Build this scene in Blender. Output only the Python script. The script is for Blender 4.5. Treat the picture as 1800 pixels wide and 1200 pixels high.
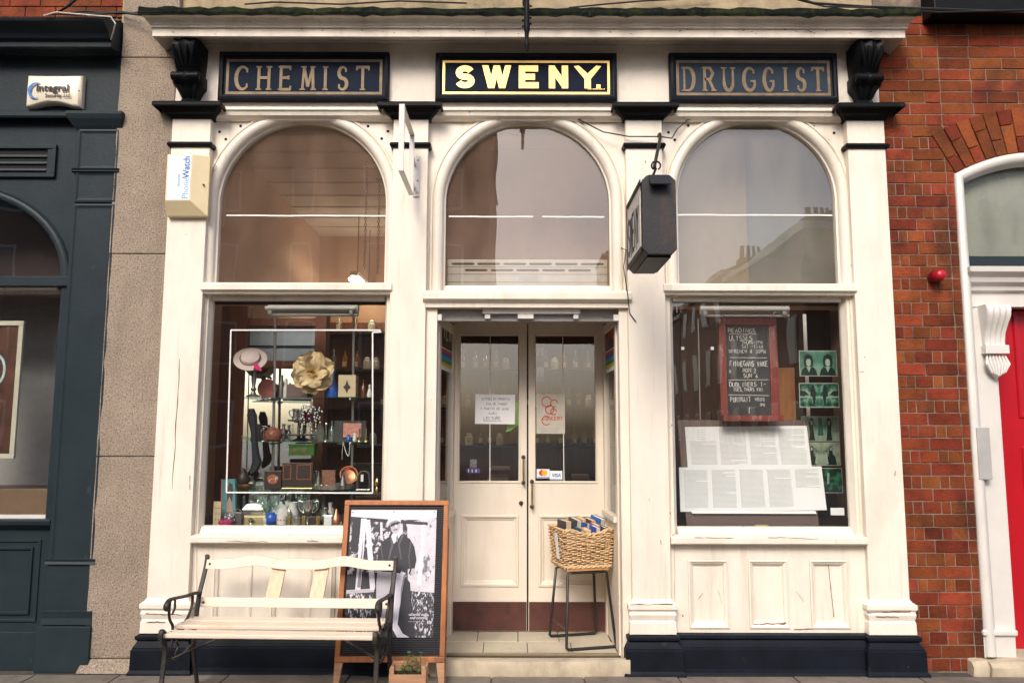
import bpy, math, random
from mathutils import Vector, Matrix
random.seed(7)
R = math.radians
sc = bpy.context.scene
for o in list(bpy.data.objects): bpy.data.objects.remove(o)

# ------------------------------------------------------------------ camera, sky, sun, exposure
F_PX, TILT, DIST, EYE, ROLL = 1382.0, R(6.6), 5.5, 1.6, R(0.13)
cam = bpy.data.objects.new('camera', bpy.data.cameras.new('camera'))
sc.collection.objects.link(cam); sc.camera = cam
cam.data.sensor_width = 36.0; cam.data.lens = 36.0 * F_PX / 1800.0
cam.data.clip_start = 0.05; cam.data.clip_end = 400
cam.location = (0, -DIST, EYE)
cam.matrix_world = Matrix.Translation((0, -DIST, EYE)) @ Matrix.Rotation(R(90) + TILT, 4, 'X') @ Matrix.Rotation(ROLL, 4, 'Z')

world = bpy.data.worlds.new('World'); sc.world = world; world.use_nodes = True
wn = world.node_tree; wn.nodes.clear()
sky = wn.nodes.new('ShaderNodeTexSky'); sky.sky_type = 'NISHITA'; sky.sun_disc = False
SUN_EL, SUN_AZ = R(40), R(196)          # azimuth measured clockwise from +Y: behind the camera, a little to the left
sky.sun_elevation = SUN_EL; sky.sun_rotation = SUN_AZ
sky.air_density = 0.7; sky.dust_density = 4.0; sky.ozone_density = 0.6
bg = wn.nodes.new('ShaderNodeBackground'); bg.inputs[1].default_value = 0.15
wo = wn.nodes.new('ShaderNodeOutputWorld')
wn.links.new(sky.outputs[0], bg.inputs[0]); wn.links.new(bg.outputs[0], wo.inputs[0])
sl = bpy.data.lights.new('sun', 'SUN'); sl.energy = 1.15; sl.angle = R(22); sl.color = (1.0, 0.94, 0.86)
so = bpy.data.objects.new('sun', sl); sc.collection.objects.link(so)
sdir = Vector((math.sin(SUN_AZ) * math.cos(SUN_EL), math.cos(SUN_AZ) * math.cos(SUN_EL), math.sin(SUN_EL)))
so.rotation_euler = sdir.to_track_quat('Z', 'Y').to_euler(); so.location = (0, -8, 12)
sc.view_settings.view_transform = 'Standard'; sc.view_settings.look = 'None'
sc.view_settings.exposure = 0.82; sc.view_settings.gamma = 1.0
sc.cycles.use_denoising = True
sc.cycles.max_bounces = 10; sc.cycles.transparent_max_bounces = 24; sc.cycles.glossy_bounces = 4
sc.cycles.sample_clamp_indirect = 6.0; sc.cycles.caustics_reflective = False; sc.cycles.caustics_refractive = False

# ------------------------------------------------------------------ helpers
def P(px, py, Y=0.0):
    """measured point of the photograph (1800 x 1200) on the vertical plane at depth Y -> metres (x, z)"""
    a = (px - 900) / F_PX; b = (600 - py) / F_PX
    u = a * math.cos(ROLL) - b * math.sin(ROLL); v = a * math.sin(ROLL) + b * math.cos(ROLL)
    dy = math.cos(TILT) - v * math.sin(TILT); t = (DIST + Y) / dy
    return u * t, EYE + (math.sin(TILT) + v * math.cos(TILT)) * t
def PX(px, py, Y=0.0): return P(px, py, Y)[0]
def PZ(px, py, Y=0.0): return P(px, py, Y)[1]

def mat(name, c, rough=0.6, var=0.12, scale=6.0, stretch=(1, 1, 1), bump=0.0, bscale=60.0, metal=0.0, spec=0.5,
        spots=None, grime=None, rnd=0.0, coat=0.0, trans=0.0, emit=None, estr=0.0, world=False):
    """spots / grime: (colour, noise scale, threshold, softness, strength, stretch)"""
    m = bpy.data.materials.new(name); m.use_nodes = True
    nt = m.node_tree; N = nt.nodes; L = nt.links; b = N['Principled BSDF']
    b.inputs['Roughness'].default_value = rough; b.inputs['Metallic'].default_value = metal
    b.inputs['Specular IOR Level'].default_value = spec; b.inputs['Coat Weight'].default_value = coat
    b.inputs['Transmission Weight'].default_value = trans
    tc = N.new('ShaderNodeTexCoord'); gp0 = N.new('ShaderNodeNewGeometry')
    def coords(st):
        mp = N.new('ShaderNodeMapping'); mp.inputs['Scale'].default_value = st
        L.new(gp0.outputs['Position'] if world else tc.outputs['Object'], mp.inputs[0]); return mp.outputs[0]
    def noise(s, st, det=6):
        n = N.new('ShaderNodeTexNoise'); n.inputs['Scale'].default_value = s; n.inputs['Detail'].default_value = det
        n.inputs['Roughness'].default_value = 0.62
        L.new(coords(st), n.inputs['Vector']); return n.outputs[0]
    n1 = noise(scale, stretch)
    rp = N.new('ShaderNodeValToRGB'); L.new(n1, rp.inputs[0])
    rp.color_ramp.elements[0].position = 0.3; rp.color_ramp.elements[1].position = 0.7
    rp.color_ramp.elements[0].color = (*[max(0, x * (1 - var)) for x in c], 1)
    rp.color_ramp.elements[1].color = (*[min(1, x * (1 + var)) for x in c], 1)
    col = rp.outputs[0]
    for sp in (spots or []) + (grime or []):
        sc_, s, th, soft, strength, st = sp
        nn = noise(s, st, 8)
        mr = N.new('ShaderNodeMapRange'); mr.inputs[1].default_value = th; mr.inputs[2].default_value = th + soft
        mr.inputs[4].default_value = strength
        L.new(nn, mr.inputs[0])
        mx = N.new('ShaderNodeMix'); mx.data_type = 'RGBA'
        L.new(mr.outputs[0], mx.inputs[0]); L.new(col, mx.inputs[6]); mx.inputs[7].default_value = (*sc_, 1)
        col = mx.outputs[2]
    if rnd:
        oi = N.new('ShaderNodeObjectInfo'); hs = N.new('ShaderNodeHueSaturation')
        mr = N.new('ShaderNodeMapRange'); mr.inputs[3].default_value = 1 - rnd; mr.inputs[4].default_value = 1 + rnd * 0.7
        L.new(oi.outputs['Random'], mr.inputs[0]); L.new(mr.outputs[0], hs.inputs['Value'])
        ma = N.new('ShaderNodeMath'); ma.operation = 'MULTIPLY'; ma.inputs[1].default_value = 7.31
        fr = N.new('ShaderNodeMath'); fr.operation = 'FRACT'
        L.new(oi.outputs['Random'], ma.inputs[0]); L.new(ma.outputs[0], fr.inputs[0])
        mh = N.new('ShaderNodeMapRange'); mh.inputs[3].default_value = 0.488; mh.inputs[4].default_value = 0.512
        L.new(fr.outputs[0], mh.inputs[0]); L.new(mh.outputs[0], hs.inputs['Hue'])
        L.new(col, hs.inputs['Color']); col = hs.outputs[0]
    L.new(col, b.inputs['Base Color'])
    if bump:
        nb = noise(bscale, stretch, 5)
        bp = N.new('ShaderNodeBump'); bp.inputs['Strength'].default_value = bump; bp.inputs['Distance'].default_value = 0.01
        L.new(nb, bp.inputs['Height']); L.new(bp.outputs[0], b.inputs['Normal'])
    if emit:
        b.inputs['Emission Color'].default_value = (*emit, 1); b.inputs['Emission Strength'].default_value = estr
    return m

def glass_mat(name, ior=1.75, dust=0.02, dustc=(0.5, 0.47, 0.42), wave=0.02, tint=(0.97, 0.98, 0.97)):
    m = bpy.data.materials.new(name); m.use_nodes = True
    nt = m.node_tree; N = nt.nodes; L = nt.links; N.remove(N['Principled BSDF'])
    out = N['Material Output']
    tr = N.new('ShaderNodeBsdfTransparent'); tr.inputs[0].default_value = (*tint, 1)
    gl = N.new('ShaderNodeBsdfGlossy'); gl.inputs['Roughness'].default_value = 0.0
    fr = N.new('ShaderNodeFresnel'); fr.inputs[0].default_value = ior
    tc = N.new('ShaderNodeTexCoord')
    nz = N.new('ShaderNodeTexNoise'); nz.inputs['Scale'].default_value = 2.2; nz.inputs['Detail'].default_value = 1.0
    L.new(tc.outputs['Object'], nz.inputs['Vector'])
    bp = N.new('ShaderNodeBump'); bp.inputs['Strength'].default_value = wave; bp.inputs['Distance'].default_value = 0.05
    L.new(nz.outputs[0], bp.inputs['Height']); L.new(bp.outputs[0], gl.inputs['Normal'])
    ge = N.new('ShaderNodeNewGeometry')
    inv = N.new('ShaderNodeMath'); inv.operation = 'SUBTRACT'; inv.inputs[0].default_value = 1.0
    L.new(ge.outputs['Backfacing'], inv.inputs[1])
    mu = N.new('ShaderNodeMath'); mu.operation = 'MULTIPLY'; L.new(fr.outputs[0], mu.inputs[0]); L.new(inv.outputs[0], mu.inputs[1])
    mx = N.new('ShaderNodeMixShader'); L.new(mu.outputs[0], mx.inputs[0]); L.new(tr.outputs[0], mx.inputs[1]); L.new(gl.outputs[0], mx.inputs[2])
    df = N.new('ShaderNodeBsdfDiffuse'); df.inputs[0].default_value = (*dustc, 1)
    n2 = N.new('ShaderNodeTexNoise'); n2.inputs['Scale'].default_value = 5; n2.inputs['Detail'].default_value = 8
    mp = N.new('ShaderNodeMapping'); mp.inputs['Scale'].default_value = (1, 1, 0.35); mp.inputs['Rotation'].default_value = (0, R(25), 0)
    L.new(tc.outputs['Object'], mp.inputs[0]); L.new(mp.outputs[0], n2.inputs['Vector'])
    mr = N.new('ShaderNodeMapRange'); mr.inputs[1].default_value = 0.3; mr.inputs[2].default_value = 0.75
    mr.inputs[3].default_value = dust * 0.6; mr.inputs[4].default_value = dust * 1.5
    L.new(n2.outputs[0], mr.inputs[0])
    mx2 = N.new('ShaderNodeMixShader'); L.new(mr.outputs[0], mx2.inputs[0]); L.new(mx.outputs[0], mx2.inputs[1]); L.new(df.outputs[0], mx2.inputs[2])
    L.new(mx2.outputs[0], out.inputs[0])
    return m

ORG = {}
def org(p): return ORG.get(p.name, Vector((0, 0, 0))) if p else Vector((0, 0, 0))
def tag(o, label=None, cat=None, group=None, kind=None):
    if label: o['label'] = label
    if cat: o['category'] = cat
    if group: o['group'] = group
    if kind: o['kind'] = kind
    return o
def thing(name, label, cat, loc=(0, 0, 0), rz=0.0, group=None, local=False):
    o = bpy.data.objects.new(name, None); sc.collection.objects.link(o)
    o.location = loc; o.rotation_euler.z = rz; o.empty_display_size = 0.05
    ORG[o.name] = Vector((0, 0, 0)) if local else Vector(loc)
    return tag(o, label, cat, group)
def copy_tree(o, parent=None):
    c = o.copy(); sc.collection.objects.link(c); c.parent = parent
    ORG[c.name] = ORG.get(o.name, Vector((0, 0, 0)))
    for ch in o.children: copy_tree(ch, c)
    return c

class MB:
    def __init__(s): s.v = []; s.f = []
    def add(s, vs, fs):
        n = len(s.v); s.v += [tuple(p) for p in vs]; s.f += [tuple(i + n for i in f) for f in fs]; return s
    def box(s, x0, x1, y0, y1, z0, z1):
        if x0 > x1: x0, x1 = x1, x0
        if y0 > y1: y0, y1 = y1, y0
        if z0 > z1: z0, z1 = z1, z0
        return s.add([(x0,y0,z0),(x1,y0,z0),(x1,y1,z0),(x0,y1,z0),(x0,y0,z1),(x1,y0,z1),(x1,y1,z1),(x0,y1,z1)],
                     [(0,3,2,1),(4,5,6,7),(0,1,5,4),(1,2,6,5),(2,3,7,6),(3,0,4,7)])
    def hexa(s, p):   # 8 points: bottom ring 4, top ring 4
        return s.add(p, [(0,3,2,1),(4,5,6,7),(0,1,5,4),(1,2,6,5),(2,3,7,6),(3,0,4,7)])
    def poly(s, pts, y0, y1):   # polygon in XZ (counter-clockwise seen from -Y), extruded y0 (front) .. y1
        n = len(pts)
        return s.add([(x, y0, z) for x, z in pts] + [(x, y1, z) for x, z in pts],
                     [tuple(range(n)), tuple(range(2*n-1, n-1, -1))] + [(i, i+n, (i+1) % n + n, (i+1) % n) for i in range(n)])
    def polyx(s, pts, x0, x1):  # polygon in YZ extruded along X
        n = len(pts)
        return s.add([(x0, y, z) for y, z in pts] + [(x1, y, z) for y, z in pts],
                     [tuple(range(n)), tuple(range(2*n-1, n-1, -1))] + [(i, i+n, (i+1) % n + n, (i+1) % n) for i in range(n)])
    def loft(s, rings, closed=True, caps=True):
        n = len(rings[0]); base = len(s.v)
        for r in rings: s.v += [tuple(p) for p in r]
        for k in range(len(rings) - 1):
            for i in range(n if closed else n - 1):
                a = base + k*n + i; b = base + k*n + (i+1) % n
                s.f.append((a, b, b + n, a + n))
        if caps and closed:
            s.f.append(tuple(range(base + n - 1, base - 1, -1))); e = base + (len(rings)-1)*n
            s.f.append(tuple(range(e, e + n)))
        return s
    def tube(s, pts, r, seg=8, sx=1.0):
        pts = [Vector(p) for p in pts]; rings = []; prev = None
        rs = r if isinstance(r, (list, tuple)) else [r] * len(pts)
        for i, p in enumerate(pts):
            d = (pts[min(i+1, len(pts)-1)] - pts[max(i-1, 0)]).normalized()
            if prev is None:
                up = Vector((0, 0, 1)) if abs(d.z) < 0.9 else Vector((0, 1, 0))
                a = d.cross(up).normalized()
            else:
                a = (prev - d * prev.dot(d)).normalized()
            b = d.cross(a); prev = a
            rings.append([p + (a * math.cos(2*math.pi*k/seg) * sx + b * math.sin(2*math.pi*k/seg)) * rs[i] for k in range(seg)])
        return s.loft(rings)
    def lathe(s, prof, c, seg=20, axis='Z'):
        rings = []
        for r, h in prof:
            ring = []
            for k in range(seg):
                a = 2*math.pi*k/seg; u, w = r*math.cos(a), r*math.sin(a)
                if axis == 'Z': ring.append((c[0]+u, c[1]+w, c[2]+h))
                elif axis == 'Y': ring.append((c[0]+u, c[1]+h, c[2]+w))
                else: ring.append((c[0]+h, c[1]+u, c[2]+w))
            rings.append(ring)
        return s.loft(rings)
    def stroke(s, pts, w, y0, y1, closed=False):   # flat ribbon in XZ, front at y0
        pts = [Vector((p[0], p[1])) for p in pts]; n = len(pts); ll = []; rr = []
        ws = w if isinstance(w, (list, tuple)) else [w] * n
        for i in range(n):
            if closed: a, c = pts[i-1], pts[(i+1) % n]
            else: a, c = pts[max(i-1, 0)], pts[min(i+1, n-1)]
            d1 = pts[i] - a; d2 = c - pts[i]
            if d1.length < 1e-9: d1 = d2
            if d2.length < 1e-9: d2 = d1
            d1 = d1.normalized(); d2 = d2.normalized(); t = d1 + d2
            if t.length < 1e-6: t = d1
            t = t.normalized(); nrm = Vector((-t.y, t.x)); k = 1 / max(0.45, nrm.dot(Vector((-d1.y, d1.x))))
            ll.append(pts[i] + nrm * ws[i] * 0.5 * k); rr.append(pts[i] - nrm * ws[i] * 0.5 * k)
        m = n if closed else n - 1; base = len(s.v)
        for i in range(n):
            for q, y in ((ll[i], y0), (rr[i], y0), (ll[i], y1), (rr[i], y1)): s.v.append((q.x, y, q.y))
        for i in range(m):
            a = base + 4*i; b = base + 4*((i+1) % n)
            s.f += [(a, a+1, b+1, b), (a+2, b+2, b+3, a+3), (a, b, b+2, a+2), (a+1, a+3, b+3, b+1)]
        if not closed:
            e = base + 4*(n-1); s.f += [(base, base+2, base+3, base+1), (e, e+1, e+3, e+2)]
        return s
    def xf(s, M, a=0):
        for i in range(a, len(s.v)): s.v[i] = tuple(M @ Vector(s.v[i]))
        return s
    def build(s, name, m, parent=None, bevel=0.0, smooth=False, label=None, kind=None, seg=2, fixn=True):
        o_ = org(parent)
        me = bpy.data.meshes.new(name)
        me.from_pydata([(x - o_.x, y - o_.y, z - o_.z) for x, y, z in s.v], [], s.f)
        if fixn:
            import bmesh
            bm = bmesh.new(); bm.from_mesh(me); bmesh.ops.recalc_face_normals(bm, faces=bm.faces); bm.to_mesh(me); bm.free()
        me.materials.append(m)
        if smooth:
            me.polygons.foreach_set('use_smooth', [True] * len(me.polygons))
            try: me.set_sharp_from_angle(angle=R(42))
            except Exception: pass
        ob = bpy.data.objects.new(name, me); sc.collection.objects.link(ob)
        if parent: ob.parent = parent
        ORG[ob.name] = o_
        if bevel:
            bv = ob.modifiers.new('bevel', 'BEVEL'); bv.width = bevel; bv.segments = seg; bv.limit_method = 'ANGLE'; bv.angle_limit = R(40)
        if label: ob['label'] = label
        if kind: ob['kind'] = kind
        return ob
def box(name, m, parent, x0, x1, y0, y1, z0, z1, bevel=0.002, **k):
    return MB().box(x0, x1, y0, y1, z0, z1).build(name, m, parent, bevel=bevel, **k)

def arc(cx, cy, rx, ry, a0, a1, n=12):
    return [(cx + rx*math.cos(R(a0 + (a1-a0)*i/n)), cy + ry*math.sin(R(a0 + (a1-a0)*i/n))) for i in range(n+1)]
# single stroke letters on a unit box
G = {
'A': [[(0,0),(.5,1),(1,0)],[(.2,.38),(.8,.38)]], 'B': [[(0,0),(0,1),(.6,1),(.85,.77),(.6,.53),(0,.53)],[(.6,.53),(.95,.28),(.65,0),(0,0)]],
'C': [arc(.55,.5,.55,.5,50,310,14)], 'D': [[(0,0),(0,1),(.4,1)]+arc(.4,.5,.6,.5,90,-90,12)+[(0,0)]],
'E': [[(.9,1),(0,1),(0,0),(.95,0)],[(0,.52),(.75,.52)]], 'F': [[(.9,1),(0,1),(0,0)],[(0,.52),(.7,.52)]],
'G': [arc(.55,.5,.55,.5,50,325,14)+[(1.0,.42),(.62,.42)]], 'H': [[(0,0),(0,1)],[(1,0),(1,1)],[(0,.52),(1,.52)]],
'I': [[(.5,0),(.5,1)]], 'J': [[(.8,1),(.8,.25),(.5,0),(.1,.15)]], 'K': [[(0,0),(0,1)],[(.9,1),(.05,.45)],[(.3,.62),(1,0)]],
'L': [[(0,1),(0,0),(.85,0)]], 'M': [[(0,0),(.08,1),(.5,.2),(.92,1),(1,0)]], 'N': [[(0,0),(0,1),(1,0),(1,1)]],
'O': [arc(.5,.5,.5,.5,90,450,16)], 'P': [[(0,0),(0,1),(.6,1),(.92,.75),(.6,.48),(0,.48)]],
'R': [[(0,0),(0,1),(.6,1),(.92,.75),(.6,.5),(0,.5)],[(.45,.5),(1,0)]],
'S': [arc(.5,.75,.42,.25,35,270,10)+arc(.5,.25,.46,.25,90,-150,10)[1:]], 'T': [[(0,1),(1,1)],[(.5,1),(.5,0)]],
'U': [[(0,1),(0,.4)]+arc(.5,.4,.5,.4,180,360,10)+[(1,1)]], 'V': [[(0,1),(.5,0),(1,1)]], 'W': [[(0,1),(.25,0),(.5,.85),(.75,0),(1,1)]],
'X': [[(0,0),(1,1)],[(0,1),(1,0)]], 'Y': [[(0,1),(.5,.5),(1,1)],[(.5,.5),(.5,0)]], 'Z': [[(0,1),(1,1),(0,0),(1,0)]],
'1': [[(.3,.8),(.5,1),(.5,0)]], '2': [[(.1,.8),(.5,1),(.9,.75),(.1,0),(.95,0)]], '6': [[(.8,1),(.2,.5),(.1,.2),(.5,0),(.9,.25),(.5,.5),(.15,.3)]],
'7': [[(.1,1),(.9,1),(.4,0)]], '3': [[(.1,.9),(.5,1),(.85,.77),(.5,.53),(.9,.27),(.5,0),(.1,.1)]], '0': [arc(.5,.5,.4,.5,90,450,12)],
'-': [[(.1,.5),(.9,.5)]], '.': [[(.4,0),(.6,0)]], ',': [[(.5,.1),(.4,-.15)]], '*': [[(.1,.2),(.9,.8)],[(.1,.8),(.9,.2)],[(.5,0),(.5,1)]], ':': [[(.4,.2),(.6,.2)],[(.4,.7),(.6,.7)]],
}
def write(mb, txt, x, z, h, w, y0, y1, adv=0.85, asp=0.62, jit=0.0, width=None):
    """stroke lettering from the left end x on base line z; optional total width"""
    cw = h * asp; ad = h * adv
    if width and len(txt) > 1: k = width / (ad * (len(txt) - 1) + cw); cw *= k; ad *= k
    for ch in txt:
        j = lambda: random.uniform(-jit, jit) * h
        dz = j(); sx = 1 + j() / h
        for st in G.get(ch.upper(), []):
            s_ = 1.0 if ch.isupper() or not ch.isalpha() else 0.82
            ww = cw * (0.5 if ch in '.,1I' and False else 1)
            mb.stroke([(x + p[0]*ww*sx + j()*0.4, z + dz + p[1]*h*s_ + j()*0.4) for p in st], w, y0, y1)
        x += ad
    return x
UP = Matrix(((0, -1, 0, 0), (0, 0, -1, 0), (1, 0, 0, 0), (0, 0, 0, 1)))     # reading bottom to top on a wall facing the street
def font(txt, size, m, parent, loc, rot=(math.pi/2, 0, 0), name='lettering', ext=0.0006, off=0.0, align='LEFT', sx=1.0, shear=0.0, mx=None):
    cu = bpy.data.curves.new(name, 'FONT'); cu.body = txt; cu.size = size; cu.extrude = ext; cu.offset = off
    cu.align_x = align; cu.shear = shear; cu.resolution_u = 3
    t = bpy.data.objects.new(name, cu); sc.collection.objects.link(t)
    dg = bpy.context.evaluated_depsgraph_get(); me = bpy.data.meshes.new_from_object(t.evaluated_get(dg))
    bpy.data.objects.remove(t); me.name = name
    from mathutils import Euler
    M = Matrix.Translation(Vector(loc) - org(parent)) @ (mx or Euler(rot).to_matrix().to_4x4()) @ Matrix.Diagonal((sx, 1, 1, 1))
    me.transform(M); me.materials.clear(); me.materials.append(m)
    o = bpy.data.objects.new(name, me); sc.collection.objects.link(o); o.parent = parent; ORG[o.name] = org(parent)
    return o

# ------------------------------------------------------------------ materials
CREAM = (0.755, 0.69, 0.59)
chip = ((0.20, 0.16, 0.12), 13, 0.685, 0.012, 0.85, (.8, 1, 0.6))
grey_dirt = ((0.42, 0.35, 0.26), 2.6, 0.50, 0.26, 0.38, (1, 1, 0.35))
drip = ((0.40, 0.33, 0.24), 14, 0.56, 0.18, 0.40, (1, 1, 0.07))
m_cream = mat('cream_paint', CREAM, 0.42, 0.05, 3, (1, 1, .4), 0.10, 35, spots=[grey_dirt, drip])
m_cream_worn = mat('worn_cream_paint', CREAM, 0.5, 0.07, 5, (1, 1, .5), 0.22, 45, spots=[grey_dirt, drip, chip])
m_fascia = mat('rough_cream_render', (0.74, 0.68, 0.59), 0.75, 0.07, 5, bump=0.35, bscale=90,
               spots=[((0.36, 0.32, 0.27), 5, 0.56, 0.2, 0.45, (1, 1, .8))])
m_cornice = mat('stained_cream_paint', (0.74, 0.67, 0.57), 0.6, 0.08, 4, bump=0.25, bscale=50,
                spots=[((0.30, 0.25, 0.19), 11, 0.54, 0.22, 0.4, (1, 1, .12)), ((0.25, 0.20, 0.15), 6, 0.57, 0.2, 0.4, (.5, 1, 2.5)), ((0.13, 0.08, 0.05), 30, 0.70, 0.03, 0.9, (.6, 1, 1))])
m_black = mat('black_gloss_paint', (0.006, 0.007, 0.008), 0.42, 0.2, 8, bump=0.2, bscale=40, spec=0.10, spots=[((0.07, 0.065, 0.06), 10, 0.63, 0.1, 0.35, (1, 1, .5))])
m_navy = mat('navy_black_paint', (0.0075, 0.010, 0.0155), 0.5, 0.25, 6, bump=0.25, bscale=40, spec=0.10,
             spots=[((0.10, 0.095, 0.09), 9, 0.64, 0.12, 0.5, (1, 1, .6)), ((0.25, 0.23, 0.2), 40, 0.73, 0.02, 0.6, (1, 1, 1))])
m_signbg = mat('sign_navy', (0.007, 0.013, 0.028), 0.5, 0.15, 5, spec=0.05)
m_signblue = mat('sign_faded_navy', (0.026, 0.040, 0.060), 0.5, 0.15, 5, spec=0.08)
m_gold_old = mat('old_gilding', (0.17, 0.12, 0.066), 0.55, 0.3, 18, metal=0.2)
m_gold = mat('bright_gilding', (0.78, 0.50, 0.17), 0.32, 0.18, 5, metal=0.75)
m_granite = mat('granite', (0.31, 0.245, 0.18), 0.85, 0.2, 2.0, bump=0.8, bscale=150,
                spots=[((0.085, 0.07, 0.055), 92, 0.54, 0.05, 0.8, (1, 1, 1)), ((0.52, 0.44, 0.36), 105, 0.56, 0.05, 0.8, (1, 1, 1)), ((0.15, 0.12, 0.09), 2.2, 0.52, 0.25, 0.5, (2.5, 1, .4))])
m_slate = mat('slate_blue_paint', (0.020, 0.030, 0.036), 0.42, 0.14, 4, bump=0.16, bscale=40, spec=0.16,
              spots=[((0.09, 0.10, 0.10), 12, 0.68, 0.08, 0.35, (1, 1, .4))])
m_brick = mat('red_brick', (0.205, 0.046, 0.015), 0.8, 0.35, 9, bump=0.9, bscale=90, rnd=0.36, spec=0.2, world=True,
              spots=[((0.035, 0.017, 0.013), 2.6, 0.50, 0.18, 0.85, (1, 1, .7)), ((0.08, 0.03, 0.02), 18, 0.55, 0.15, 0.6, (1, 1, 1)), ((0.5, 0.38, 0.28), 20, 0.72, 0.03, 0.7, (1.6, 1, .25))])
m_mortar = mat('mortar', (0.23, 0.175, 0.13), 0.9, 0.25, 12, bump=0.5, bscale=90, spots=[((0.05, 0.04, 0.035), 4.5, 0.46, 0.18, 0.85, (1, 1, 1))])
m_white = mat('white_gloss', (0.62, 0.60, 0.56), 0.35, 0.05, 4, bump=0.06, bscale=40, spots=[((0.35, 0.33, 0.3), 5, 0.58, 0.2, 0.3, (1, 1, .3))])
m_red = mat('red_door_gloss', (0.40, 0.006, 0.014), 0.28, 0.08, 3, bump=0.04, bscale=30)
m_stone = mat('worn_sandstone', (0.46, 0.39, 0.28), 0.8, 0.15, 7, bump=0.3, bscale=60, spots=[((0.22, 0.17, 0.12), 6, 0.5, 0.2, 0.55, (1, 1, .4))])
m_tile = mat('pale_floor_tile', (0.52, 0.47, 0.36), 0.5, 0.10, 8, bump=0.1, spots=[((0.20, 0.17, 0.13), 4, 0.53, 0.18, 0.5, (1, 1, 1))])
m_pave = mat('pavement_stone', (0.17, 0.145, 0.115), 0.8, 0.22, 6, bump=0.4, bscale=90, rnd=0.18, world=True, spots=[((0.05, 0.045, 0.04), 9, 0.56, 0.12, 0.6, (1, 1, 1)), ((0.4, 0.37, 0.32), 45, 0.72, 0.03, 0.6, (1, 1, 1))])
m_joint = mat('pavement_joint', (0.06, 0.052, 0.045), 0.95, 0.3, 20, bump=0.4)
m_asph = mat('asphalt', (0.05, 0.05, 0.05), 0.85, 0.2, 5, bump=0.4, bscale=150)
m_lead = mat('mossy_lead', (0.010, 0.012, 0.010), 0.9, 0.4, 12, bump=0.9, bscale=50, spec=0.05, spots=[((0.022, 0.03, 0.012), 9, 0.48, 0.12, 0.9, (1, 1, 1)), ((0.20, 0.21, 0.20), 26, 0.66, 0.05, 0.6, (1, 1, 1)), ((0.035, 0.045, 0.014), 5, 0.60, 0.08, 0.6, (1, 1, 1))])
m_render = mat('old_beige_stone', (0.33, 0.26, 0.16), 0.9, 0.25, 8, bump=0.6, bscale=70, spots=[((0.10, 0.10, 0.05), 6, 0.55, 0.15, 0.6, (1, 1, 1))])
m_cable = mat('black_cable', (0.012, 0.012, 0.013), 0.5)
m_cablew = mat('white_cable', (0.5, 0.48, 0.42), 0.5)
m_glass = glass_mat('shop_glass', 2.0, 0.004, wave=0.03)
m_glass_up = glass_mat('dusty_arch_glass', 2.0, 0.085, (0.56, 0.37, 0.27), wave=0.035)
m_glass_up3 = glass_mat('hazy_arch_glass', 2.1, 0.09, (0.52, 0.46, 0.37), wave=0.03)
m_clear = glass_mat('clear_glass', 1.9, 0.10, (0.55, 0.66, 0.62), 0.0, (0.90, 0.97, 0.94))
m_green_glass = glass_mat('shelf_glass', 1.55, 0.05, (0.2, 0.5, 0.4), 0.0, (0.85, 0.96, 0.92))
m_darkwood = mat('dark_interior_wood', (0.030, 0.012, 0.008), 0.45, 0.3, 5, (4, 4, .5), 0.1, 30)
m_redwood = mat('red_brown_wood', (0.16, 0.05, 0.022), 0.4, 0.3, 5, (5, 5, .5), 0.1, 30)
m_tan = mat('tan_interior_paint', (0.46, 0.27, 0.17), 0.8, 0.06, 2)
m_ceil = mat('cream_ceiling', (0.60, 0.52, 0.44), 0.8, 0.05, 2)
m_floor_in = mat('dark_floor', (0.05, 0.035, 0.025), 0.6, 0.3, 5)
m_tube = mat('lit_fluorescent_tube', (0.9, 0.9, 0.85), 0.4, emit=(1.0, 0.88, 0.66), estr=18.0)
m_tubeoff = mat('unlit_tube', (0.62, 0.60, 0.56), 0.35)
m_alu = mat('aluminium', (0.5, 0.49, 0.47), 0.35, 0.1, 20, metal=0.8)
m_steel = mat('grey_steel', (0.30, 0.29, 0.28), 0.5, 0.15, 12, metal=0.3)
m_mirror = mat('mirror', (0.86, 0.88, 0.88), 0.02, 0.0, metal=1.0)
m_tape = mat('white_foil_tape', (0.75, 0.73, 0.69), 0.5, 0.08, 30)
m_paper = mat('white_paper', (0.78, 0.78, 0.79), 0.7, 0.03, 3)
m_ink = mat('grey_print', (0.40, 0.40, 0.40), 0.8, 0.1)
m_inkd = mat('black_ink', (0.03, 0.03, 0.035), 0.7, 0.1)
m_chalkb = mat('chalkboard', (0.030, 0.034, 0.038), 0.6, 0.35, 4, spots=[((0.11, 0.115, 0.115), 5, 0.52, 0.2, 0.4, (1, 1, .4))])
m_chalk = mat('chalk', (0.62, 0.60, 0.56), 0.9, 0.15, 60)
m_redframe = mat('worn_red_paint', (0.19, 0.026, 0.020), 0.5, 0.2, 9, spots=[((0.42, 0.25, 0.2), 22, 0.57, 0.08, 0.5, (1, 1, .4))])
m_iron = mat('cast_iron', (0.035, 0.030, 0.026), 0.5, 0.35, 25, bump=0.35, bscale=80, metal=0.4)
m_pine = mat('new_pine', (0.70, 0.58, 0.45), 0.5, 0.14, 3, (1.2, 22, 22), 0.10, 20, spots=[((0.55, 0.29, 0.11), 2.6, 0.55, 0.16, 0.55, (1, 1, 1)), ((0.30, 0.14, 0.06), 9, 0.73, 0.02, 0.7, (1, 3, 3))])
m_pinev = mat('new_pine_upright', (0.66, 0.47, 0.31), 0.5, 0.16, 3, (14, 14, 1.2), 0.08, 20, spots=[((0.36, 0.17, 0.06), 25, 0.72, 0.03, 0.8, (1, 1, 1))])
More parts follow.
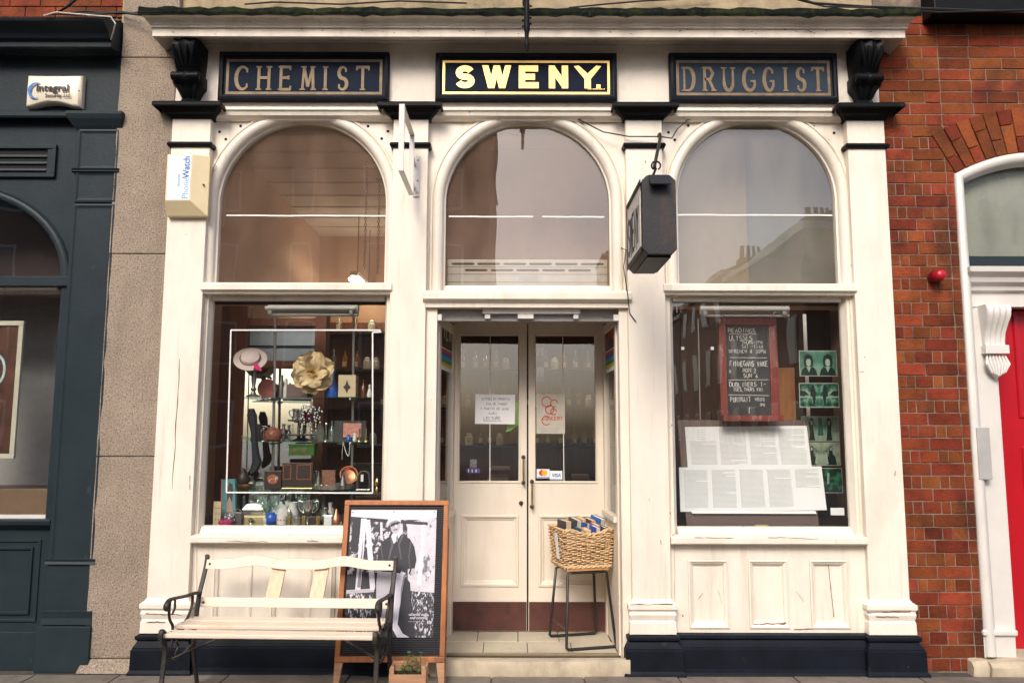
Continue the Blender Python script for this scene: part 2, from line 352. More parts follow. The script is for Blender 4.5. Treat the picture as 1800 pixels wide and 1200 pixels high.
m_oak = mat('orange_stained_wood', (0.36, 0.125, 0.035), 0.42, 0.25, 4, (8, 8, 1.0), 0.1, 25, spots=[((0.12, 0.045, 0.02), 5, 0.56, 0.12, 0.6, (1, 1, .4))])
m_crate = mat('pale_crate_wood', (0.40, 0.22, 0.12), 0.6, 0.2, 5, (1.2, 10, 10), 0.1, 25)
m_corr = mat('black_ribbed_board', (0.014, 0.014, 0.018), 0.45, 0.2, 8)
m_wicker = mat('wicker', (0.66, 0.46, 0.25), 0.55, 0.22, 30, bump=0.15, bscale=120, spots=[((0.30, 0.12, 0.04), 14, 0.54, 0.15, 0.6, (1, 1, 1))])
m_wickerd = mat('wicker_stake', (0.22, 0.10, 0.04), 0.7, 0.2, 30)
m_blackm = mat('black_steel_tube', (0.012, 0.012, 0.012), 0.38, 0.15, 12, spec=0.5)
m_seatw = mat('stool_seat_wood', (0.52, 0.27, 0.11), 0.5, 0.15, 6, (2, 12, 12))
m_kick = mat('oxblood_kick_plate', (0.075, 0.024, 0.018), 0.45, 0.3, 6, bump=0.15, bscale=30, spots=[((0.02, 0.012, 0.012), 5, 0.52, 0.15, 0.6, (1, 1, .6)), ((0.5, 0.48, 0.45), 28, 0.76, 0.02, 0.7, (1, 1, 1))])
m_brass = mat('old_brass', (0.42, 0.30, 0.10), 0.35, 0.25, 25, metal=0.85)
m_bronze = mat('dark_bronze', (0.07, 0.05, 0.035), 0.45, 0.3, 30, metal=0.6)
m_dooriv = mat('ivory_door_paint', (0.72, 0.65, 0.545), 0.45, 0.05, 3, (1, 1, .4), 0.10, 35, spots=[grey_dirt])
m_plast = mat('yellowed_plastic', (0.74, 0.62, 0.38), 0.35, 0.06, 5)
m_plastw = mat('ivory_plastic', (0.74, 0.67, 0.53), 0.3, 0.05, 5, spots=[((0.45, 0.36, 0.25), 5, 0.58, 0.2, 0.3, (1, 1, 1))])
m_stick = mat('white_sticker', (0.76, 0.77, 0.78), 0.35, 0.02)
m_blue = mat('print_blue', (0.02, 0.16, 0.52), 0.4, 0.03)
m_lblue = mat('print_light_blue', (0.10, 0.42, 0.75), 0.4, 0.03)
m_redl = mat('red_lens', (0.42, 0.006, 0.02), 0.25, 0.05)
m_dark = mat('dark_void', (0.006, 0.006, 0.006), 0.9)
m_grey = mat('grey_plastic', (0.36, 0.355, 0.34), 0.5)
m_leaf = mat('leaf_green', (0.05, 0.13, 0.03), 0.5, 0.4, 30)
m_soil = mat('soil', (0.02, 0.014, 0.01), 0.95)
def flat(name, c, rough=0.5, metal=0.0, var=0.08, **k): return mat(name, c, rough, var, 14, metal=metal, **k)

# ================================================================== SETTING: pavement, road
pv = MB().box(-9, 9, -3.2, 0.6, -0.3, -0.012).build('pavement', m_joint); tag(pv, kind='structure')
pav_label = 'worn grey stone pavement along the shopfronts'; pv['label'] = pav_label
unit = MB().box(-.5, .5, -.5, .5, 0, 1)
slab_me = None
y = -0.06
for row in range(5):
    d = (0.62, 0.55, 0.66, 0.6, 0.62)[row]; x = -4.6 - 0.37 * (row % 2)
    while x < 4.6:
        w = random.uniform(0.55, 0.95)
        if slab_me is None:
            so_ = unit.build('flagstone', m_pave, pv, bevel=0.0); slab_me = so_.data
        else:
            so_ = bpy.data.objects.new('flagstone', slab_me); sc.collection.objects.link(so_); so_.parent = pv
        so_.scale = (w - 0.012, d - 0.012, 0.03); so_.location = (x + w/2, y - d/2, -0.03 + random.uniform(-0.003, 0.002))
        so_.rotation_euler = (random.uniform(-.003, .003), random.uniform(-.003, .003), 0)
        x += w
    y -= d
kb = MB().box(-9, 9, -3.5, -3.204, -0.3, -0.002).build('kerb', m_granite, bevel=0.015); tag(kb, 'granite kerb along the pavement edge', kind='structure')
rd = MB().box(-80, 80, -140, -3.504, -0.4, -0.13).build('road', m_asph); tag(rd, 'dark asphalt road in front of the shops', kind='structure')

# ================================================================== THE CREAM SHOPFRONT
shop = thing('shopfront', 'cream painted chemist shopfront with three arched windows and navy plinth', 'shopfront', (0.1, 0, 0))
SX0, SX1 = -2.475, 2.704                                  # outer edges of the end pilasters
PIL = [(-2.475, -2.195), (-0.865, -0.612), (0.822, 1.086), (2.432, 2.704)]
BAY = [(-2.195, -0.865), (-0.612, 0.822), (1.086, 2.432)]
Z_CAP = PZ(900, 184, -0.05); Z_CAPB = PZ(900, 208, 0); Z_PL = 0.25
Z_FT = PZ(900, 76, 0.03)

# pilasters with base, necking and capital
for i, (a, b) in enumerate(PIL):
    p = box('pilaster', m_cream_worn if i in (0, 3) else m_cream, shop, a, b, 0.0, 0.16, Z_PL + 0.002, Z_CAPB, bevel=0.004)
    z0 = PZ(900, 1080, -.02); 
    mb = MB()
    prof = [(0.0, PZ(900,1052,-.01)), (-0.012, PZ(900,1057,-.01)), (-0.034, PZ(900,1062,-.03)), (-0.034, PZ(900,1070,-.03)), (-0.022, PZ(900,1074,-.03)),
            (-0.028, PZ(900,1080,-.03)), (-0.018, PZ(900,1090,-.03)), (-0.024, PZ(900,1094,-.03)), (-0.026, Z_PL + 0.004)]
    # swept round front and both sides
    rings = [[(a + min(0, yy), 0.07, zz), (a + yy, yy, zz), (b - yy, yy, zz), (b - min(0, yy), 0.07, zz)] for yy, zz in prof]
    mb.loft(rings, closed=True).build('pilaster_base', m_cream_worn, p, bevel=0.003)
    # navy plinth block
    pb = [(-0.030, Z_PL), (-0.052, Z_PL - .008), (-0.052, Z_PL - .028), (-0.036, Z_PL - .040), (-0.050, Z_PL - .062), (-0.062, Z_PL - .078), (-0.062, Z_PL - .088), (-0.070, Z_PL - .092), (-0.072, 0.03), (-0.085, 0.012), (-0.090, -0.02)]
    rings = [[(a + yy*.85, 0.10, zz), (a + yy*.85, yy, zz), (b - yy*.85, yy, zz), (b - yy*.85, 0.10, zz)] for yy, zz in pb]
    MB().loft(rings).build('plinth_block', m_navy, p, bevel=0.002)
    # black necking band
    zb0, zb1 = PZ(900, 258, -.02), PZ(900, 250, -.02)
    rings = [[(a + yy, 0.065, zz), (a + yy, yy, zz), (b - yy, yy, zz), (b - yy, 0.065, zz)] for yy, zz in
             [(-.003, zb0 - .004), (-.016, zb0), (-.024, (zb0+zb1)/2), (-.016, zb1), (-.003, zb1 + .002)]]
    MB().loft(rings).build('necking_band', m_black, p)
    # black capital
    zt = Z_CAP; zb = Z_CAPB
    cp = [(-0.012, zb - 0.012), (-0.020, zb), (-0.030, zb + .012), (-0.050, zb + .022), (-0.072, zb + .045), (-0.092, zb + .072), (-0.098, zt - .040), (-0.112, zt - .034), (-0.112, zt - .012), (-0.104, zt)]
    k = 0.95
    rings = [[(a + yy*k, 0.068, zz), (a + yy*k, yy, zz), (b - yy*k, yy, zz), (b - yy*k, 0.068, zz)] for yy, zz in cp]
    MB().loft(rings).build('capital', m_black, p, bevel=0.002)

# fascia and the ledge under the name boards
box('fascia', m_fascia, shop, SX0 - .01, SX1 - .01, 0.03, 0.2, Z_CAP - 0.06, Z_FT + 0.14, bevel=0.003)
for i, (a, b) in enumerate(BAY):
    led = [(0.045, Z_CAP - .085), (0.038, Z_CAP - .075), (0.010, Z_CAP - .060), (0.000, Z_CAP - .030), (-0.012, Z_CAP - .026), (-0.012, Z_CAP - .004), (0.028, Z_CAP + .006)]
    MB().polyx(led + [(0.069, Z_CAP - .004), (0.069, Z_CAP - .085)], a + .012, b - .012).build('fascia_ledge', m_cream_worn, shop, bevel=0.002)

# cornice: profile (y, z) from the fascia outwards and up; ends return to the wall
zz = lambda py, Y: PZ(900, py, Y)
CP = [(0.028, zz(78, .02)), (0.0, zz(76, .0)), (-0.012, zz(73.5, -.01)), (-0.012, zz(71.5, -.01)), (-0.05, zz(70.5, -.05)), (-0.075, zz(68.5, -.07)), (-0.185, zz(67, -.185)), (-0.195, zz(65, -.195)),
      (-0.195, zz(50, -.20)), (-0.212, zz(49, -.21)), (-0.212, zz(46, -.21)), (-0.222, zz(44, -.22)), (-0.230, zz(38, -.23)), (-0.245, zz(33, -.245)), (-0.262, zz(30, -.26)), (-0.272, zz(28.5, -.27)), (-0.272, zz(22, -.27))]
def cornice_mesh(prof, x0, x1, yback=0.2, ov=0.0):
    mb = MB(); rings = []
    for y_, z_ in prof:
        e = max(0.0, (-y_ - 0.02)) * 0.62 + ov
        rings.append([(x0 - e, yback, z_), (x0 - e, y_, z_), (x1 + e, y_, z_), (x1 + e, yback, z_)])
    mb.loft(rings, closed=True)
    return mb
co = cornice_mesh(CP, SX0 + .02, SX1 - .02).build('cornice', m_cornice, shop, bevel=0.002)
ZT = CP[-1][1]
# ragged mossy lead flashing along the top edge
mb = MB(); n = 90
xs = [SX0 - .15 + (SX1 - SX0 + .31) * i / n for i in range(n + 1)]
rings = []
for x_ in xs:
    d = random.uniform(0, .008) + (0.014 if random.random() < .10 else 0); t_ = random.uniform(-.004, .012); q = random.uniform(-.008, .008)
    zl = zz(27, -.29)
    rings.append([(x_, -.288 + q, zl - d), (x_, -.296 + q, zl + .016), (x_, -.288 + q, zz(15, -.29) + t_), (x_, 0.06, zz(15, -.29) + .05 + t_), (x_, 0.06, ZT + .003), (x_, -.270, ZT + .003)])
mb.loft(rings).build('lead_flashing', m_lead, co)
# scroll brackets at both ends
for (a, b) in ((PX(307, 120, -.08), PX(354, 120, -.08)), (PX(1500, 120, -.08), PX(1546, 120, -.08))):
    zt_, zb_ = zz(67, -.17) , Z_CAP + .004
    hgt = zt_ - zb_
    prof = [(0.028, 0), (-.052, 0.0), (-.058, .05), (-.045, .09), (-.062, .14), (-.085, .22), (-.098, .29), (-.118, .31), (-.135, .35), (-.140, .40), (-.130, .45), (-.108, .475), (-.100, .50),
            (-.112, .56), (-.135, .62), (-.160, .70), (-.176, .79), (-.182, .87), (-.176, .94), (-.160, 1.0), (0.028, 1.0)]
    cb = MB()
    w = b - a
    def width_at(t):
        if t < .06: return .60
        if t < .12: return .52
        if t < .29: return .58 + (t-.12)/.17*.34
        if t < .48: return 1.04
        return .90 + .10 * min(1, (t-.48)/.3)
    rings = []
    c_ = (a + b) / 2
    for y_, t in prof[1:-1]:
        ww = w * width_at(t) / 2; z_ = zb_ + t * hgt
        rings.append([(c_ - ww, .029, z_), (c_ - ww, y_*.75, z_), (c_ - ww*.8, y_, z_), (c_ - ww*.42, y_ + .012, z_), (c_, y_ - .008, z_), (c_ + ww*.42, y_ + .012, z_), (c_ + ww*.8, y_, z_), (c_ + ww, y_*.75, z_), (c_ + ww, .029, z_)])
    cb.loft(rings)
    br = cb.build('scroll_bracket', m_black, shop, smooth=True)
    z_ = zb_ + .40 * hgt
    MB().lathe([(.001, 0), (.026, 0), (.032, .006), (.030, w*.5), (.032, w*1.04 - .006), (.026, w*1.04), (.001, w*1.04)], (c_ - w*.52, -.112, z_), 18, 'X').build('scroll_roll', m_black, br, smooth=True)
    for k in range(4):      # acanthus leaf lobes down the front
        lx = c_ + (k - 1.5) * w * .23
        MB().tube([(lx, -.150, zb_ + hgt*.92), (lx + (k-1.5)*.004, -.186, zb_ + hgt*.84), (lx, -.178, zb_ + hgt*.72), (c_ + (k-1.5)*w*.13, -.142, zb_ + hgt*.56)], [.006, .011, .010, .004], 6).build('leaf_lobe', m_black, br, smooth=True)

# arched windows ------------------------------------------------------------------
YS = 0.07                 # face of the spandrels
YG = 0.125                # glass
ARC = []
for (l, r_, t) in ((388, 679, 219), (784, 1070, 221), (1190, 1466, 218)):
    xl, xr = PX(l, 380, YG), PX(r_, 380, YG); zt = PZ((l + r_)/2, t, YG)
    rad = (xr - xl) / 2; ARC.append(((xl + xr)/2, zt - rad, rad))
Z_BAR0, Z_BAR1 = PZ(900, 518, .0), PZ(900, 499, .03)
Z_LIN0, Z_LIN1 = PZ(900, 541, .02), PZ(900, 512, .0)
Z_SILL = PZ(900, 925, .10); Z_SILLB = PZ(900, 957, -.03)
NA = 40
def half(a0=180.0, a1=0.0, n=NA): return [R(a0 + (a1 - a0) * i / n) for i in range(n + 1)]
arch_kind = ('left arched window', 'middle fanlight', 'right arched window')
WIN = []
for i, ((a, b), (cx, cz, rad)) in enumerate(zip(BAY, ARC)):
    ro = rad * 1.19; top = Z_CAP - .075
    zlow = Z_BAR0 - .004 if i != 1 else Z_LIN1 - .02
    # spandrel plate with a round-headed opening (opening radius ri)
    ri = rad + 0.045
    outer = []; inner = []
    for an in half():
        x_ = cx + ri*math.cos(an); z_ = cz + ri*math.sin(an)
        inner.append((x_, z_))
    mb = MB()
    pts_in = [(cx - ri, zlow)] + inner + [(cx + ri, zlow)]
    out = []
    for (x_, z_) in pts_in: 
        if z_ <= cz + 1e-6: out.append((a if x_ < cx else b, z_))
        else:
            t = (z_ - cz) / ri
            ang = math.atan2(z_ - cz, x_ - cx)
            # project on the rectangle
            dx = (b - cx) if x_ > cx else (cx - a); dz = top - cz
            k = min(dx / max(1e-6, abs(math.cos(ang))), dz / max(1e-6, abs(math.sin(ang))))
            out.append((cx + k*math.cos(ang), cz + k*math.sin(ang)))
    # insert the two corners by snapping the closest outer points
    for corner in ((a, top), (b, top)):
        j = min(range(len(out)), key=lambda q: (out[q][0]-corner[0])**2 + (out[q][1]-corner[1])**2); out[j] = corner
    n = len(pts_in); vs = []
    for (x_, z_) in pts_in: vs += [(x_, YS, z_), (x_, YS + .07, z_)]
    for (x_, z_) in out: vs += [(x_, YS, z_), (x_, YS + .07, z_)]
    fs = []
    for q in range(n - 1):
        A, B, C, D_ = 2*q, 2*(q+1), 2*n + 2*(q+1), 2*n + 2*q
        fs += [(A, B, C, D_), (A+1, D_+1, C+1, B+1), (A, A+1, B+1, B), (D_, C, C+1, D_+1)]
    mb.add(vs, fs)
    spd = mb.build('arch_spandrel', m_cream, shop)
    # moulded archivolt running down both sides
    prof = [(rad, YG + .02), (rad, YG - .028), (rad + .012, YG - .034), (rad + .016, YS - .004), (rad + .030, YS - .020), (rad + .052, YS - .030), (rad + .072, YS - .026),
            (rad + .086, YS - .012), (rad + .090, YS - .003), (rad + .094, YS - .014), (rad + .106, YS - .016), (rad + .112, YS - .006), (ro, YS + .002), (ro - .01, YS + .02), (rad + .05, YG + .02)]
    rings = []
    path = [(180.0, zlow)] + [(math.degrees(an), None) for an in half()] + [(0.0, zlow)]
    for (dg, zf) in path:
        an = R(dg)
        rings.append([(cx + rr*math.cos(an), yy, (cz + rr*math.sin(an)) if zf is None else zf) for rr, yy in prof])
    MB().loft(rings).build('archivolt', m_cream, spd, smooth=True)
    # arch pane
    zb = Z_BAR1 - .02 if i != 1 else PZ(927, 504, YG)
    rg = rad + .006
    MB().poly([(cx - rg, zb), (cx + rg, zb)] + [(cx + rg*math.cos(an), cz + rg*math.sin(an)) for an in half(0, 180)], YG, YG + .005).build('arch_pane', (m_glass_up, m_glass_up, m_glass_up3)[i], spd)
    # foil tape line across the pane
    ty = (380, 381, 377)[i]; x0, x1 = ((398, 679), (789, 1065), (1190, 1463))[i]
    z_ = PZ(900, ty, YG)
    segs = [(x0, x1)] if i != 1 else [(789, 937), (953, 1062)]
    for (s0, s1) in segs:
        pts = [(PX(s0 + (s1-s0)*k/10, ty, YG), z_ + random.uniform(-.0012, .0012)) for k in range(11)]
        MB().stroke(pts, .011, YG - .0015, YG - .0005).build('foil_tape', m_tape, spd)
    # ventilation holes in the spandrels
    for (hx, hy) in (((411,210),(423,222),(386,232),(397,245),(659,210),(647,222),(682,231),(671,244)), (), ((1197,210),(1210,221),(1175,233),(1186,246),(1442,212),(1430,223),(1466,234),(1455,247)))[i]:
        x_, z_ = P(hx, hy, YS)
        MB().lathe([(.0005, -.0025), (.0105, -.0025), (.0105, .004)], (x_, YS, z_), 14, 'Y').build('vent_hole', m_dark, spd)
    # bottom rail of the middle fanlight
    if i == 1:
        MB().polyx([(YG - .03, zb + .002), (YG - .035, zb - .012), (YS - .02, zb - .03), (YS - .02, Z_LIN1 - .01), (YG + .03, Z_LIN1 - .01), (YG + .03, zb + .002)], cx - rad - .0, cx + rad + .0).build('bottom_rail', m_cream, spd, bevel=0.002)

# transom bars, lower windows, sills, stall risers (left and right bay)
for i in (0, 2):
    a, b = BAY[i]; cx, cz, rad = ARC[i]
    MB().polyx([(-.004, Z_BAR1), (-.018, Z_BAR1 - .010), (-.018, Z_BAR0 + .030), (.004, Z_BAR0 + .022), (.012, Z_BAR0 + .004), (.12, Z_BAR0 + .004), (.14, Z_BAR1)], a - .012, b + .012).build('transom_bar', m_cream, shop, bevel=0.003)
    gl = (PX(376, 540, YG), PX(678, 540, YG)) if i == 0 else (PX(1181, 540, YG), PX(1475, 540, YG))
    zs, zt = Z_SILL, Z_BAR0 + .003
    for (x0, x1) in ((a - .002, gl[0]), (gl[1], b + .002)):
        s = 1 if x0 < cx else -1
        xa, xb = (x0, x1) if s > 0 else (x1, x0)      # xa: at pilaster, xb: at glass
        w = xb - xa
        prof = [(xa, .14), (xa, .055), (xa + w*.28, .050), (xa + w*.34, .062), (xa + w*.62, .060), (xa + w*.72, .075), (xa + w*.92, .100), (xb, .112), (xb, .14)]
        wj = MB().loft([[(x_, y_, z_) for x_, y_ in prof] for z_ in (Z_SILLB + .03, zt)]).build('window_jamb', m_cream_worn, shop)
        if s > 0: wf = wj
    MB().box(gl[0], gl[1], .085, .14, Z_BAR0 - .03, zt).build('head_rail', m_cream, wf, bevel=.003)
    box('window_pane', m_glass, wf, gl[0] - .004, gl[1] + .004, YG, YG + .006, zs - .01, zt, bevel=0)
    # sloped bead and projecting sill
    MB().polyx([(.115, zs + .002), (.085, zs - .006), (.055, zs - .045), (.055, zs - .09), (.14, zs - .09), (.14, zs + .002)], gl[0] - .001, gl[1] + .001).build('bottom_rail', m_cream_worn, wf, bevel=.002)
    s0, s1 = (a + .003, b - .003)
    MB().polyx([(.055, zs - .048), (-.012, Z_SILLB + .052), (-.022, Z_SILLB + .046), (-.022, Z_SILLB + .010), (-.012, Z_SILLB), (.08, Z_SILLB), (.08, zs - .048)], s0, s1).build('sill', m_cream_worn, shop, bevel=.003)
    # stall riser: stiles and rails with three sunk panels
    zr0, zr1 = Z_PL + .002, Z_SILLB - .001
    if i == 2: cols = [(1210, 1281), (1316, 1386), (1424, 1492)]
    else: cols = [(374, 443), (476, 548), (580, 652)]
    pz1, pz0 = PZ(1300, 983, .05), PZ(1300, 1104, .05)
    cols = [(PX(c0, 1040, .05), PX(c1, 1040, .05)) for c0, c1 in cols]
    rs = MB(); xs = [a] + [q for c_ in cols for q in c_] + [b]
    for q in range(0, len(xs), 2): rs.box(xs[q], xs[q+1], .045, .11, zr0, zr1)
    for c0, c1 in cols:
        rs.box(c0 - .0005, c1 + .0005, .0455, .11, zr0, pz0); rs.box(c0 - .0005, c1 + .0005, .0455, .11, pz1, zr1)
    riser = rs.build('stall_riser', m_cream_worn, shop)
    for c0, c1 in cols:
        pm = MB()
        steps = [(.0, .040), (.010, .036), (.016, .044), (.030, .052), (.036, .066), (.05, .070)]
        rings = [[(c0 + d, y_, pz0 + d), (c1 - d, y_, pz0 + d), (c1 - d, y_, pz1 - d), (c0 + d, y_, pz1 - d)] for d, y_ in steps]
        pm.loft(rings, caps=False); n0 = len(pm.v)
        pm.f.append((n0-4, n0-3, n0-2, n0-1))
        pm.build('panel', m_cream_worn, riser)
    # navy plinth between the pilasters
    pb = [(.046, Z_PL), (-.004, Z_PL - .002), (-.006, Z_PL - .024), (.012, Z_PL - .036), (.002, Z_PL - .060), (-.012, Z_PL - .076), (-.012, Z_PL - .086), (-.020, Z_PL - .09), (-.022, .03), (-.045, .014), (-.06, -.02), (.1, -.02), (.1, Z_PL)]
    MB().polyx(pb, a - .0, b + .0).build('plinth', m_navy, shop, bevel=.002)

# a long crack in the left pilaster
ck = MB(); pts = []
for k in range(13):
    pts.append((PX(316 - 13*k/12, 630 + 230*k/12, 0) + random.uniform(-.004, .004), PZ(310, 630 + 230*k/12, 0)))
ck.stroke(pts, [.002, .006, .005, .003, .006, .004, .007, .005, .003, .006, .005, .003, .001], -.0012, .001).build('crack', flat('crack_brown', (.13, .065, .04), .9), [c for c in shop.children if c.name.startswith('pilaster')][0])

# wear: flaked paint, open joints and scratches where the photograph shows them
m_flake = flat('bare_brown_wood', (.16, .095, .055), .9); m_scr = flat('grey_scratch', (.38, .33, .27), .9)
def wear(pts, w, Y, m, name='paint_chip'):
    q = [P(a, c_, Y) for a, c_ in pts]; n = len(q)
    MB().stroke([(x_ + random.uniform(-.0015, .0015), z_ + random.uniform(-.0015, .0015)) for x_, z_ in q], [w*(.35 + .9*random.random()) for _ in q], Y - .0012, Y + .0006).build(name, m, shop)
def zig(a, b, n): return [(a[0] + (b[0]-a[0])*k/n, a[1] + (b[1]-a[1])*k/n + random.uniform(-.7, .7)) for k in range(n + 1)]
for (a, b, n, w, Y, m) in (((1108, 1062), (1182, 1061), 9, .006, -.034, m_flake), ((1525, 1075), (1601, 1074), 10, .006, -.029, m_flake), ((1540, 1083), (1580, 1084), 6, .005, -.029, m_flake), ((256, 1078), (318, 1080), 8, .006, -.029, m_flake), ((258, 1093), (290, 1092), 5, .006, -.027, m_flake),
    ((1456, 991), (1466, 1084), 9, .0045, .066, m_flake), ((1262, 1036), (1270, 1062), 4, .003, .066, m_scr), ((1400, 1040), (1413, 1056), 4, .003, .043, m_scr), ((1235, 1042), (1228, 1052), 3, .004, .066, m_scr),
    ((1320, 1097), (1382, 1094), 9, .007, .05, m_flake), ((1355, 1098), (1380, 1097), 5, .010, .05, m_flake), ((1396, 1106), (1430, 1105), 6, .006, .043, m_flake), ((1200, 1079), (1200, 1084), 2, .008, .043, m_flake),
    ((1182, 941), (1188, 938), 2, .007, -.024, m_flake), ((1220, 944.5), (1290, 945), 8, .004, -.024, m_flake), ((1350, 944), (1440, 946), 8, .003, -.024, m_flake), ((1520, 896), (1521, 918), 4, .010, .045, m_flake), ((1522, 935), (1526, 946), 3, .006, .043, m_flake),
    ((400, 951), (470, 951.5), 8, .003, -.024, m_flake), ((540, 950), (560, 950.5), 4, .006, -.024, m_flake), ((334, 836), (334, 860), 4, .005, -.001, m_flake), ((1141, 876), (1142, 880), 2, .006, -.001, m_scr), ((1161, 949), (1163, 957), 2, .008, -.001, m_scr), ((1134, 282), (1135, 286), 2, .006, -.001, m_flake),
    ((1186, 940), (1186, 1100), 10, .003, .043, m_scr), ((346, 965), (346, 1105), 10, .003, .043, m_scr), ((1574, 826), (1573, 836), 3, .010, -.001, m_scr)): wear(zig(a, b, n), w, Y, m)
for k in range(34):      # flaked spots along the cornice face
    px_ = random.uniform(300, 1560); py_ = random.uniform(50.5, 60); wear([(px_, py_), (px_ + random.uniform(1.5, 5), py_ + random.uniform(-1.5, 1.5))], random.uniform(.003, .007), -.1955, m_flake)
# door recess -----------------------------------------------------------------------
a, b = BAY[1]
YD = 0.80
XO0, XO1 = PX(768, 700, .08), PX(1088, 700, .08)
XI0, XI1 = PX(797, 700, YD), PX(1062, 700, YD)
Z_FL = PZ(930, 1110, YD)                       # recess floor
Z_HEAD = PZ(930, 566, YD)
MB().polyx([(-.02, Z_LIN1), (-.035, Z_LIN1 - .012), (-.035, Z_LIN0 + .055), (-.012, Z_LIN0 + .04), (.004, Z_LIN0 + .034), (.004, Z_LIN0), (.16, Z_LIN0), (.16, Z_LIN1)], a - .02, b + .02).build('door_lintel', m_cream, shop, bevel=.003)
for (x0, x1) in ((a, XO0), (XO1, b)):
    box('recess_jamb', m_cream_worn, shop, x0, x1, .035, .17, 0.0, Z_LIN0, bevel=.004)
ceil = MB().add([(XO0 - .02, .16, Z_LIN0 - .001), (XO1 + .02, .16, Z_LIN0 - .001), (XI1 + .05, YD + .06, Z_HEAD + .03), (XI0 - .05, YD + .06, Z_HEAD + .03),
                 (XO0 - .02, .16, Z_LIN0 + .05), (XO1 + .02, .16, Z_LIN0 + .05), (XI1 + .05, YD + .06, Z_HEAD + .08), (XI0 - .05, YD + .06, Z_HEAD + .08)],
                [(0,1,2,3),(4,7,6,5),(0,4,5,1),(1,5,6,2),(2,6,7,3),(3,7,4,0)]).build('recess_ceiling', m_cream, shop)
# shutter housing under the lintel
sh = box('shutter_rail', m_steel, shop, XO0 + .002, XO1 - .002, .10, .16, Z_LIN0 - .085, Z_LIN0 - .002, bevel=.003)
zq = Z_LIN0
for (x0, x1, z0, z1, y_) in ((848, 1020, 541, 551, .05), (852, 862, 551, 560, .06), (1008, 1017, 551, 560, .06), (910, 938, 550, 560, .055)):
    box('shutter_clip', m_white, sh, PX(x0, 550, y_), PX(x1, 550, y_), y_, .099, PZ(930, z1, y_), PZ(930, z0, y_) - .002, bevel=.003)
for (x0, x1) in ((768.5, 777), (1078, 1087)):
    box('shutter_end', m_white, sh, PX(x0, 555, .06), PX(x1, 555, .06), .045, .099, PZ(930, 564, .06), PZ(930, 553, .06), bevel=.003)
# side lights, splayed
rainbow = [((.50,.02,.03)), ((.03,.05,.30)), ((.02,.30,.55)), ((.02,.22,.06)), ((.60,.42,.05))]
m_rb = [flat('stripe_%d' % k, c, .4) for k, c in enumerate(rainbow)]
for s, xo, xi in ((-1, XO0, XI0), (1, XO1, XI1)):
    A = Vector((xo, .17)); B = Vector((xi, YD - .02)); d = (B - A); Ln = d.length; d.normalize()
    ang = math.atan2(d.y, d.x)
    def sidebox(mb, t0, t1, w0, w1, z0, z1):
        nrm = Vector((d.y, -d.x)) * (1 if s < 0 else -1)      # towards the recess
        q = [A + d*t0 + nrm*w0, A + d*t1 + nrm*w0, A + d*t1 + nrm*w1, A + d*t0 + nrm*w1]
        mb.hexa([(p.x, p.y, z0) for p in q] + [(p.x, p.y, z1) for p in q]); return mb
    zs_ = PZ(930, 905, .4)
    mb = MB()
    sidebox(mb, -.02, .05, -.03, .012, Z_FL, Z_LIN0 - .03); sidebox(mb, Ln - .06, Ln + .02, -.03, .012, Z_FL, Z_LIN0 - .03)
    sidebox(mb, .05, Ln - .06, -.028, .008, Z_LIN0 - .1, Z_LIN0 - .03); sidebox(mb, .05, Ln - .06, -.028, .004, Z_FL, zs_ - .02)
    sl_ = mb.build('side_light', m_dooriv, shop, bevel=.003)
    sidebox(MB(), .02, Ln - .03, -.02, .035, zs_ - .03, zs_ + .012).build('sill', m_dooriv, sl_, bevel=.003)
    sidebox(MB(), .045, Ln - .055, -.012, -.006, zs_, Z_LIN0 - .1).build('pane', m_glass, sl_)
    zt_, zb_ = PZ(930, 545, .45), PZ(930, 640, .45)
    sidebox(MB(), .05, Ln - .06, -.0055, -.0045, zb_ + .12, zt_).build('sticker', flat('sticker_black', (.02, .02, .022), .4), sl_)
    sidebox(MB(), .05, Ln - .06, -.0055, -.0046, zb_ - .05, zb_ + .12).build('sticker', m_stick, sl_)
    for k in range(5):
        sidebox(MB(), .05, Ln - .06, -.0045, -.0035, zb_ + .085 - k*.026, zb_ + .111 - k*.026).build('stripe', m_rb[k], sl_)
    # lettering on the sticker
    tx = MB(); write(tx, 'FILM' if s < 0 else 'CARD', 0, 0, .13, .02, -.0008, 0.0, width=Ln - .18)
    nrm = Vector((d.y, -d.x)) * (1 if s < 0 else -1)
    if s < 0: base = A + d*.08; ex = Vector((d.x, d.y, 0))
    else: base = B - d*.08; ex = Vector((-d.x, -d.y, 0))
    M_ = Matrix.Translation((base.x - nrm.x*.0042, base.y - nrm.y*.0042, zb_ + .19)) @ Matrix(((ex.x, -nrm.x, 0, 0), (ex.y, -nrm.y, 0, 0), (0, 0, 1, 0), (0, 0, 0, 1)))
    tx.xf(M_).build('lettering', flat('letter_cream', (.6, .55, .42)) if s < 0 else flat('letter_red', (.6, .09, .03)), sl_)
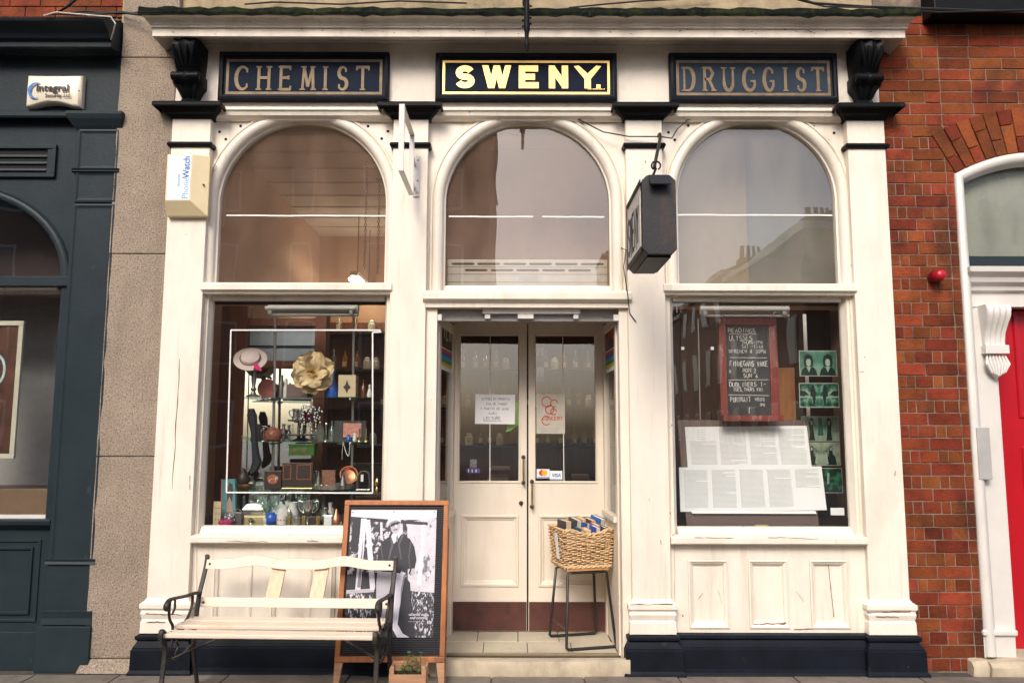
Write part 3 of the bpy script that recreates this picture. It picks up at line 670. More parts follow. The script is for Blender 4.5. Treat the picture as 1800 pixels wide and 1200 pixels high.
# floor of the recess: tiles, nosing strip, stone step
fl = MB().add([(XO0 - .01, -.02, 0), (XO1 + .01, -.02, 0), (XI1 + .06, YD + .1, 0), (XI0 - .06, YD + .1, 0), (XO0 - .01, -.02, Z_FL - .012), (XO1 + .01, -.02, Z_FL - .012), (XI1 + .06, YD + .1, Z_FL - .012), (XI0 - .06, YD + .1, Z_FL - .012)],
              [(0,3,2,1),(4,5,6,7),(0,1,5,4),(1,2,6,5),(2,3,7,6),(3,0,4,7)]).build('recess_floor', m_joint, shop)
yt = [.22, .52, YD + .06]
for r_ in range(2):
    n = 4; 
    for k in range(n):
        xl_, xr_ = XO0 + .01 + (XI0 - XO0)*(yt[r_]-.17)/.6, XO1 - .01 + (XI1 - XO1)*(yt[r_]-.17)/.6
        off = .5 if r_ else 0
        x0 = xl_ + (xr_ - xl_)*max(0, (k - off*.5))/n; x1 = xl_ + (xr_ - xl_)*((k + 1 - off*.5) if k < n-1 else n)/n
        box('floor_tile', m_tile, fl, x0 + .0025, x1 - .0025, yt[r_] + .003, yt[r_+1] - .002, Z_FL - .02, Z_FL + random.uniform(-.001, .001), bevel=.002)
box('nosing_strip', flat('brass_dull', (.30, .24, .14), .5, .5), fl, XO0 + .004, XO1 - .004, .19, .218, Z_FL - .03, Z_FL + .003, bevel=.002)
zst = PZ(930, 1156, -.06)
st = MB(); n = 24; rings = []
for k in range(n + 1):
    x_ = XO0 - .05 + (XO1 - XO0 + .08)*k/n; e = random.uniform(-.004, .004); w_ = -.016*math.sin(math.pi*k/n)
    rings.append([(x_, .188, -.02), (x_, -.075 + e, -.02), (x_, -.085 + e, zst - .03 + w_), (x_, -.072 + e, zst - .006 + w_), (x_, -.045, zst + w_), (x_, .188, Z_FL - .022)])
st.loft(rings).build('door_step', m_stone, fl, smooth=True)

# double door
dzb, dzt = Z_FL + .006, Z_HEAD
box('door_frame', m_dooriv, shop, XI0 - .06, XI1 + .06, YD - .02, YD + .08, dzt - .004, Z_LIN0 + .02, bevel=.003)
for s, (x0p, x1p, g0, g1) in enumerate(((797, 926, 808, 912), (929, 1062, 941, 1047))):
    x0, x1 = PX(x0p, 750, YD), PX(x1p, 750, YD); gx0, gx1 = PX(g0, 720, YD), PX(g1, 720, YD)
    gz1, gz0 = PZ(930, 589, YD), PZ(930, 846, YD)
    px0, px1 = PX((811, 947)[s], 970, YD), PX((911, 1046)[s], 970, YD); pz1, pz0 = PZ(930, 905, YD), PZ(930, 1030, YD)
    d = MB(); ya, yb = YD, YD + .045
    d.box(x0, gx0, ya, yb, dzb, dzt); d.box(gx1, x1, ya, yb, dzb, dzt)
    d.box(gx0 - .0003, gx1 + .0003, ya + .0004, yb, gz1, dzt); d.box(gx0 - .0003, gx1 + .0003, ya + .0004, yb, pz1, gz0); d.box(gx0 - .0003, gx1 + .0003, ya + .0004, yb, dzb, pz0)
    dx0, dx1 = min(px0, gx0), max(px1, gx1)
    if px0 > gx0: d.box(gx0, px0, ya + .0006, yb, pz0 - .001, pz1 + .001)
    if px1 < gx1: d.box(px1, gx1, ya + .0006, yb, pz0 - .001, pz1 + .001)
    door = d.build('door_leaf', m_dooriv, shop)
    rings = [[(px0 + q, y_, pz0 + q), (px1 - q, y_, pz0 + q), (px1 - q, y_, pz1 - q), (px0 + q, y_, pz1 - q)] for q, y_ in [(-.004, YD - .001), (.0, YD - .009), (.014, YD - .010), (.022, YD + .004), (.036, YD + .008), (.044, YD + .016), (.055, YD + .016)]]
    pm = MB().loft(rings, caps=False); n0 = len(pm.v); pm.f.append((n0-4, n0-3, n0-2, n0-1)); pm.build('door_panel', m_dooriv, door)
    rings = [[(gx0 + q, y_, gz0 + q), (gx1 - q, y_, gz0 + q), (gx1 - q, y_, gz1 - q), (gx0 + q, y_, gz1 - q)] for q, y_ in [(-.012, YD - .001), (-.010, YD - .007), (-.002, YD - .007), (.004, YD + .012), (.004, YD + .03)]]
    MB().loft(rings, caps=False).build('glazing_bead', m_dooriv, door)
    e_ = .018 if s == 0 else .0     # the left pane sits a little askew in its rebate
    MB().hexa([(gx0, YD + .018, gz0), (gx1, YD + .018 + e_, gz0), (gx1, YD + .023 + e_, gz0), (gx0, YD + .023, gz0), (gx0, YD + .018, gz1), (gx1, YD + .018 + e_, gz1), (gx1, YD + .023 + e_, gz1), (gx0, YD + .023, gz1)]).build('door_pane', m_glass, door)
    tx = PX((861, 990)[s], 700, YD)
    MB().stroke([(tx, gz1 - .01), (tx + .001, (gz0+gz1)/2), (tx + .004, gz0 + .005)], .006, YD + .0165, YD + .0175).build('foil_tape', m_tape, door)
    kz = PZ(930, 1057, YD)
    box('kick_plate', m_kick, door, x0 + .004, x1 - .003, YD - .006, YD - .0005, dzb + .004, kz, bevel=.001)
    hx = PX((920, 935)[s], 840, YD); hz1 = PZ(930, (803, 846)[s], YD); hz0 = PZ(930, (848, 890)[s], YD)
    h = MB().tube([(hx, YD - .045, hz1 - .012), (hx, YD - .05, (hz0+hz1)/2), (hx, YD - .045, hz0 + .012)], [.006, .0085, .006], 10).build('door_handle', m_brass, door, smooth=True)
    for z_ in (hz0, hz1):
        MB().lathe([(.001, -.05), (.009, -.05), (.010, -.03), (.008, -.02), (.016, -.006), (.017, 0)], (hx, YD - .001, z_), 14, 'Y').build('rosette', m_bronze, h, smooth=True)
    if s == 0:
        kx = PX(916, 884, YD); kz_ = PZ(930, 884, YD)
        MB().lathe([(.001, -.008), (.014, -.008), (.018, -.001)], (kx, YD - .001, kz_), 16, 'Y').build('keyhole', m_bronze, door)
        MB().poly([(kx - .004, kz_ - .022), (kx + .004, kz_ - .022), (kx + .003, kz_ + .003), (kx - .003, kz_ + .003)], YD - .0105, YD - .009).build('key_slot', m_dark, door)
cx_ = PX(927.5, 800, YD)
MB().box(cx_ - .002, cx_ + .0015, YD + .012, YD + .05, dzb, dzt).build('door_gap', flat('gap_brown', (.05, .028, .018), .9), shop)

# upper wall over the cornice
up = box('upper_wall', m_render, shop, -2.93, 2.9, .30, .6, Z_FT + .1, 6.2, bevel=0)
box('string_course', m_render, shop, -2.93, 2.88, .07, .29, ZT + .06, ZT + .35, bevel=.01)

# the room behind the shopfront -------------------------------------------------------
RX0, RX1, RY0, RY1, RZ1 = -2.42, 2.65, .17, 4.2, 4.05
room = thing('shop_interior', 'dim brown room seen through the shop windows', 'interior', (0.1, 2, 0))
box('interior_wall', m_tan, room, RX0 - .1, RX0, .165, RY1, -.02, RZ1, bevel=0)
box('interior_wall', m_tan, room, RX1, RX1 + .1, .165, RY1, -.02, RZ1, bevel=0)
box('back_wall', m_tan, room, RX0 - .1, RX1 + .1, RY1, RY1 + .1, -.02, RZ1 + .1, bevel=0)
box('interior_ceiling', m_ceil, room, RX0 - .1, RX1 + .1, .165, RY1, RZ1, RZ1 + .1, bevel=0)
box('interior_floor', m_floor_in, room, RX0, RX1, YD + .1, RY1, 0, Z_FL - .02, bevel=0)
for k in range(9):       # boarded ceiling beads
    box('ceiling_bead', m_ceil, room, RX0, RX1, .35 + .42*k, .37 + .42*k, RZ1 - .014, RZ1 - .001, bevel=0)
# dark panelling behind both window displays, up to the transom
for i, (x0, x1) in ((0, (RX0 + .002, -.66)), (2, (.86, RX1 - .002))):
    box('window_bed', m_darkwood, room, x0, x1, .145, .98, Z_SILL - .06, Z_SILL - .012, bevel=.002)
    box('window_bed_front', m_darkwood, room, x0, x1, .12 + .03, .165, .05, Z_SILL - .062, bevel=0)
    box('pelmet', m_darkwood, room, x0, x1, .16, .20, Z_BAR0 - .045, Z_BAR0 + .03, bevel=0)
box('display_back', m_darkwood, room, -1.33, -.66, .99, 1.02, 0, 1.35, bevel=.002)
box('display_back', m_darkwood, room, .86, RX1 - .002, .99, 1.02, 0, 2.62, bevel=.002)
box('display_side', m_darkwood, room, -.68, -.655, .18, .97, Z_SILL, Z_BAR0, bevel=.002)
box('display_side', m_darkwood, room, .87, .895, .18, .97, Z_SILL, Z_BAR0, bevel=.002)
# upper blinds or boards behind arches two and three
box('blank_board', flat('pale_board', (.24, .18, .12), .8), room, 1.0, PX(1313, 400, .5), .50, .52, Z_BAR0 + .05, 3.98, bevel=0)
box('blank_board', flat('grey_board', (.12, .13, .125), .8), room, PX(1313, 400, .5) + .002, 2.62, .56, .58, Z_BAR0 + .05, 3.98, bevel=0)
box('blank_board', flat('rosy_board', (.34, .23, .18), .8), room, -.60, .82, .95, .97, Z_LIN1 + .02, 3.98, bevel=0)

# ================================================================== LEFT NEIGHBOUR: slate blue shopfront
LY = 0.06
ls = thing('shopfront', 'slate blue painted shopfront at the left edge with arched window', 'shopfront', (-3.4, LY, 0))
LX0 = -5.2; LXR = PX(190, 500, LY)               # right edge of its pilaster
zl = lambda py, Y=LY: PZ(100, py, Y)
box('wall_board', m_slate, ls, PX(104, 600, LY+.03), LXR - .01, LY + .03, LY + .2, .0, zl(90), bevel=0)
# pilaster with sunk panels
pxa, pxb = PX(107, 650, LY - .03), PX(189, 650, LY - .03)
pil = box('pilaster', m_slate, ls, pxa, pxb, LY - .03, LY + .028, .03, zl(212), bevel=.004)
for (t, bt) in ((232, 296), (305, 352), (363, 985)):
    x0, x1 = pxa + .035, pxb - .03; z1, z0 = zl(t, LY-.03), zl(bt, LY-.03)
    rings = [[(x0 + q, y_, z0 + q), (x1 - q, y_, z0 + q), (x1 - q, y_, z1 - q), (x0 + q, y_, z1 - q)] for q, y_ in [(-.018, LY - .0305), (-.016, LY - .040), (-.004, LY - .042), (.003, LY - .0365), (.012, LY - .033), (.02, LY - .0325)]]
    pm = MB().loft(rings, caps=False); n0 = len(pm.v); pm.f.append((n0-4, n0-3, n0-2, n0-1)); pm.build('panel_moulding', m_slate, pil)
for (t, bt, o_) in ((296, 304, .022), (1072, 1098, .02), (980, 992, .018)):
    MB().polyx([(LY - .03, zl(bt, LY-.03)), (LY - .03 - o_, zl(bt, LY-.03) + .006), (LY - .03 - o_*.6, (zl(t, LY-.03)+zl(bt, LY-.03))/2), (LY - .03 - o_, zl(t, LY-.03) - .006), (LY - .03, zl(t, LY-.03))], pxa - .012, pxb + .002).build('band', m_slate, pil)
box('pilaster_foot', m_slate, pil, pxa - .03, pxb + .006, LY - .06, LY + .02, -.01, zl(1100, LY-.05), bevel=.004)
MB().loft([[(pxa - w, LY + .02, z_), (pxa - w, LY - .03 - w, z_), (pxb + w*.3, LY - .03 - w, z_), (pxb + w*.3, LY + .02, z_)] for w, z_ in ((.0, zl(232)), (.02, zl(226)), (.05, zl(215)), (.06, zl(208)), (.06, zl(203)))]).build('capital', m_slate, pil, bevel=.002)
# fascia, ledge, cornice
box('fascia', m_slate, ls, LX0, LXR - .002, LY + .0, LY + .18, zl(203), zl(84), bevel=0)
MB().polyx([(LY - .001, zl(203)), (LY - .05, zl(207, LY-.05)), (LY - .06, zl(203, LY-.06)), (LY - .06, zl(198, LY-.06)), (LY - .001, zl(194))], LX0, LXR - .004).build('fascia_ledge', m_slate, ls)
lc = [(LY - .001, zl(100)), (LY - .03, zl(97, .03)), (LY - .04, zl(90, 0)), (LY - .15, zl(84, -.1)), (LY - .16, zl(80, -.12)), (LY - .16, zl(70, -.12)), (LY - .19, zl(66, -.14)), (LY - .21, zl(55, -.16)), (LY - .25, zl(45, -.2)), (LY - .29, zl(38, -.22)), (LY - .30, zl(31, -.24)), (LY + .18, zl(29, .1))]
MB().polyx(lc + [(LY + .18, zl(100))], LX0, LXR - .0).build('cornice', m_slate, ls, bevel=.003)
# arched window: plate with a quarter round opening, right side only within view
axr, azs = P(106, 486, LY + .02); rad = .80; acx = axr - rad
m_ = MB(); inner = []; out = []
n = 24
for k in range(n + 1):
    an = R(180 - 180*k/n); inner.append((acx + rad*math.cos(an), azs + rad*.78*math.sin(an)))
top = zl(204) + .001
vs = []; fs = []
for (x_, z_) in inner: vs += [(x_, LY + .025, z_), (x_, LY + .1, z_), (x_, LY + .025, top), (x_, LY + .1, top)]
for k in range(n):
    q = 4*k; fs += [(q, q+4, q+6, q+2), (q, q+1, q+5, q+4)]
m_.add(vs, fs); m_.box(acx + rad - .0005, pxa + .01, LY + .0252, LY + .1, azs, top); 
ap = m_.build('arch_plate', m_slate, ls)
prof = [(0, LY + .06), (0, LY + .02), (.010, LY + .012), (.03, LY + .008), (.045, LY + .015), (.06, LY + .010), (.068, LY + .026)]
rings = [[(acx + (rad + q)*math.cos(R(180 - 180*k/n)), y_, azs + (rad*.78 + q)*math.sin(R(180 - 180*k/n))) for q, y_ in prof] for k in range(n + 1)]
MB().loft(rings, closed=False).build('archivolt', m_slate, ap, smooth=True)
box('transom', m_slate, ls, acx - rad - .2, pxa - .001, LY - .01, LY + .1, zl(503), zl(486), bevel=.004)
box('lower_transom', m_cream, ls, acx - rad - .2, PX(103, 506, LY+.05), LY + .03, LY + .1, zl(509, LY+.03), zl(504.5, LY+.03), bevel=.002)
MB().poly([(acx - rad, azs - .05), (acx + rad, azs - .05)] + [(acx + (rad+.01)*math.cos(R(180*k/n)), azs + (rad*.78+.01)*math.sin(R(180*k/n))) for k in range(n + 1)], LY + .07, LY + .075).build('arch_pane', m_glass, ls)
gxr = PX(101, 700, LY + .06)
box('window_stile', m_slate, ls, gxr, pxa - .001, LY + .01, LY + .1, zl(912), zl(503), bevel=.004)
box('window_pane', m_glass, ls, acx - rad, gxr + .004, LY + .06, LY + .066, zl(912), zl(508), bevel=0)
box('sill_strip', m_white, ls, acx - rad - .2, gxr + .0, LY + .012, LY + .058, zl(911, LY+.02), zl(905, LY+.02), bevel=.002)
MB().polyx([(LY + .1, zl(911)), (LY - .03, zl(912, LY-.02)), (LY - .04, zl(915, LY-.03)), (LY - .03, zl(922, LY-.02)), (LY + .02, zl(932)), (LY + .1, zl(932))], acx - rad - .2, pxa - .001).build('sill', m_slate, ls, bevel=.002)
box('stall_riser', m_slate, ls, LX0, pxa - .001, LY + .022, LY + .12, .0, zl(931), bevel=0)
x0, x1 = acx - .5, PX(66, 1020, LY); z1, z0 = zl(948), zl(1094)
for gq in (0.0, .05):
    rings = [[(x0 + q, y_, z0 + q), (x1 - q, y_, z0 + q), (x1 - q, y_, z1 - q), (x0 + q, y_, z1 - q)] for q, y_ in [(gq, LY + .0215), (gq + .004, LY + .012 - gq*.1), (gq + .016, LY + .012 - gq*.1), (gq + .024, LY + .0205)]]
    MB().loft(rings, caps=False).build('panel_moulding', m_slate, ls)
box('plinth', m_slate, ls, LX0, pxa - .032, LY - .0, LY + .1, -.01, zl(1110), bevel=.004)
# louvred vent
vx1 = PX(97, 280, LY); vg = MB(); z1, z0 = zl(254), zl(311)
for (a0, a1, b0, b1) in ((vx1 - .6, vx1, z1 - .03, z1), (vx1 - .6, vx1, z0, z0 + .03), (vx1 - .03, vx1, z0 + .0302, z1 - .0302)): vg.box(a0, a1, LY + .0, LY + .024, b0, b1)
vt = vg.build('vent_grille', m_slate, ls, bevel=.003)
box('vent_back', m_dark, vt, vx1 - .6, vx1 - .045, LY + .0205, LY + .0225, z0 + .03, z1 - .03, bevel=0)
box('vent_frame', m_slate, vt, vx1 - .064, vx1 - .0305, LY + .008, LY + .0235, z0 + .0305, z1 - .0305, bevel=.002)
for k in range(3):
    zc = z0 + .062 + k*.052
    MB().polyx([(LY + .006, zc - .012), (LY + .0195, zc - .008), (LY + .0195, zc + .006), (LY + .010, zc + .004)], vx1 - .6, vx1 - .0645).build('louvre', m_slate, vt)
# inside: grey backing and pale table
li = thing('shop_interior', 'grey room with wooden table behind the slate blue shopfront glass', 'interior', (-3.5, 1, 0))
box('back_wall', flat('warm_grey_wall', (.36, .35, .345), .8), li, LX0, LXR - .3, .9, .95, .0, 4.3, bevel=0)
box('soffit', m_darkwood, li, LX0, LXR - .3, LY + .2, .6, azs - .12, azs - .101, bevel=0)
box('upper_back', m_darkwood, li, LX0, LXR - .3, .6, .65, azs - .1, 4.3, bevel=0)
box('side_wall', flat('grey_side', (.34, .33, .33), .8), li, LXR - .3, LXR - .25, LY + .21, .95, .0, 4.3, bevel=0)
box('ceiling', m_darkwood, li, LX0, LXR - .25, LY + .21, .95, 4.3, 4.35, bevel=0)
box('floor', m_darkwood, li, LX0, LXR - .25, LY + .13, .95, .0, .05, bevel=0)
box('table', flat('dull_table', (.20, .125, .075)), li, LX0, LXR - .31, .4, .85, zl(906, .4) - .2, zl(852, .85) , bevel=.004)
pf = thing('framed_picture', 'pale framed picture with dark image hanging in slate blue shop window', 'picture', (PX(10, 800, .2), .2, zl(800, .2)))
fx1 = PX(33, 680, .2); fz1, fz0 = zl(564, .2), zl(806, .2); fx0 = fx1 - .62
fm = MB()
for (a0, a1, b0, b1) in ((fx0, fx1, fz1 - .035, fz1), (fx0, fx1, fz0, fz0 + .035), (fx1 - .035, fx1, fz0 + .0352, fz1 - .0352), (fx0, fx0 + .035, fz0 + .0352, fz1 - .0352)): fm.box(a0, a1, .20, .225, b0, b1)
fm.build('frame', flat('pale_gilt', (.55, .52, .42)), pf, bevel=.003)
box('image', mat('dark_print', (.09, .035, .02), .4, .6, 6), pf, fx0 + .03, fx1 - .03, .212, .216, fz0 + .03, fz1 - .03, bevel=0)
MB().stroke(arc(fx1 - .21, zl(650, .2), .09, .12, 0, 360, 28)[:-1], .018, .2095, .2115, closed=True).build('oval_mark', flat('pale_blue_print', (.45, .6, .62)), pf)

# ================================================================== GRANITE PIER
gp = thing('granite_pier', 'rough grey granite pier between the slate blue and cream shopfronts', 'pier', (-2.65, .02, 0))
gx0, gx1 = LXR + .012, SX0 - .003
zj = [-.01, PZ(230, 1157, .02), PZ(230, 802, .02), PZ(230, 446, .02), PZ(230, 101, .02), 5.4]
for k in range(5):
    z0, z1 = zj[k] + .0025, zj[k+1] - .0025
    mb = MB(); nz = max(2, int((z1 - z0)/.12)); nx = 4; rings = []
    fl_ = .03 if k == 0 else 0
    grid = []
    for q in range(nz + 1):
        z_ = z0 + (z1 - z0)*q/nz; ring = []
        e = fl_*(1 - q/nz)
        ring.append((gx0 - e, .2, z_))
        for w in range(nx + 1):
            ring.append((gx0 - e + (gx1 - gx0 + e)*w/nx + (random.uniform(-.002, .003) if w in (0, nx) else 0), .02 - e*1.6 + random.uniform(-.002, .002), z_))
        ring.append((gx1, .2, z_)); rings.append(ring)
    mb.loft(rings).build('granite_block', m_granite, gp, bevel=.006)
box('mortar_core', m_mortar, gp, gx0 + .01, gx1 - .005, .04, .21, 0, 5.39, bevel=0)

# ================================================================== BRICK HOUSE ON THE RIGHT
WY = .05
bh = thing('brick_house', 'red brick house on the right with segmental arch and red door', 'house', (3.4, WY, 0))
course = (PZ(1600, 405, WY) - PZ(1600, 769, WY)) / 17.0
XB0 = SX1 - .01; XJ = PX(1678, 320, WY)                       # left edge of brickwork, edge of the door frame
def intr(x): return PZ(1800, 272, WY) + .02 - .165*((3.82 - x)/.6)**2
HV = .33
def vnorm(x):
    a_ = math.atan(.33*(3.82 - min(x, 3.82))/.36); return -math.sin(a_), math.cos(a_)
EX = [(x_ + vnorm(x_)[0]*HV, intr(min(x_, 3.82)) + vnorm(x_)[1]*HV) for x_ in [XJ + .004 + .9*k/60 for k in range(61)]]
def extr_z(x):
    for (xa, za), (xb, zb) in zip(EX, EX[1:]):
        if xa <= x <= xb: return za + (zb - za)*(x - xa)/(xb - xa)
    return EX[0][1] if x < EX[0][0] else EX[-1][1]
XE = EX[0][0]
box('brick_core', m_mortar, bh, XB0, XJ + .01, WY + .005, WY + .25, -.01, PZ(1600, 300, WY), bevel=0)
# core above the arch as a stepped plate
mb = MB(); N_ = 24; xs = [XB0 + (4.3 - XB0)*k/N_ for k in range(N_ + 1)]
for k in range(N_):
    x0, x1 = xs[k], xs[k+1]; zz0 = PZ(1600, 300, WY) if x1 < XJ else min(intr(min(x0, 3.82)), intr(min(x1, 3.82))) + .02
    mb.box(x0, x1, WY + .005 + (k % 2)*.0004, WY + .25, max(zz0, PZ(1600, 300, WY) + .0005), 5.4)
mb.build('brick_core', m_mortar, bh)
bme = None
def brick(x0, x1, z0, z1, j=.0078):
    global bme
    if x1 - x0 < .02: return
    if bme is None:
        import bmesh
        bm = bmesh.new(); bmesh.ops.create_cube(bm, size=1.0)
        bmesh.ops.bevel(bm, geom=[e for e in bm.edges if abs((e.verts[0].co - e.verts[1].co).y) > .5] + [e for e in bm.edges if e.verts[0].co.y < 0 and e.verts[1].co.y < 0], offset=.035, segments=1, affect='EDGES')
        bme = bpy.data.meshes.new('brick'); bm.to_mesh(bme); bm.free(); bme.materials.append(m_brick)
    o = bpy.data.objects.new('brick', bme); sc.collection.objects.link(o); o.parent = bh
    o.scale = (x1 - x0 - j, .06, z1 - z0 - j)
    o.location = Vector(((x0 + x1)/2, WY + .03 + random.uniform(-.003, .002), (z0 + z1)/2)) - ORG[bh.name]
    o.rotation_euler.y = random.uniform(-.006, .006)
    return o
A_ = [.2335, .2335]; B_ = [.098, .065, .128, .068, .108]
zc = PZ(1600, 405, WY) % course - course; row = 0
zarch0 = extr_z(XE) ; nbr = 0
ztop = PZ(1600, 24, WY)
while zc < ztop:
    pat = A_ if row % 2 else B_; x = XB0 - (.0 if row % 2 else .002); k = 0
    z0, z1 = zc, zc + course; zm = zc + course/2
    if z1 > -.02:
        if zm < PZ(1600, 300, WY): lim = XJ
        elif zm < zarch0: lim = XJ + (XE - XJ)*(zm - PZ(1600, 300, WY))/(zarch0 - PZ(1600, 300, WY))
        else:
            lim = 4.05
            for q in range(200):
                xx = XE + (EX[-1][0] - XE)*q/199
                if extr_z(xx) > z1 - .012: lim = xx; break
        if zm >= PZ(1600, 300, WY): lim += .07
        while x < lim - .01:
            w = pat[k % len(pat)] + random.uniform(-.004, .004)
            if zm > zarch0 and row % 2 == 0: w = (.118, .228)[k % 2]        # Flemish courses over the arch
            brick(x, min(x + w, lim), max(z0, .0), z1); nbr += 1
            x += w; k += 1
    zc += course; row += 1
# voussoirs
s = XJ + .006; k = 0
while s < 3.95:
    wv = .084*math.cos(math.atan(-vnorm(s)[0]/vnorm(s)[1]))
    def vp(x_, h): nx, nz = vnorm(x_); return (x_ + nx*h, intr(min(x_, 3.82)) + nz*h)
    g = .004
    for (h0, h1) in (((0.002, .213), (.219, HV)) if k % 2 else ((0.002, .115), (.121, HV))):
        mb = MB().poly([vp(s + g, h0), vp(s + wv - g, h0), vp(s + wv - g*.8, h1), vp(s + g*.8, h1)], WY + random.uniform(-.014, -.009), WY + .03)
        mb.build('brick', m_brick, bh, bevel=.002)
    s += wv; k += 1
# door case: jamb, arch band, fanlight, entablature, console, pilaster, red door
fx0, fx1 = XJ + .002, PX(1700, 320, WY + .02)
n = 16
rings = []
prof = [(0, WY + .05), (0, WY + .0), (.012, WY - .018), (.035, WY - .026), (.06, WY - .018), (.078, WY + .0), (.085, WY + .03), (.095, WY + .05)]
def xj(py): return XJ + .003
path = [(XJ + .003, .10, 1.0, 0.0)] 
for k in range(n + 1):
    x_ = XJ + .003 + (4.2 - XJ)*k/n; xx = min(x_, 3.82); sl_ = .33*(3.82 - xx)/.36; an = math.atan(sl_)
    path.append((x_, intr(xx), math.sin(an) if k else .8, -math.cos(an) if k else -.6))
rings = [[(x_ + q*nx, y_, z_ + q*nz) for q, y_ in prof] for x_, z_, nx, nz in path]
df = MB().loft(rings, closed=False).build('door_surround', m_white, bh, smooth=True)
X2 = XJ + .085
zr = lambda py, Y=WY: PZ(1740, py, Y)
box('jamb_board', m_white, df, X2 + .0, PX(1727, 800, WY + .06), WY + .06, WY + .2, .1, zr(540), bevel=.002)
box('fanlight_bar', m_slate, df, X2, 4.3, WY + .07, WY + .15, zr(470, .1), zr(449, .1), bevel=.003)
box('fanlight_pane', glass_mat('fanlight_glass', 1.5, .42, (.36, .38, .32), .03), df, X2 - .02, 4.3, WY + .10, WY + .105, zr(452, .1), intr(3.82) + .0, bevel=0)
ent = MB(); Ye = WY + .06
ep = [(Ye + .1, zr(537)), (Ye, zr(537)), (Ye, zr(512)), (Ye - .03, zr(509)), (Ye - .035, zr(502)), (Ye - .07, zr(496)), (Ye - .08, zr(488)), (Ye - .12, zr(480)), (Ye - .125, zr(471)), (Ye + .1, zr(469))]
ent.loft([[(PX(1712, 480, WY) - max(0, (Ye - y_) )*.5, Ye + .1, z_), (PX(1712, 480, WY) - max(0, Ye - y_)*.5, y_, z_), (4.3, y_, z_), (4.3, Ye + .1, z_)] for y_, z_ in ep]).build('entablature', m_white, bh, bevel=.002)
cxa, cxb = PX(1727, 600, WY), PX(1770, 600, WY)
cw = cxb - cxa; cc = (cxa + cxb)/2
cp_ = [(zr(537), 1.0, -.11), (zr(545), 1.0, -.125), (zr(556), .98, -.12), (zr(570), .92, -.09), (zr(585), .86, -.06), (zr(598), .84, -.05), (zr(606), .84, -.05)]
rings = []
for z_, wf_, y_ in cp_:
    ring = [(cc - cw/2*wf_, WY + .06, z_)]
    for q in range(9): ring.append((cc - cw/2*wf_ + cw*wf_*q/8, WY + .05 + y_ + (.010 if q % 2 else 0), z_))
    ring.append((cc + cw/2*wf_, WY + .06, z_)); rings.append(ring)
cs = MB().loft(rings).build('console_bracket', m_white, bh, smooth=True)
box('console_band', m_white, cs, cc - cw*.48, cc + cw*.48, WY - .03, WY + .06, zr(622), zr(607), bevel=.004)
for k in range(7):
    t = (k - 3)/3
    MB().tube([(cc + t*cw*.36, WY + .0, zr(624)), (cc + t*cw*.44, WY - .022, zr(640)), (cc + t*cw*.26, WY - .018, zr(654 + (1-abs(t))*6)), (cc + t*cw*.12, WY + .02, zr(658 + (1-abs(t))*10))], [.007, .012, .011, .004], 6).build('leaf_lobe', m_white, cs, smooth=True)
dp = box('door_pilaster', m_white, bh, PX(1730, 900, WY), PX(1776, 900, WY), WY + .03, WY + .15, .22, zr(540), bevel=.004)
pq0, pq1 = PX(1730, 1100, WY) - .02, PX(1776, 1100, WY) + .03
box('pilaster_base', m_white, dp, pq0 + .01, pq1, WY - .0, WY + .16, .09, .235, bevel=.004)
box('base_moulding', m_white, dp, pq0, pq1 + .01, WY - .02, WY + .165, .2355, .275, bevel=.01)
gb = box('cable_box', m_grey, bh, PX(1718, 800, WY - .02), PX(1741, 800, WY - .02), WY - .03, WY + .029, zr(842), zr(751), bevel=.004)
rdoor = box('red_door', m_red, bh, PX(1768, 900, .25), 4.5, .25, .30, .1, zr(540) + .12, bevel=0)
m_hall = flat('grey_green_hall', (.40, .41, .35), .8)
box('hall_wall', m_hall, bh, XJ - .1, 4.6, 1.0, 1.05, .1, 4.2, bevel=0); box('hall_side', m_hall, bh, XJ - .12, XJ - .07, .31, .99, .1, 4.2, bevel=0); box('hall_ceiling', m_hall, bh, XJ - .1, 4.6, .31, .99, 4.1, 4.15, bevel=0); box('hall_side', m_hall, bh, 4.61, 4.65, .31, .99, .1, 4.2, bevel=0)
MB().poly([P(1702, 350, .6), P(1705, 362, .6), P(1750, 336, .6), P(1700, 342, .6)], .6, .605).build('lamp_shade', m_paper, bh)
rx = PX(1776, 700, .25)
for (t, bt) in ((545, 735), (785, 905), (940, 1095)):
    x0, x1 = rx + .05, rx + .45; z1, z0 = PZ(1780, t, .25), PZ(1780, bt, .25)
    rings = [[(x0 + q, y_, z0 + q), (x1 - q, y_, z0 + q), (x1 - q, y_, z1 - q), (x0 + q, y_, z1 - q)] for q, y_ in [(0, .2495), (.008, .238), (.022, .238), (.03, .246), (.045, .2485)]]
    MB().loft(rings, caps=False).build('door_panel', m_red, rdoor)
st = MB(); 
for (x0, x1, yy) in ((PX(1712, 1165, -.03), PX(1742, 1165, -.03), -.03), (PX(1743, 1165, -.04), 4.3, -.05)):
    n = 6; rings = []
    for k in range(n + 1):
        x_ = x0 + (x1 - x0)*k/n; e = random.uniform(-.008, .008); g = .012 if k in (0, n) else 0
        rings.append([(x_, .3, -.02), (x_, yy + e + g, -.02), (x_, yy - .01 + e + g, .05), (x_, yy + .015 + e + g, .088 - g), (x_, .3, .098)])
    MB().loft(rings).build('step_stone', m_stone, bh, smooth=True)
# black block with the shadow on the top right brickwork put into its colour, and a sill over the left shop
box('shadow_block', m_black, bh, PX(1640, 20, -.1), 4.3, -.12, .28, PZ(1700, 24, -.1), 5.3, bevel=.01)
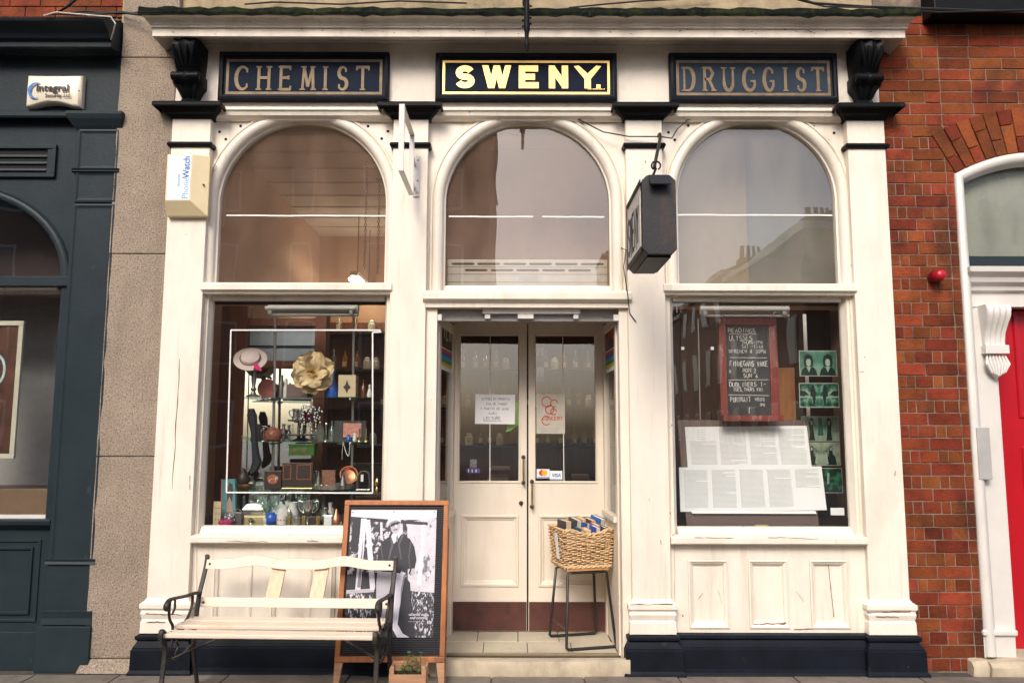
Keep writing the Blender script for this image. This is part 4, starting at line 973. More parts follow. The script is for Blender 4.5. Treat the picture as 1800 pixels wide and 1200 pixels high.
# brick strip above the slate shopfront
lb = thing('brick_wall', 'dark red brickwork above the slate blue shop cornice, top left', 'wall', (-3.6, .15, 4.6))
box('mortar_core', m_mortar, lb, LX0, gx0 - .006, .165, .4, zl(34, .15), 5.4, bevel=0)
zc = zl(31, .15) ; row = 0
while zc < 5.3:
    x = -4.4 + .11*(row % 2)
    while x < gx0 - .06:
        w = .231
        o = bpy.data.objects.new('brick', bme); sc.collection.objects.link(o); o.parent = lb
        x1 = min(x + w, gx0 - .008)
        o.scale = (x1 - x - .007, .06, course - .007); o.location = Vector(((x + x1)/2, .18, zc + course/2)) - ORG[lb.name]
        x += w
    zc += course; row += 1

# ================================================================== NAME BOARDS
def sign(label, l, r_, t, bt, txt, style):
    Y = -.03
    x0, x1 = PX(l, (t+bt)/2, Y), PX(r_, (t+bt)/2, Y); z1, z0 = PZ((l+r_)/2, t, Y), PZ((l+r_)/2, bt, Y)
    sg = thing('name_board', label, 'sign', ((x0+x1)/2, Y, z0))
    prof = [(0, .029), (0, Y + .012), (.006, Y), (.022, Y - .006), (.034, Y), (.040, Y + .020), (.046, Y + .022), (.052, Y + .030)]
    rings = [[(x0 + q, y_, z0 + q), (x1 - q, y_, z0 + q), (x1 - q, y_, z1 - q), (x0 + q, y_, z1 - q)] for q, y_ in prof]
    MB().loft(rings, caps=False).build('frame', m_navy, sg, smooth=True)
    yb = Y + .028
    bd = (m_signbg, m_signbg, m_signblue)[style]
    box('board', bd, sg, x0 + .045, x1 - .045, yb, .029, z0 + .045, z1 - .045, bevel=0)
    gm = (m_gold_old, m_gold, m_gold_old)[style]
    e = .060; wb = .020 if style != 1 else .017
    MB().stroke([(x0 + e, z0 + e), (x1 - e, z0 + e), (x1 - e, z1 - e), (x0 + e, z1 - e)], wb, yb - .0016, yb - .0004, closed=True).build('gilt_border', gm, sg)
    hh = z1 - z0
    yl0, yl1 = yb - .004, yb - .0004
    if style == 1:
        S = .046; cz0, ch = z0 + hh*.265, hh*.485
        pxs = {'S': (800, 834), 'W': (849, 897), 'E': (912, 945), 'N': (965, 999), 'Y': (1012, 1055)}
        for ch_, (a0, a1) in pxs.items():
            xa, xb = PX(a0, 132, Y), PX(a1, 132, Y); w = xb - xa
            mb = MB(); h_ = S/2
            fx = lambda p: xa + h_ + p*(w - S); fz = lambda p: cz0 + h_ + p*(ch - S)
            if ch_ == 'S': pp = [arc(.5, .745, .47, .255, 20, 270, 12) + arc(.5, .25, .5, .26, 90, -165, 12)[1:]]
            elif ch_ == 'W': pp = [[(-.05, 1.25), (.24, -.25)], [(.24, -.25), (.5, 1.2)], [(.5, 1.2), (.76, -.25)], [(.76, -.25), (1.05, 1.25)]]
            elif ch_ == 'E': pp = [[(0, -.25), (0, 1.25)], [(0, 1.0), (1.3, 1.0)], [(0, .5), (1.05, .5)], [(0, 0), (1.35, 0)]]
            elif ch_ == 'N': pp = [[(0, -.25), (0, 1.25)], [(1, -.25), (1, 1.25)], [(0, 1.05), (1, -.05)]]
            else: pp = [[(-.12, 1.25), (.5, .45)], [(1.12, 1.25), (.5, .45)], [(.5, .55), (.5, -.25)]]
            zmin, zmax = cz0, cz0 + ch
            for q, st_ in enumerate(pp): mb.stroke([(fx(a), fz(c)) for a, c in st_], S, yl0 - q*.0002, yl1)
            mb.v = [(x_, y_, min(zmax, max(zmin, z_))) for x_, y_, z_ in mb.v]
            mb.build('letter', gm, sg)
        x_ = PX(1049, 150, Y); MB().box(x_, x_ + .030, yl0, yl1, cz0, cz0 + .030).build('full_stop', gm, sg)
        tx = MB(); xx = PX(1034, 158, Y)
        while xx < PX(1063, 158, Y): tx.box(xx, xx + .005, yb - .001, yb - .0002, z0 + hh*.245, z0 + hh*.265); xx += random.uniform(.007, .012)
        tx.build('small_print', gm, sg)
    else:
        pxs = [(410, 437), (450, 474), (489, 513), (527, 553), (566, 575), (590, 612), (623, 650)] if style == 0 else [(1201, 1224), (1237, 1259), (1271, 1293), (1306, 1331), (1342, 1364), (1379, 1386), (1400, 1420), (1427, 1453)]
        S = .021; cz0, ch = z0 + hh*.235, hh*.465
        for q, ch_ in enumerate(txt):
            xa, xb = PX(pxs[q][0], 135, Y), PX(pxs[q][1], 135, Y); w = xb - xa; mb = MB()
            fx = lambda p: xa + S*.6 + p*(w - S*1.2); fz = lambda p: cz0 + p*ch
            strokes = {'M': [[(0.02, 0), (.12, 1)], [(.12, 1), (.5, .12)], [(.5, .12), (.88, 1)], [(.88, 1), (.98, 0)]]}.get(ch_, G[ch_])
            if ch_ == 'I': strokes = [[(.5, 0), (.5, 1)]]
            for j_, st_ in enumerate(strokes):
                pts = [(fx(a), fz(c)) for a, c in st_]
                if ch_ in 'CGSDU': ws = [S*(.6 + .7*abs(math.sin(math.pi*(i_ + .5)/len(pts)))) for i_ in range(len(pts))]
                else: ws = S*(.8 if (ch_ == 'M' and j_ in (0, 2)) else 1.0)
                mb.stroke(pts, ws, yl0 - j_*.0003, yl1)
            sf = S*.95
            def ser(px_, pz_, wd=1.0): mb.box(fx(px_) - sf*wd, fx(px_) + sf*wd, yl0 - .0011, yl1, fz(pz_) - S*.26, fz(pz_) + S*.26)
            def tick(px_, pz_): mb.box(fx(px_) - S*.3, fx(px_) + S*.3, yl0 - .0011, yl1, fz(pz_) - S*.75, fz(pz_) + S*.75)
            for sp in {'H': [(0,0),(0,1),(1,0),(1,1)], 'I': [(.5,0),(.5,1)], 'M': [(.02,0),(.98,0),(.1,1),(.9,1)], 'T': [(.5,0)], 'D': [(0,0),(0,1)], 'R': [(0,0),(0,1),(1,0)], 'U': [(0,1),(1,1)], 'E': [(0,0),(0,1)]}.get(ch_, []): ser(*sp)
            for sp in {'C': [(.92,.84),(.92,.16)], 'S': [(.86,.86),(.12,.14)], 'G': [(.92,.84)], 'T': [(0,.95),(1,.95)], 'E': [(.9,.95),(.95,.06),(.75,.52)]}.get(ch_, []): tick(*sp)
            mb.build('letter', gm, sg)
    return sg
sign('navy framed name board reading CHEMIST in faded gold serif letters', 383, 683, 90, 175, 'CHEMIST', 0)
sign('navy framed name board reading SWENY in bright gold letters over the door', 765, 1085, 92, 175, 'SWENY', 1)
sign('blue framed name board reading DRUGGIST in faded gold serif letters', 1178, 1474, 92, 177, 'DRUGGIST', 2)

# ================================================================== THINGS FIXED TO THE FRONT
# security alarm box on the slate shop
ax0, ax1 = PX(45, 160, -.0), PX(142, 160, -.0); az1, az0 = zl(131, 0), zl(188, 0)
al = thing('alarm_box', 'ivory alarm box reading Integral on the slate blue fascia', 'alarm', ((ax0+ax1)/2, 0, az0))
n = 10; rings = []
for k, (y_, ins) in enumerate([(LY - .001, .0), (LY - .035, .0), (LY - .055, .010), (LY - .062, .022)]):
    ring = []
    for q in range(n + 1):
        t = q/n; ring.append((ax0 + ins + (ax1 - ax0 - 2*ins)*t, y_ - .012*math.sin(math.pi*t)*(k > 1), az0 + ins + (.03*math.sin(math.pi*min(1, max(0, (t-.12)/.76)))) + 0.0))
    for q in range(n, -1, -1):
        t = q/n; ring.append((ax0 + ins + (ax1 - ax0 - 2*ins)*t, y_ - .012*math.sin(math.pi*t)*(k > 1), az1 - ins - .008*math.sin(math.pi*t)))
    rings.append(ring)
MB().loft(rings).build('casing', m_plastw, al, smooth=True)
ya = LY - .0785
font('Integral', .076, m_inkd, al, (ax0 + .085, ya, az0 + .112), off=.0018, sx=1.05)
font('Security Ltd', .038, m_inkd, al, (ax0 + .155, ya, az0 + .066), off=.0005)
sw = MB().stroke(arc(ax0 + .092, az0 + .115, .055, .058, 65, 285, 18), [.003 + .017*math.sin(math.pi*(k/18)) for k in range(19)], ya, ya + .002).build('swoosh', m_blue, al)
MB().lathe([(.0005, -.001), (.004, -.001), (.004, .01)], (ax1 - .015, LY - .06, (az0+az1)/2), 8, 'Y').build('screw', m_inkd, al)
# yellowed alarm box on the cream pilaster
Yp = -.10
bx0, bx1 = PX(289, 325, Yp), PX(362, 325, Yp); bz1, bz0 = PZ(320, 268, Yp), PZ(320, 377, Yp)
pw = thing('alarm_box', 'yellowed alarm box with white PhoneWatch sticker on the cream pilaster', 'alarm', ((bx0+bx1)/2, -.05, bz0))
xm = bx0 + (bx1 - bx0)*.64
back = [(bx0, -.001, bz0), (bx1, -.001, bz0), (bx1, -.001, bz1), (bx0, -.001, bz1)]
fr_ = [(bx0, Yp + .02, bz0 + .005), (bx1, Yp + .045, bz0 + .005), (bx1, Yp + .045, bz1), (bx0, Yp + .02, bz1)]
cas = MB()
v = [(bx0, -.001, bz0), (bx1, -.001, bz0), (bx1, -.001, bz1), (bx0, -.001, bz1),
     (bx0, -.040, bz0 + .004), (bx1, -.040, bz0 + .004), (bx1, -.045, bz1 - .006), (bx0, -.045, bz1 - .006),
     (bx0 + .010, Yp, bz0 + .10), (xm, Yp, bz0 + .10), (xm, Yp, bz1 - .015), (bx0 + .010, Yp, bz1 - .015)]
cas.add(v, [(0,1,2,3), (0,4,5,1), (1,5,6,2), (2,6,7,3), (3,7,4,0), (4,8,9,5), (5,9,10,6), (6,10,11,7), (7,11,8,4), (8,11,10,9)])
cas.build('casing', m_plast, pw, bevel=.004)
box('sticker', m_stick, pw, bx0 + .022, xm - .006, Yp - .002, Yp - .0004, bz0 + .105, bz1 - .02, bevel=0)
font('Phone', .066, m_lblue, pw, (xm - .016, Yp - .003, bz0 + .112), mx=UP, off=-.0006, sx=.92)
font('Watch', .066, m_blue, pw, (xm - .016, Yp - .003, bz0 + .262), mx=UP, off=.0012, sx=.90)
font('eircom', .034, m_lblue, pw, (xm - .078, Yp - .003, bz0 + .20), mx=UP, sx=.95)
for k in range(4):
    xq = bx0 + .06 + k*.022
    MB().hexa([(xq, -.062, bz0 + .045), (xq + .009, -.062, bz0 + .045), (xq + .009, -.055, bz0 + .040), (xq, -.055, bz0 + .040), (xq - .008, -.090, bz0 + .088), (xq + .001, -.090, bz0 + .088), (xq + .001, -.083, bz0 + .083), (xq - .008, -.083, bz0 + .083)]).build('slot', m_dark, pw)
    box('top_slot', m_dark, pw, xq, xq + .01, -.075, -.06, bz1 - .012, bz1 - .0045, bevel=0)
MB().lathe([(.0005, -.012), (.006, -.012), (.006, .01)], (bx1 - .03, -.062, (bz0+bz1)/2), 8, 'Y').build('screw', m_inkd, pw)

# hanging lantern sign
hy0, hy1 = -1.10, -.54
hx0, hx1 = PX(1129, 380, hy0), PX(1189, 380, hy0); hz1, hz0 = PZ(1160, 308, hy0), PZ(1160, 447, hy0)
hs = thing('hanging_sign', 'rusty black box sign hanging over the pavement with white SWENY side', 'sign', ((hx0+hx1)/2, (hy0+hy1)/2, hz0))
c = .03; ringp = [(hx0 + c, hz0), (hx1 - c, hz0), (hx1, hz0 + c), (hx1, hz1 - c), (hx1 - c, hz1), (hx0 + c, hz1), (hx0, hz1 - c), (hx0, hz0 + c)]
m_rust = mat('rusty_black_steel', (.018, .018, .021), .5, .3, 8, bump=.15, bscale=50, metal=.3, spots=[((.06, .035, .022), 9, .52, .15, .6, (1, 1, .6)), ((.35, .33, .3), 60, .70, .03, .6, (1, 1, 1))])
MB().poly(ringp, hy0, hy1).build('casing', m_rust, hs, bevel=.004)
box('side_panel', flat('pale_acrylic', (.70, .66, .58), .3), hs, hx0 - .004, hx0 + .02, hy0 + .05, hy1 - .03, hz0 + .05, hz1 - .05, bevel=.002)
box('side_panel', flat('pale_acrylic_far', (.70, .66, .58), .3), hs, hx1 - .02, hx1 + .004, hy0 + .05, hy1 - .03, hz0 + .05, hz1 - .05, bevel=.002)
for z_ in (hz0 + .02, hz1 - .05): box('edge_rail', m_rust, hs, hx0 - .010, hx0 - .0045, hy0 + .01, hy1, z_, z_ + .03, bevel=.002)
box('edge_rail', m_rust, hs, hx0 - .010, hx0 - .0045, hy1 - .03, hy1, hz0 + .051, hz1 - .051, bevel=.002)
tx = MB(); write(tx, 'SWENY', 0, 0, .22, .026, -.002, 0, width=.40)
tx.xf(Matrix.Translation((hx0 - .0042, hy1 - .05, hz0 + .10)) @ Matrix.Rotation(-math.pi/2, 4, 'Z')).build('lettering', m_inkd, hs)
MB().polyx([(hy0 - .06, hz1 - .075), (hy0 - .064, hz1 - .07), (hy0 - .002, hz1 + .002), (hy0 + .02, hz1 + .002), (hy0 + .02, hz1 - .004), (hy0 - .002, hz1 - .006)], hx0 + c + .01, hx1 - c - .008).build('hood', m_rust, hs)
box('bottom_tray', m_black, hs, hx0 + .03, hx1 - .03, hy0 + .03, hy1 - .1, hz0 - .012, hz0 - .001, bevel=.002)
hk = MB(); hxm = (hx0 + hx1)/2 + .0; wallz = PZ(1160, 243, -.02); wx = PX(1160, 243, -.05)
zh = PZ(1153, 288, -.74); xh = PX(1153, 288, -.74)
hk.tube([(wx, .0, wallz + .03), (wx, -.05, wallz + .02), (wx, -.07, wallz - .01), (xh - .008, -.74, zh - .01), (xh - .02, -.80, zh - .05)], .011, 8).build('support_arm', m_iron, hs, smooth=True)
MB().tube([(xh + .028*math.cos(R(t)), -.74, zh - .012 + .028*math.sin(R(t))) for t in range(-60, 260, 20)], .006, 6).build('hook', m_iron, hs, smooth=True)
MB().tube([(xh, -.74, zh - .03), (hxm - .02, -.76, hz1 - .005)], .008, 6).build('hanger_rod', m_iron, hs)
sw = thing('stay_wire', 'rusty stay wire running from arch to hanging sign bracket', 'wire', (PX(1100, 240, .0), .0, wallz))
p0 = P(1013, 211, YS); p1 = P(1222, 211, YS)
MB().tube([(p0[0], YS - .002, p0[1]), (p0[0], YS - .03, p0[1]), (PX(1060, 232, .0), .0, PZ(1060, 232, .0)), (PX(1105, 241, -.02), -.03, PZ(1105, 241, -.02)), (wx, -.05, wallz), (PX(1180, 245, .0), -.02, PZ(1180, 245, .0)), (PX(1190, 228, .03), .02, PZ(1190, 228, .03)), (PX(1208, 212, .05), .04, PZ(1208, 212, .05)), (p1[0], YS - .03, p1[1]), (p1[0], YS - .002, p1[1])], .0048, 6).build('wire', m_iron, sw, smooth=True)
for p_ in (p0, p1): MB().lathe([(.001, -.03), (.010, -.03), (.014, -.01), (.018, 0)], (p_[0], YS - .001, p_[1]), 10, 'Y').build('eye_bolt', m_iron, sw)
# dangling cable beside the hanging sign
MB().tube([(PX(1090, 436, YS) , YS - .01, PZ(1090, 436, YS)), (PX(1100, 440, .0), -.012, PZ(1100, 440, .0)), (PX(1096, 470, .0), -.006, PZ(1096, 470, .0)), (PX(1102, 520, .0), -.045, PZ(1102, 520, -.04)), (PX(1106, 550, .0), -.01, PZ(1106, 550, .0)), (PX(1118, 566, .0), -.004, PZ(1118, 566, .0))], .004, 6).build('loose_cable', m_iron)
tag(bpy.data.objects['loose_cable'], 'thin loose cable hanging down the pilaster below the box sign', 'cable')
# white open frame bracket
wy0, wy1 = -.62, -.12
f = thing('bracket_frame', 'white empty sign bracket frame projecting from the left middle pilaster', 'bracket', (PX(710, 300, -.1), -.1, PZ(710, 342, -.1)))
fx = PX(706, 240, wy0); z1 = PZ(706, 184, wy0); z0 = PZ(706, 296, wy0)
mb = MB()
mb.box(fx - .018, fx + .018, wy0 - .012, wy0, z0 - .02, z1); mb.box(fx - .0175, fx + .0175, wy1, wy1 + .012, z0 - .02, z1); 
mb.box(fx - .017, fx + .017, wy0 + .0005, wy1 - .0005, z1 - .012, z1 - .0005); mb.box(fx - .017, fx + .017, wy0 + .0005, wy1 - .0005, z0 - .0195, z0 - .008)
mb.build('frame_bar', m_white, f, bevel=.002)
box('wall_plate', m_white, f, fx - .0, fx + .045, -.012, -.0012, z0 + .0, z0 + .30, bevel=.002)
for z_ in (z0 + .06, z0 + .24): box('standoff', m_white, f, fx + .004, fx + .018, wy1 + .0125, -.0125, z_ - .012, z_ + .012, bevel=.002)
for z_ in (z0 + .03, z0 + .12, z0 + .27): MB().lathe([(.0005, -.005), (.006, -.005), (.007, 0)], (fx + .032, -.0125, z_), 8, 'Y').build('bolt_head', m_steel, f)
# black cast lamp bracket end above the middle name board
ly = -.75
lx = PX(926, 45, ly); lt = PZ(926, -60, ly); zb_ = PZ(926, 90, ly)
lb_ = thing('lamp_bracket', 'black cast iron bracket arm hanging down over the SWENY board', 'bracket', (lx, ly, zb_))
pr = [(.010, 0), (.014, .03), (.017, .05), (.013, .06), (.016, .12), (.022, .14), (.022, .17), (.019, .24), (.022, .27), (.020, .30), (.017, .36), (.024, .39), (.019, .42), (.017, .6)]
MB().lathe([(r_*.9, h_) for r_, h_ in pr], (lx, ly, zb_), 14).build('drop_rod', m_black, lb_, smooth=True)
MB().tube([(lx, ly, zb_ + .58), (lx, ly + .02, zb_ + .68), (lx, ly + .12, zb_ + .75), (lx, .31, zb_ + .80)], .018, 10).build('wall_arm', m_black, lb_, smooth=True)
for k in range(8):
    MB().tube([(lx + (.022 if k % 2 else -.022), ly, zb_ + .16 + k*.02), (lx + (.028 if k % 2 else -.028), ly, zb_ + .165 + k*.02)], .008, 6).build('bead', m_black, lb_)
# red sounder on the brick wall
rx, rz = P(1650, 486, WY - .05)
rs_ = thing('red_beacon', 'red alarm beacon fixed to the brick wall beside the door', 'beacon', (rx, WY, rz - .05))
MB().lathe([(.001, 0), (.042, 0), (.043, -.02), (.040, -.07)], (rx - .015, WY + .0, rz), 20, 'Y').build('base', flat('dark_red_plastic', (.16, .006, .015), .4), rs_, smooth=True)
for k in range(16):
    a_ = 2*math.pi*k/16; MB().tube([(rx - .015 + .042*math.cos(a_), WY - .015, rz + .042*math.sin(a_)), (rx - .015 + .041*math.cos(a_), WY - .066, rz + .041*math.sin(a_))], .0035, 5).build('rib', bpy.data.materials['dark_red_plastic'], rs_)
MB().lathe([(.040, -.071), (.037, -.10), (.034, -.118), (.025, -.126), (.001, -.128)], (rx - .015, WY, rz), 20, 'Y').build('lens', m_redl, rs_, smooth=True)
# cables along the top
def cable(label, pts, r_=.006, m=m_cable):
    o = MB().tube([Vector(p) for p in pts], r_, 6).build('cable', m, smooth=True); tag(o, label, 'cable'); return o
def cp(px, py, Y): x_, z_ = P(px, py, Y); return (x_, Y, z_)
cable('thick black cable draped from the brickwork over the slate cornice', [cp(150, -15, .0), cp(118, 12, -.02), cp(100, 24, -.05), cp(140, 26, -.08), cp(215, 22, -.05), cp(260, 28, -.1)], .010)
cable('black cable crossing the granite pier to the mossy flashing', [cp(78, 27, -.1), cp(150, 20, .0), cp(210, 25, .0), cp(245, 22, -.05)], .006)
cable('white cable looped down the end of the slate cornice', [cp(77, 28, -.26), cp(98, 22, -.26), cp(195, 30, -.26), cp(203, 42, -.26), cp(199, 58, -.2), cp(195, 70, -.12)], .005, m_cablew)
cable('black cable sagging along the wall above the CHEMIST board', [cp(430, 8, -.02), cp(480, 4, .0), cp(600, 8, .0), cp(700, 2, .0), cp(820, 6, .02)], .006)
cable('black cable rising across the wall above the SWENY board', [cp(1000, 14, .0), cp(1060, 8, .0), cp(1130, 2, .02), cp(1250, -4, .03)], .006)
cable('bundle of black cable drooping above the DRUGGIST board', [cp(1398, -4, .0), cp(1430, 6, .0), cp(1520, 12, .0), cp(1640, 16, -.15), cp(1800, 22, -.16)], .009)
cable('lower black cable drooping above the DRUGGIST board', [cp(1402, 0, .01), cp(1450, 12, .0), cp(1540, 14, -.02), cp(1650, 22, -.16), cp(1800, 18, -.17)], .006)

# ================================================================== BENCH
bx_l, bx_r = -2.025, -.762
BW = bx_r - bx_l
bench = thing('park_bench', 'pine slatted bench with black cast iron ends under the left window', 'bench', ((bx_l + bx_r)/2, -.53, 0), R(-2.0), local=True)
hw = BW/2
def yb(Y): return Y + .48           # local y from photograph depth
def rail_xz(p0, p1): pass
# seat slats
for (y0, y1, z_) in ((-.745, -.640, .412), (-.598, -.493, .428), (-.452, -.352, .424)):
    box('seat_slat', m_pine, bench, -hw + .01, hw - .01, yb(y0), yb(y1), z_, z_ + .024, bevel=.005)
# back rails: a leaning plane, y at height z
def ylean(z): return yb(-.285 + (z - .42)*.33)
zt0 = PZ(500, 1003, -.17); 
n = 44; rings = []
for k in range(n + 1):
    t = k/n; x_ = -hw + .015 + (BW - .03)*t
    hump = 0
    for c_ in (.265, .735):
        d = abs(t - c_)/.16
        if d < 1: hump = max(hump, .5 + .5*math.cos(math.pi*d))
    za = .712 + .022*hump; zb_ = .768 + .026*hump
    yf = ylean(.77) - .012
    rings.append([(x_, ylean(za) - .012, za), (x_, ylean(zb_) - .012, zb_), (x_, ylean(zb_) + .010, zb_), (x_, ylean(za) + .010, za)])
MB().loft(rings).build('top_rail', m_pine, bench, bevel=.004)
rings = [[(x_, ylean(.487) - .010, .487), (x_, ylean(.543) - .010, .543), (x_, ylean(.543) + .010, .543), (x_, ylean(.487) + .010, .487)] for x_ in (-hw + .012, hw - .012)]
MB().loft(rings).build('middle_rail', m_pine, bench, bevel=.004)
for xc in (-.145, .14):
    w = .046
    MB().hexa([(xc - w - .012, ylean(.53) + .0105, .53), (xc + w - .012, ylean(.53) + .0105, .53), (xc + w - .012, ylean(.53) + .028, .53), (xc - w - .012, ylean(.53) + .028, .53),
               (xc - w + .008, ylean(.74) + .0105, .74), (xc + w + .008, ylean(.74) + .0105, .74), (xc + w + .008, ylean(.74) + .028, .74), (xc - w + .008, ylean(.74) + .028, .74)]).build('back_slat', m_pinev, bench, bevel=.003)
def smooth_path(pts, n=6):
    P_ = [Vector(p) for p in pts]; out = []
    for i in range(len(P_) - 1):
        p0, p1, p2, p3 = P_[max(i-1, 0)], P_[i], P_[i+1], P_[min(i+2, len(P_)-1)]
        for k in range(n):
            t = k/n
            out.append(.5*((2*p1) + (p2 - p0)*t + (2*p0 - 5*p1 + 4*p2 - p3)*t*t + (3*p1 - p0 - 3*p2 + p3)*t**3))
    out.append(P_[-1]); return out
for s in (-1, 1):
    xe = s*(hw - .008)
    def T(pts, r_, name, sx=1.5):
        r_ *= .8
        return MB().tube(smooth_path([(xe, yb(a), c_) for a, c_ in pts]), r_, 8, sx).build(name, m_iron, bench, smooth=True)
    T([(-.30, .37), (-.285, .45), (-.262, .55), (-.205, .66), (-.172, .73), (-.158, .782), (-.166, .792)], .013, 'back_post')
    T([(-.255, .57), (-.34, .585), (-.46, .592), (-.58, .605), (-.665, .612), (-.705, .598), (-.715, .575), (-.70, .562), (-.688, .575)], .013, 'arm_rest', 1.6)
    T([(-.665, .605), (-.672, .56), (-.66, .50), (-.615, .45), (-.62, .41)], .009, 'arm_scroll', 1.3)
    T([(-.60, .598), (-.60, .55), (-.63, .52)], .007, 'arm_scroll', 1.3)
    T([(-.36, .585), (-.36, .52), (-.42, .45), (-.52, .42)], .009, 'arm_scroll', 1.3)
    T([(-.762, .40), (-.765, .435), (-.75, .455), (-.70, .425), (-.62, .405), (-.45, .405), (-.29, .40)], .013, 'seat_bearer', 1.5)
    T([(-.735, .415), (-.70, .34), (-.715, .2), (-.745, .08), (-.765, .0)], .015, 'front_leg', 1.3)
    T([(-.30, .40), (-.315, .28), (-.285, .15), (-.245, .05), (-.23, .0)], .014, 'rear_leg', 1.3)
    T([(-.705, .30), (-.60, .25), (-.45, .25), (-.31, .28)], .008, 'leg_tie', 1.2)
    T([(-.60, .40), (-.62, .33), (-.58, .27), (-.53, .31), (-.56, .35)], .007, 'leg_scroll', 1.2)
    for (a, c_) in ((-.69, .437), (-.545, .453), (-.40, .449)):
        MB().lathe([(.008, 0), (.006, .004), (.001, .005)], (s*(hw - .035), yb(a), c_ - .001), 8).build('bolt_head', m_steel, bench)
    for z_ in (.515, .742): MB().lathe([(.009, 0), (.007, -.004), (.001, -.005)], (s*(hw - .04), ylean(z_) - .0115, z_), 8, 'Y').build('bolt_head', m_bronze, bench)
MB().tube([(-hw + .01, yb(-.60), .26), (-hw + .32, yb(-.48), .385)], .008, 6).build('brace_rod', m_iron, bench)
MB().tube([(hw - .01, yb(-.60), .26), (hw - .32, yb(-.48), .385)], .008, 6).build('brace_rod', m_iron, bench)

# ================================================================== POSTER BOARD (A-frame)
zt_, zb_ = PZ(690, 879, -.04), PZ(690, 1162, -.24)
def Yb(z): return -.24 + (z - zb_)/(zt_ - zb_)*.20
ax0, ax1 = PX(599, 1010, -.13), PX(786, 1010, -.13)
0 and print('board', PX(605, 880, Yb(zt_)), PX(787, 880, Yb(zt_)), PX(592, 1160, Yb(zb_)), PX(783, 1160, Yb(zb_)), PZ(690, 880, Yb(zt_)), PZ(690, 1160, Yb(zb_)))
pbd = thing('poster_board', 'orange wooden framed pavement board with black and white photograph of a man', 'board', ((ax0+ax1)/2, -.25, 0))
SHEAR = Matrix(((1, 0, 0, 0), (0, 1, .20/(zt_ - zb_), -.24 - zb_*.20/(zt_ - zb_)), (0, 0, 1, 0), (0, 0, 0, 1)))
def bd(mb, name, m, parent=pbd, **k): return mb.xf(SHEAR).build(name, m, parent, **k)
fwid = .042
bd(MB().box(ax0, ax1, -.022, .018, zt_ - fwid*.7, zt_), 'frame_rail', m_oak, bevel=.003)
bd(MB().box(ax0 + .0005, ax1 - .0005, -.022, .018, zb_, zb_ + fwid*.8), 'frame_rail', m_oak, bevel=.003)
for x0, x1 in ((ax0, ax0 + fwid*.8), (ax1 - fwid*.8, ax1)):
    bd(MB().box(x0, x1, -.021, .0175, zb_ + fwid*.8 + .0005, zt_ - fwid*.7 - .0005), 'frame_stile', m_oak, bevel=.003)
for x0, x1, e in ((ax0 + .0, ax0 + .055, 1), (ax1 - .055, ax1 - .0, -1)):
    q = .012
    bd(MB().hexa([(x0 + (.0 if e > 0 else .02), -.015, -.0), (x1 - (.02 if e > 0 else .0), -.015, 0), (x1 - (.02 if e > 0 else .0), .012, 0), (x0 + (.0 if e > 0 else .02), .012, 0), (x0, -.015, zb_ - .001), (x1, -.015, zb_ - .001), (x1, .012, zb_ - .001), (x0, .012, zb_ - .001)]), 'front_leg', m_crate, bevel=.003)
    xb_ = (x0 + x1)/2 + (-.035 if e > 0 else .035)
    bd(MB().box(xb_ - .018 + .02*e, xb_ + .018 + .02*e, .0195, .042, .0, .95), 'rear_leg', m_oak, bevel=.003)
cb = MB(); z_ = zb_ + fwid*.8; cor = []
bx0_, bx1_ = ax0 + fwid*.8, ax1 - fwid*.8
rr = [];  pts = []
while z_ < zt_ - fwid*.7 - .004:
    pts += [(-.002, z_), (-.007, z_ + .004), (-.007, z_ + .009), (-.002, z_ + .0125)]; z_ += .0135
rings = [[(x_, y_, zq) for y_, zq in pts + [(.006, pts[-1][1]), (.006, pts[0][1])]] for x_ in (bx0_, bx1_)]
bd(MB().loft(rings), 'ribbed_panel', m_corr)
# the photograph: flat print
qx0, qx1 = PX(611, 1010, -.135), PX(764.5, 1010, -.135); qz1, qz0 = zt_ - .062, zb_ + .145
px0_, px1_ = qx0, qx1
def gp_(u, v): return (qx0 + (qx1 - qx0)*u, qz0 + (qz1 - qz0)*v)
m_pw = flat('print_white', (.62, .60, .66), .45); m_pd = flat('print_black', (.018, .017, .026), .45)
m_pk = flat('print_dark_grey', (.075, .07, .09), .45); m_pg = flat('print_mid_grey', (.20, .19, .23), .45); m_pl = flat('print_light_grey', (.42, .40, .44), .45)
m_fol = mat('print_foliage', (.03, .03, .04), .45, .2, 30, spots=[((.6, .58, .63), 34, .50, .05, .95, (1, 1, .8))])
m_wall = mat('print_wall', (.55, .53, .58), .45, .1, 20, spots=[((.05, .05, .06), 22, .57, .05, .8, (1, 1, .5))])
m_grass = mat('print_grass', (.03, .03, .04), .45, .2, 30, spots=[((.62, .6, .65), 45, .53, .05, .95, (1.6, 1, .8))])
lay = [0]
ps = bd(MB().box(qx0, qx1, -.0085, -.0075, qz0, qz1), 'poster', m_pw)
def pr(pts, m, name='print'):
    lay[0] += 1; y_ = -.0086 - lay[0]*.00006
    return bd(MB().poly([gp_(u, v) for u, v in pts], y_, y_ + .00003), name, m, ps)
pr([(.0, .0), (1, 0), (1, .34), (.62, .36), (.0, .33)], m_grass)
pr([(.0, .36), (.80, .36), (.80, .92), (0, .92)], m_fol)
pr([(.0, .36), (.36, .36), (.36, .50), (.0, .48)], m_pd)
pr([(.02, .66), (.1, .66), (.12, .92), (.02, .92)], m_pd)
pr([(.70, .36), (1, .34), (1, .94), (.66, .90)], m_wall)
pr([(0, .33), (.62, .36), (.62, .385), (0, .36)], m_pl)
pr([(0, .915), (.9, .875), (.9, .90), (0, .945)], m_pd)
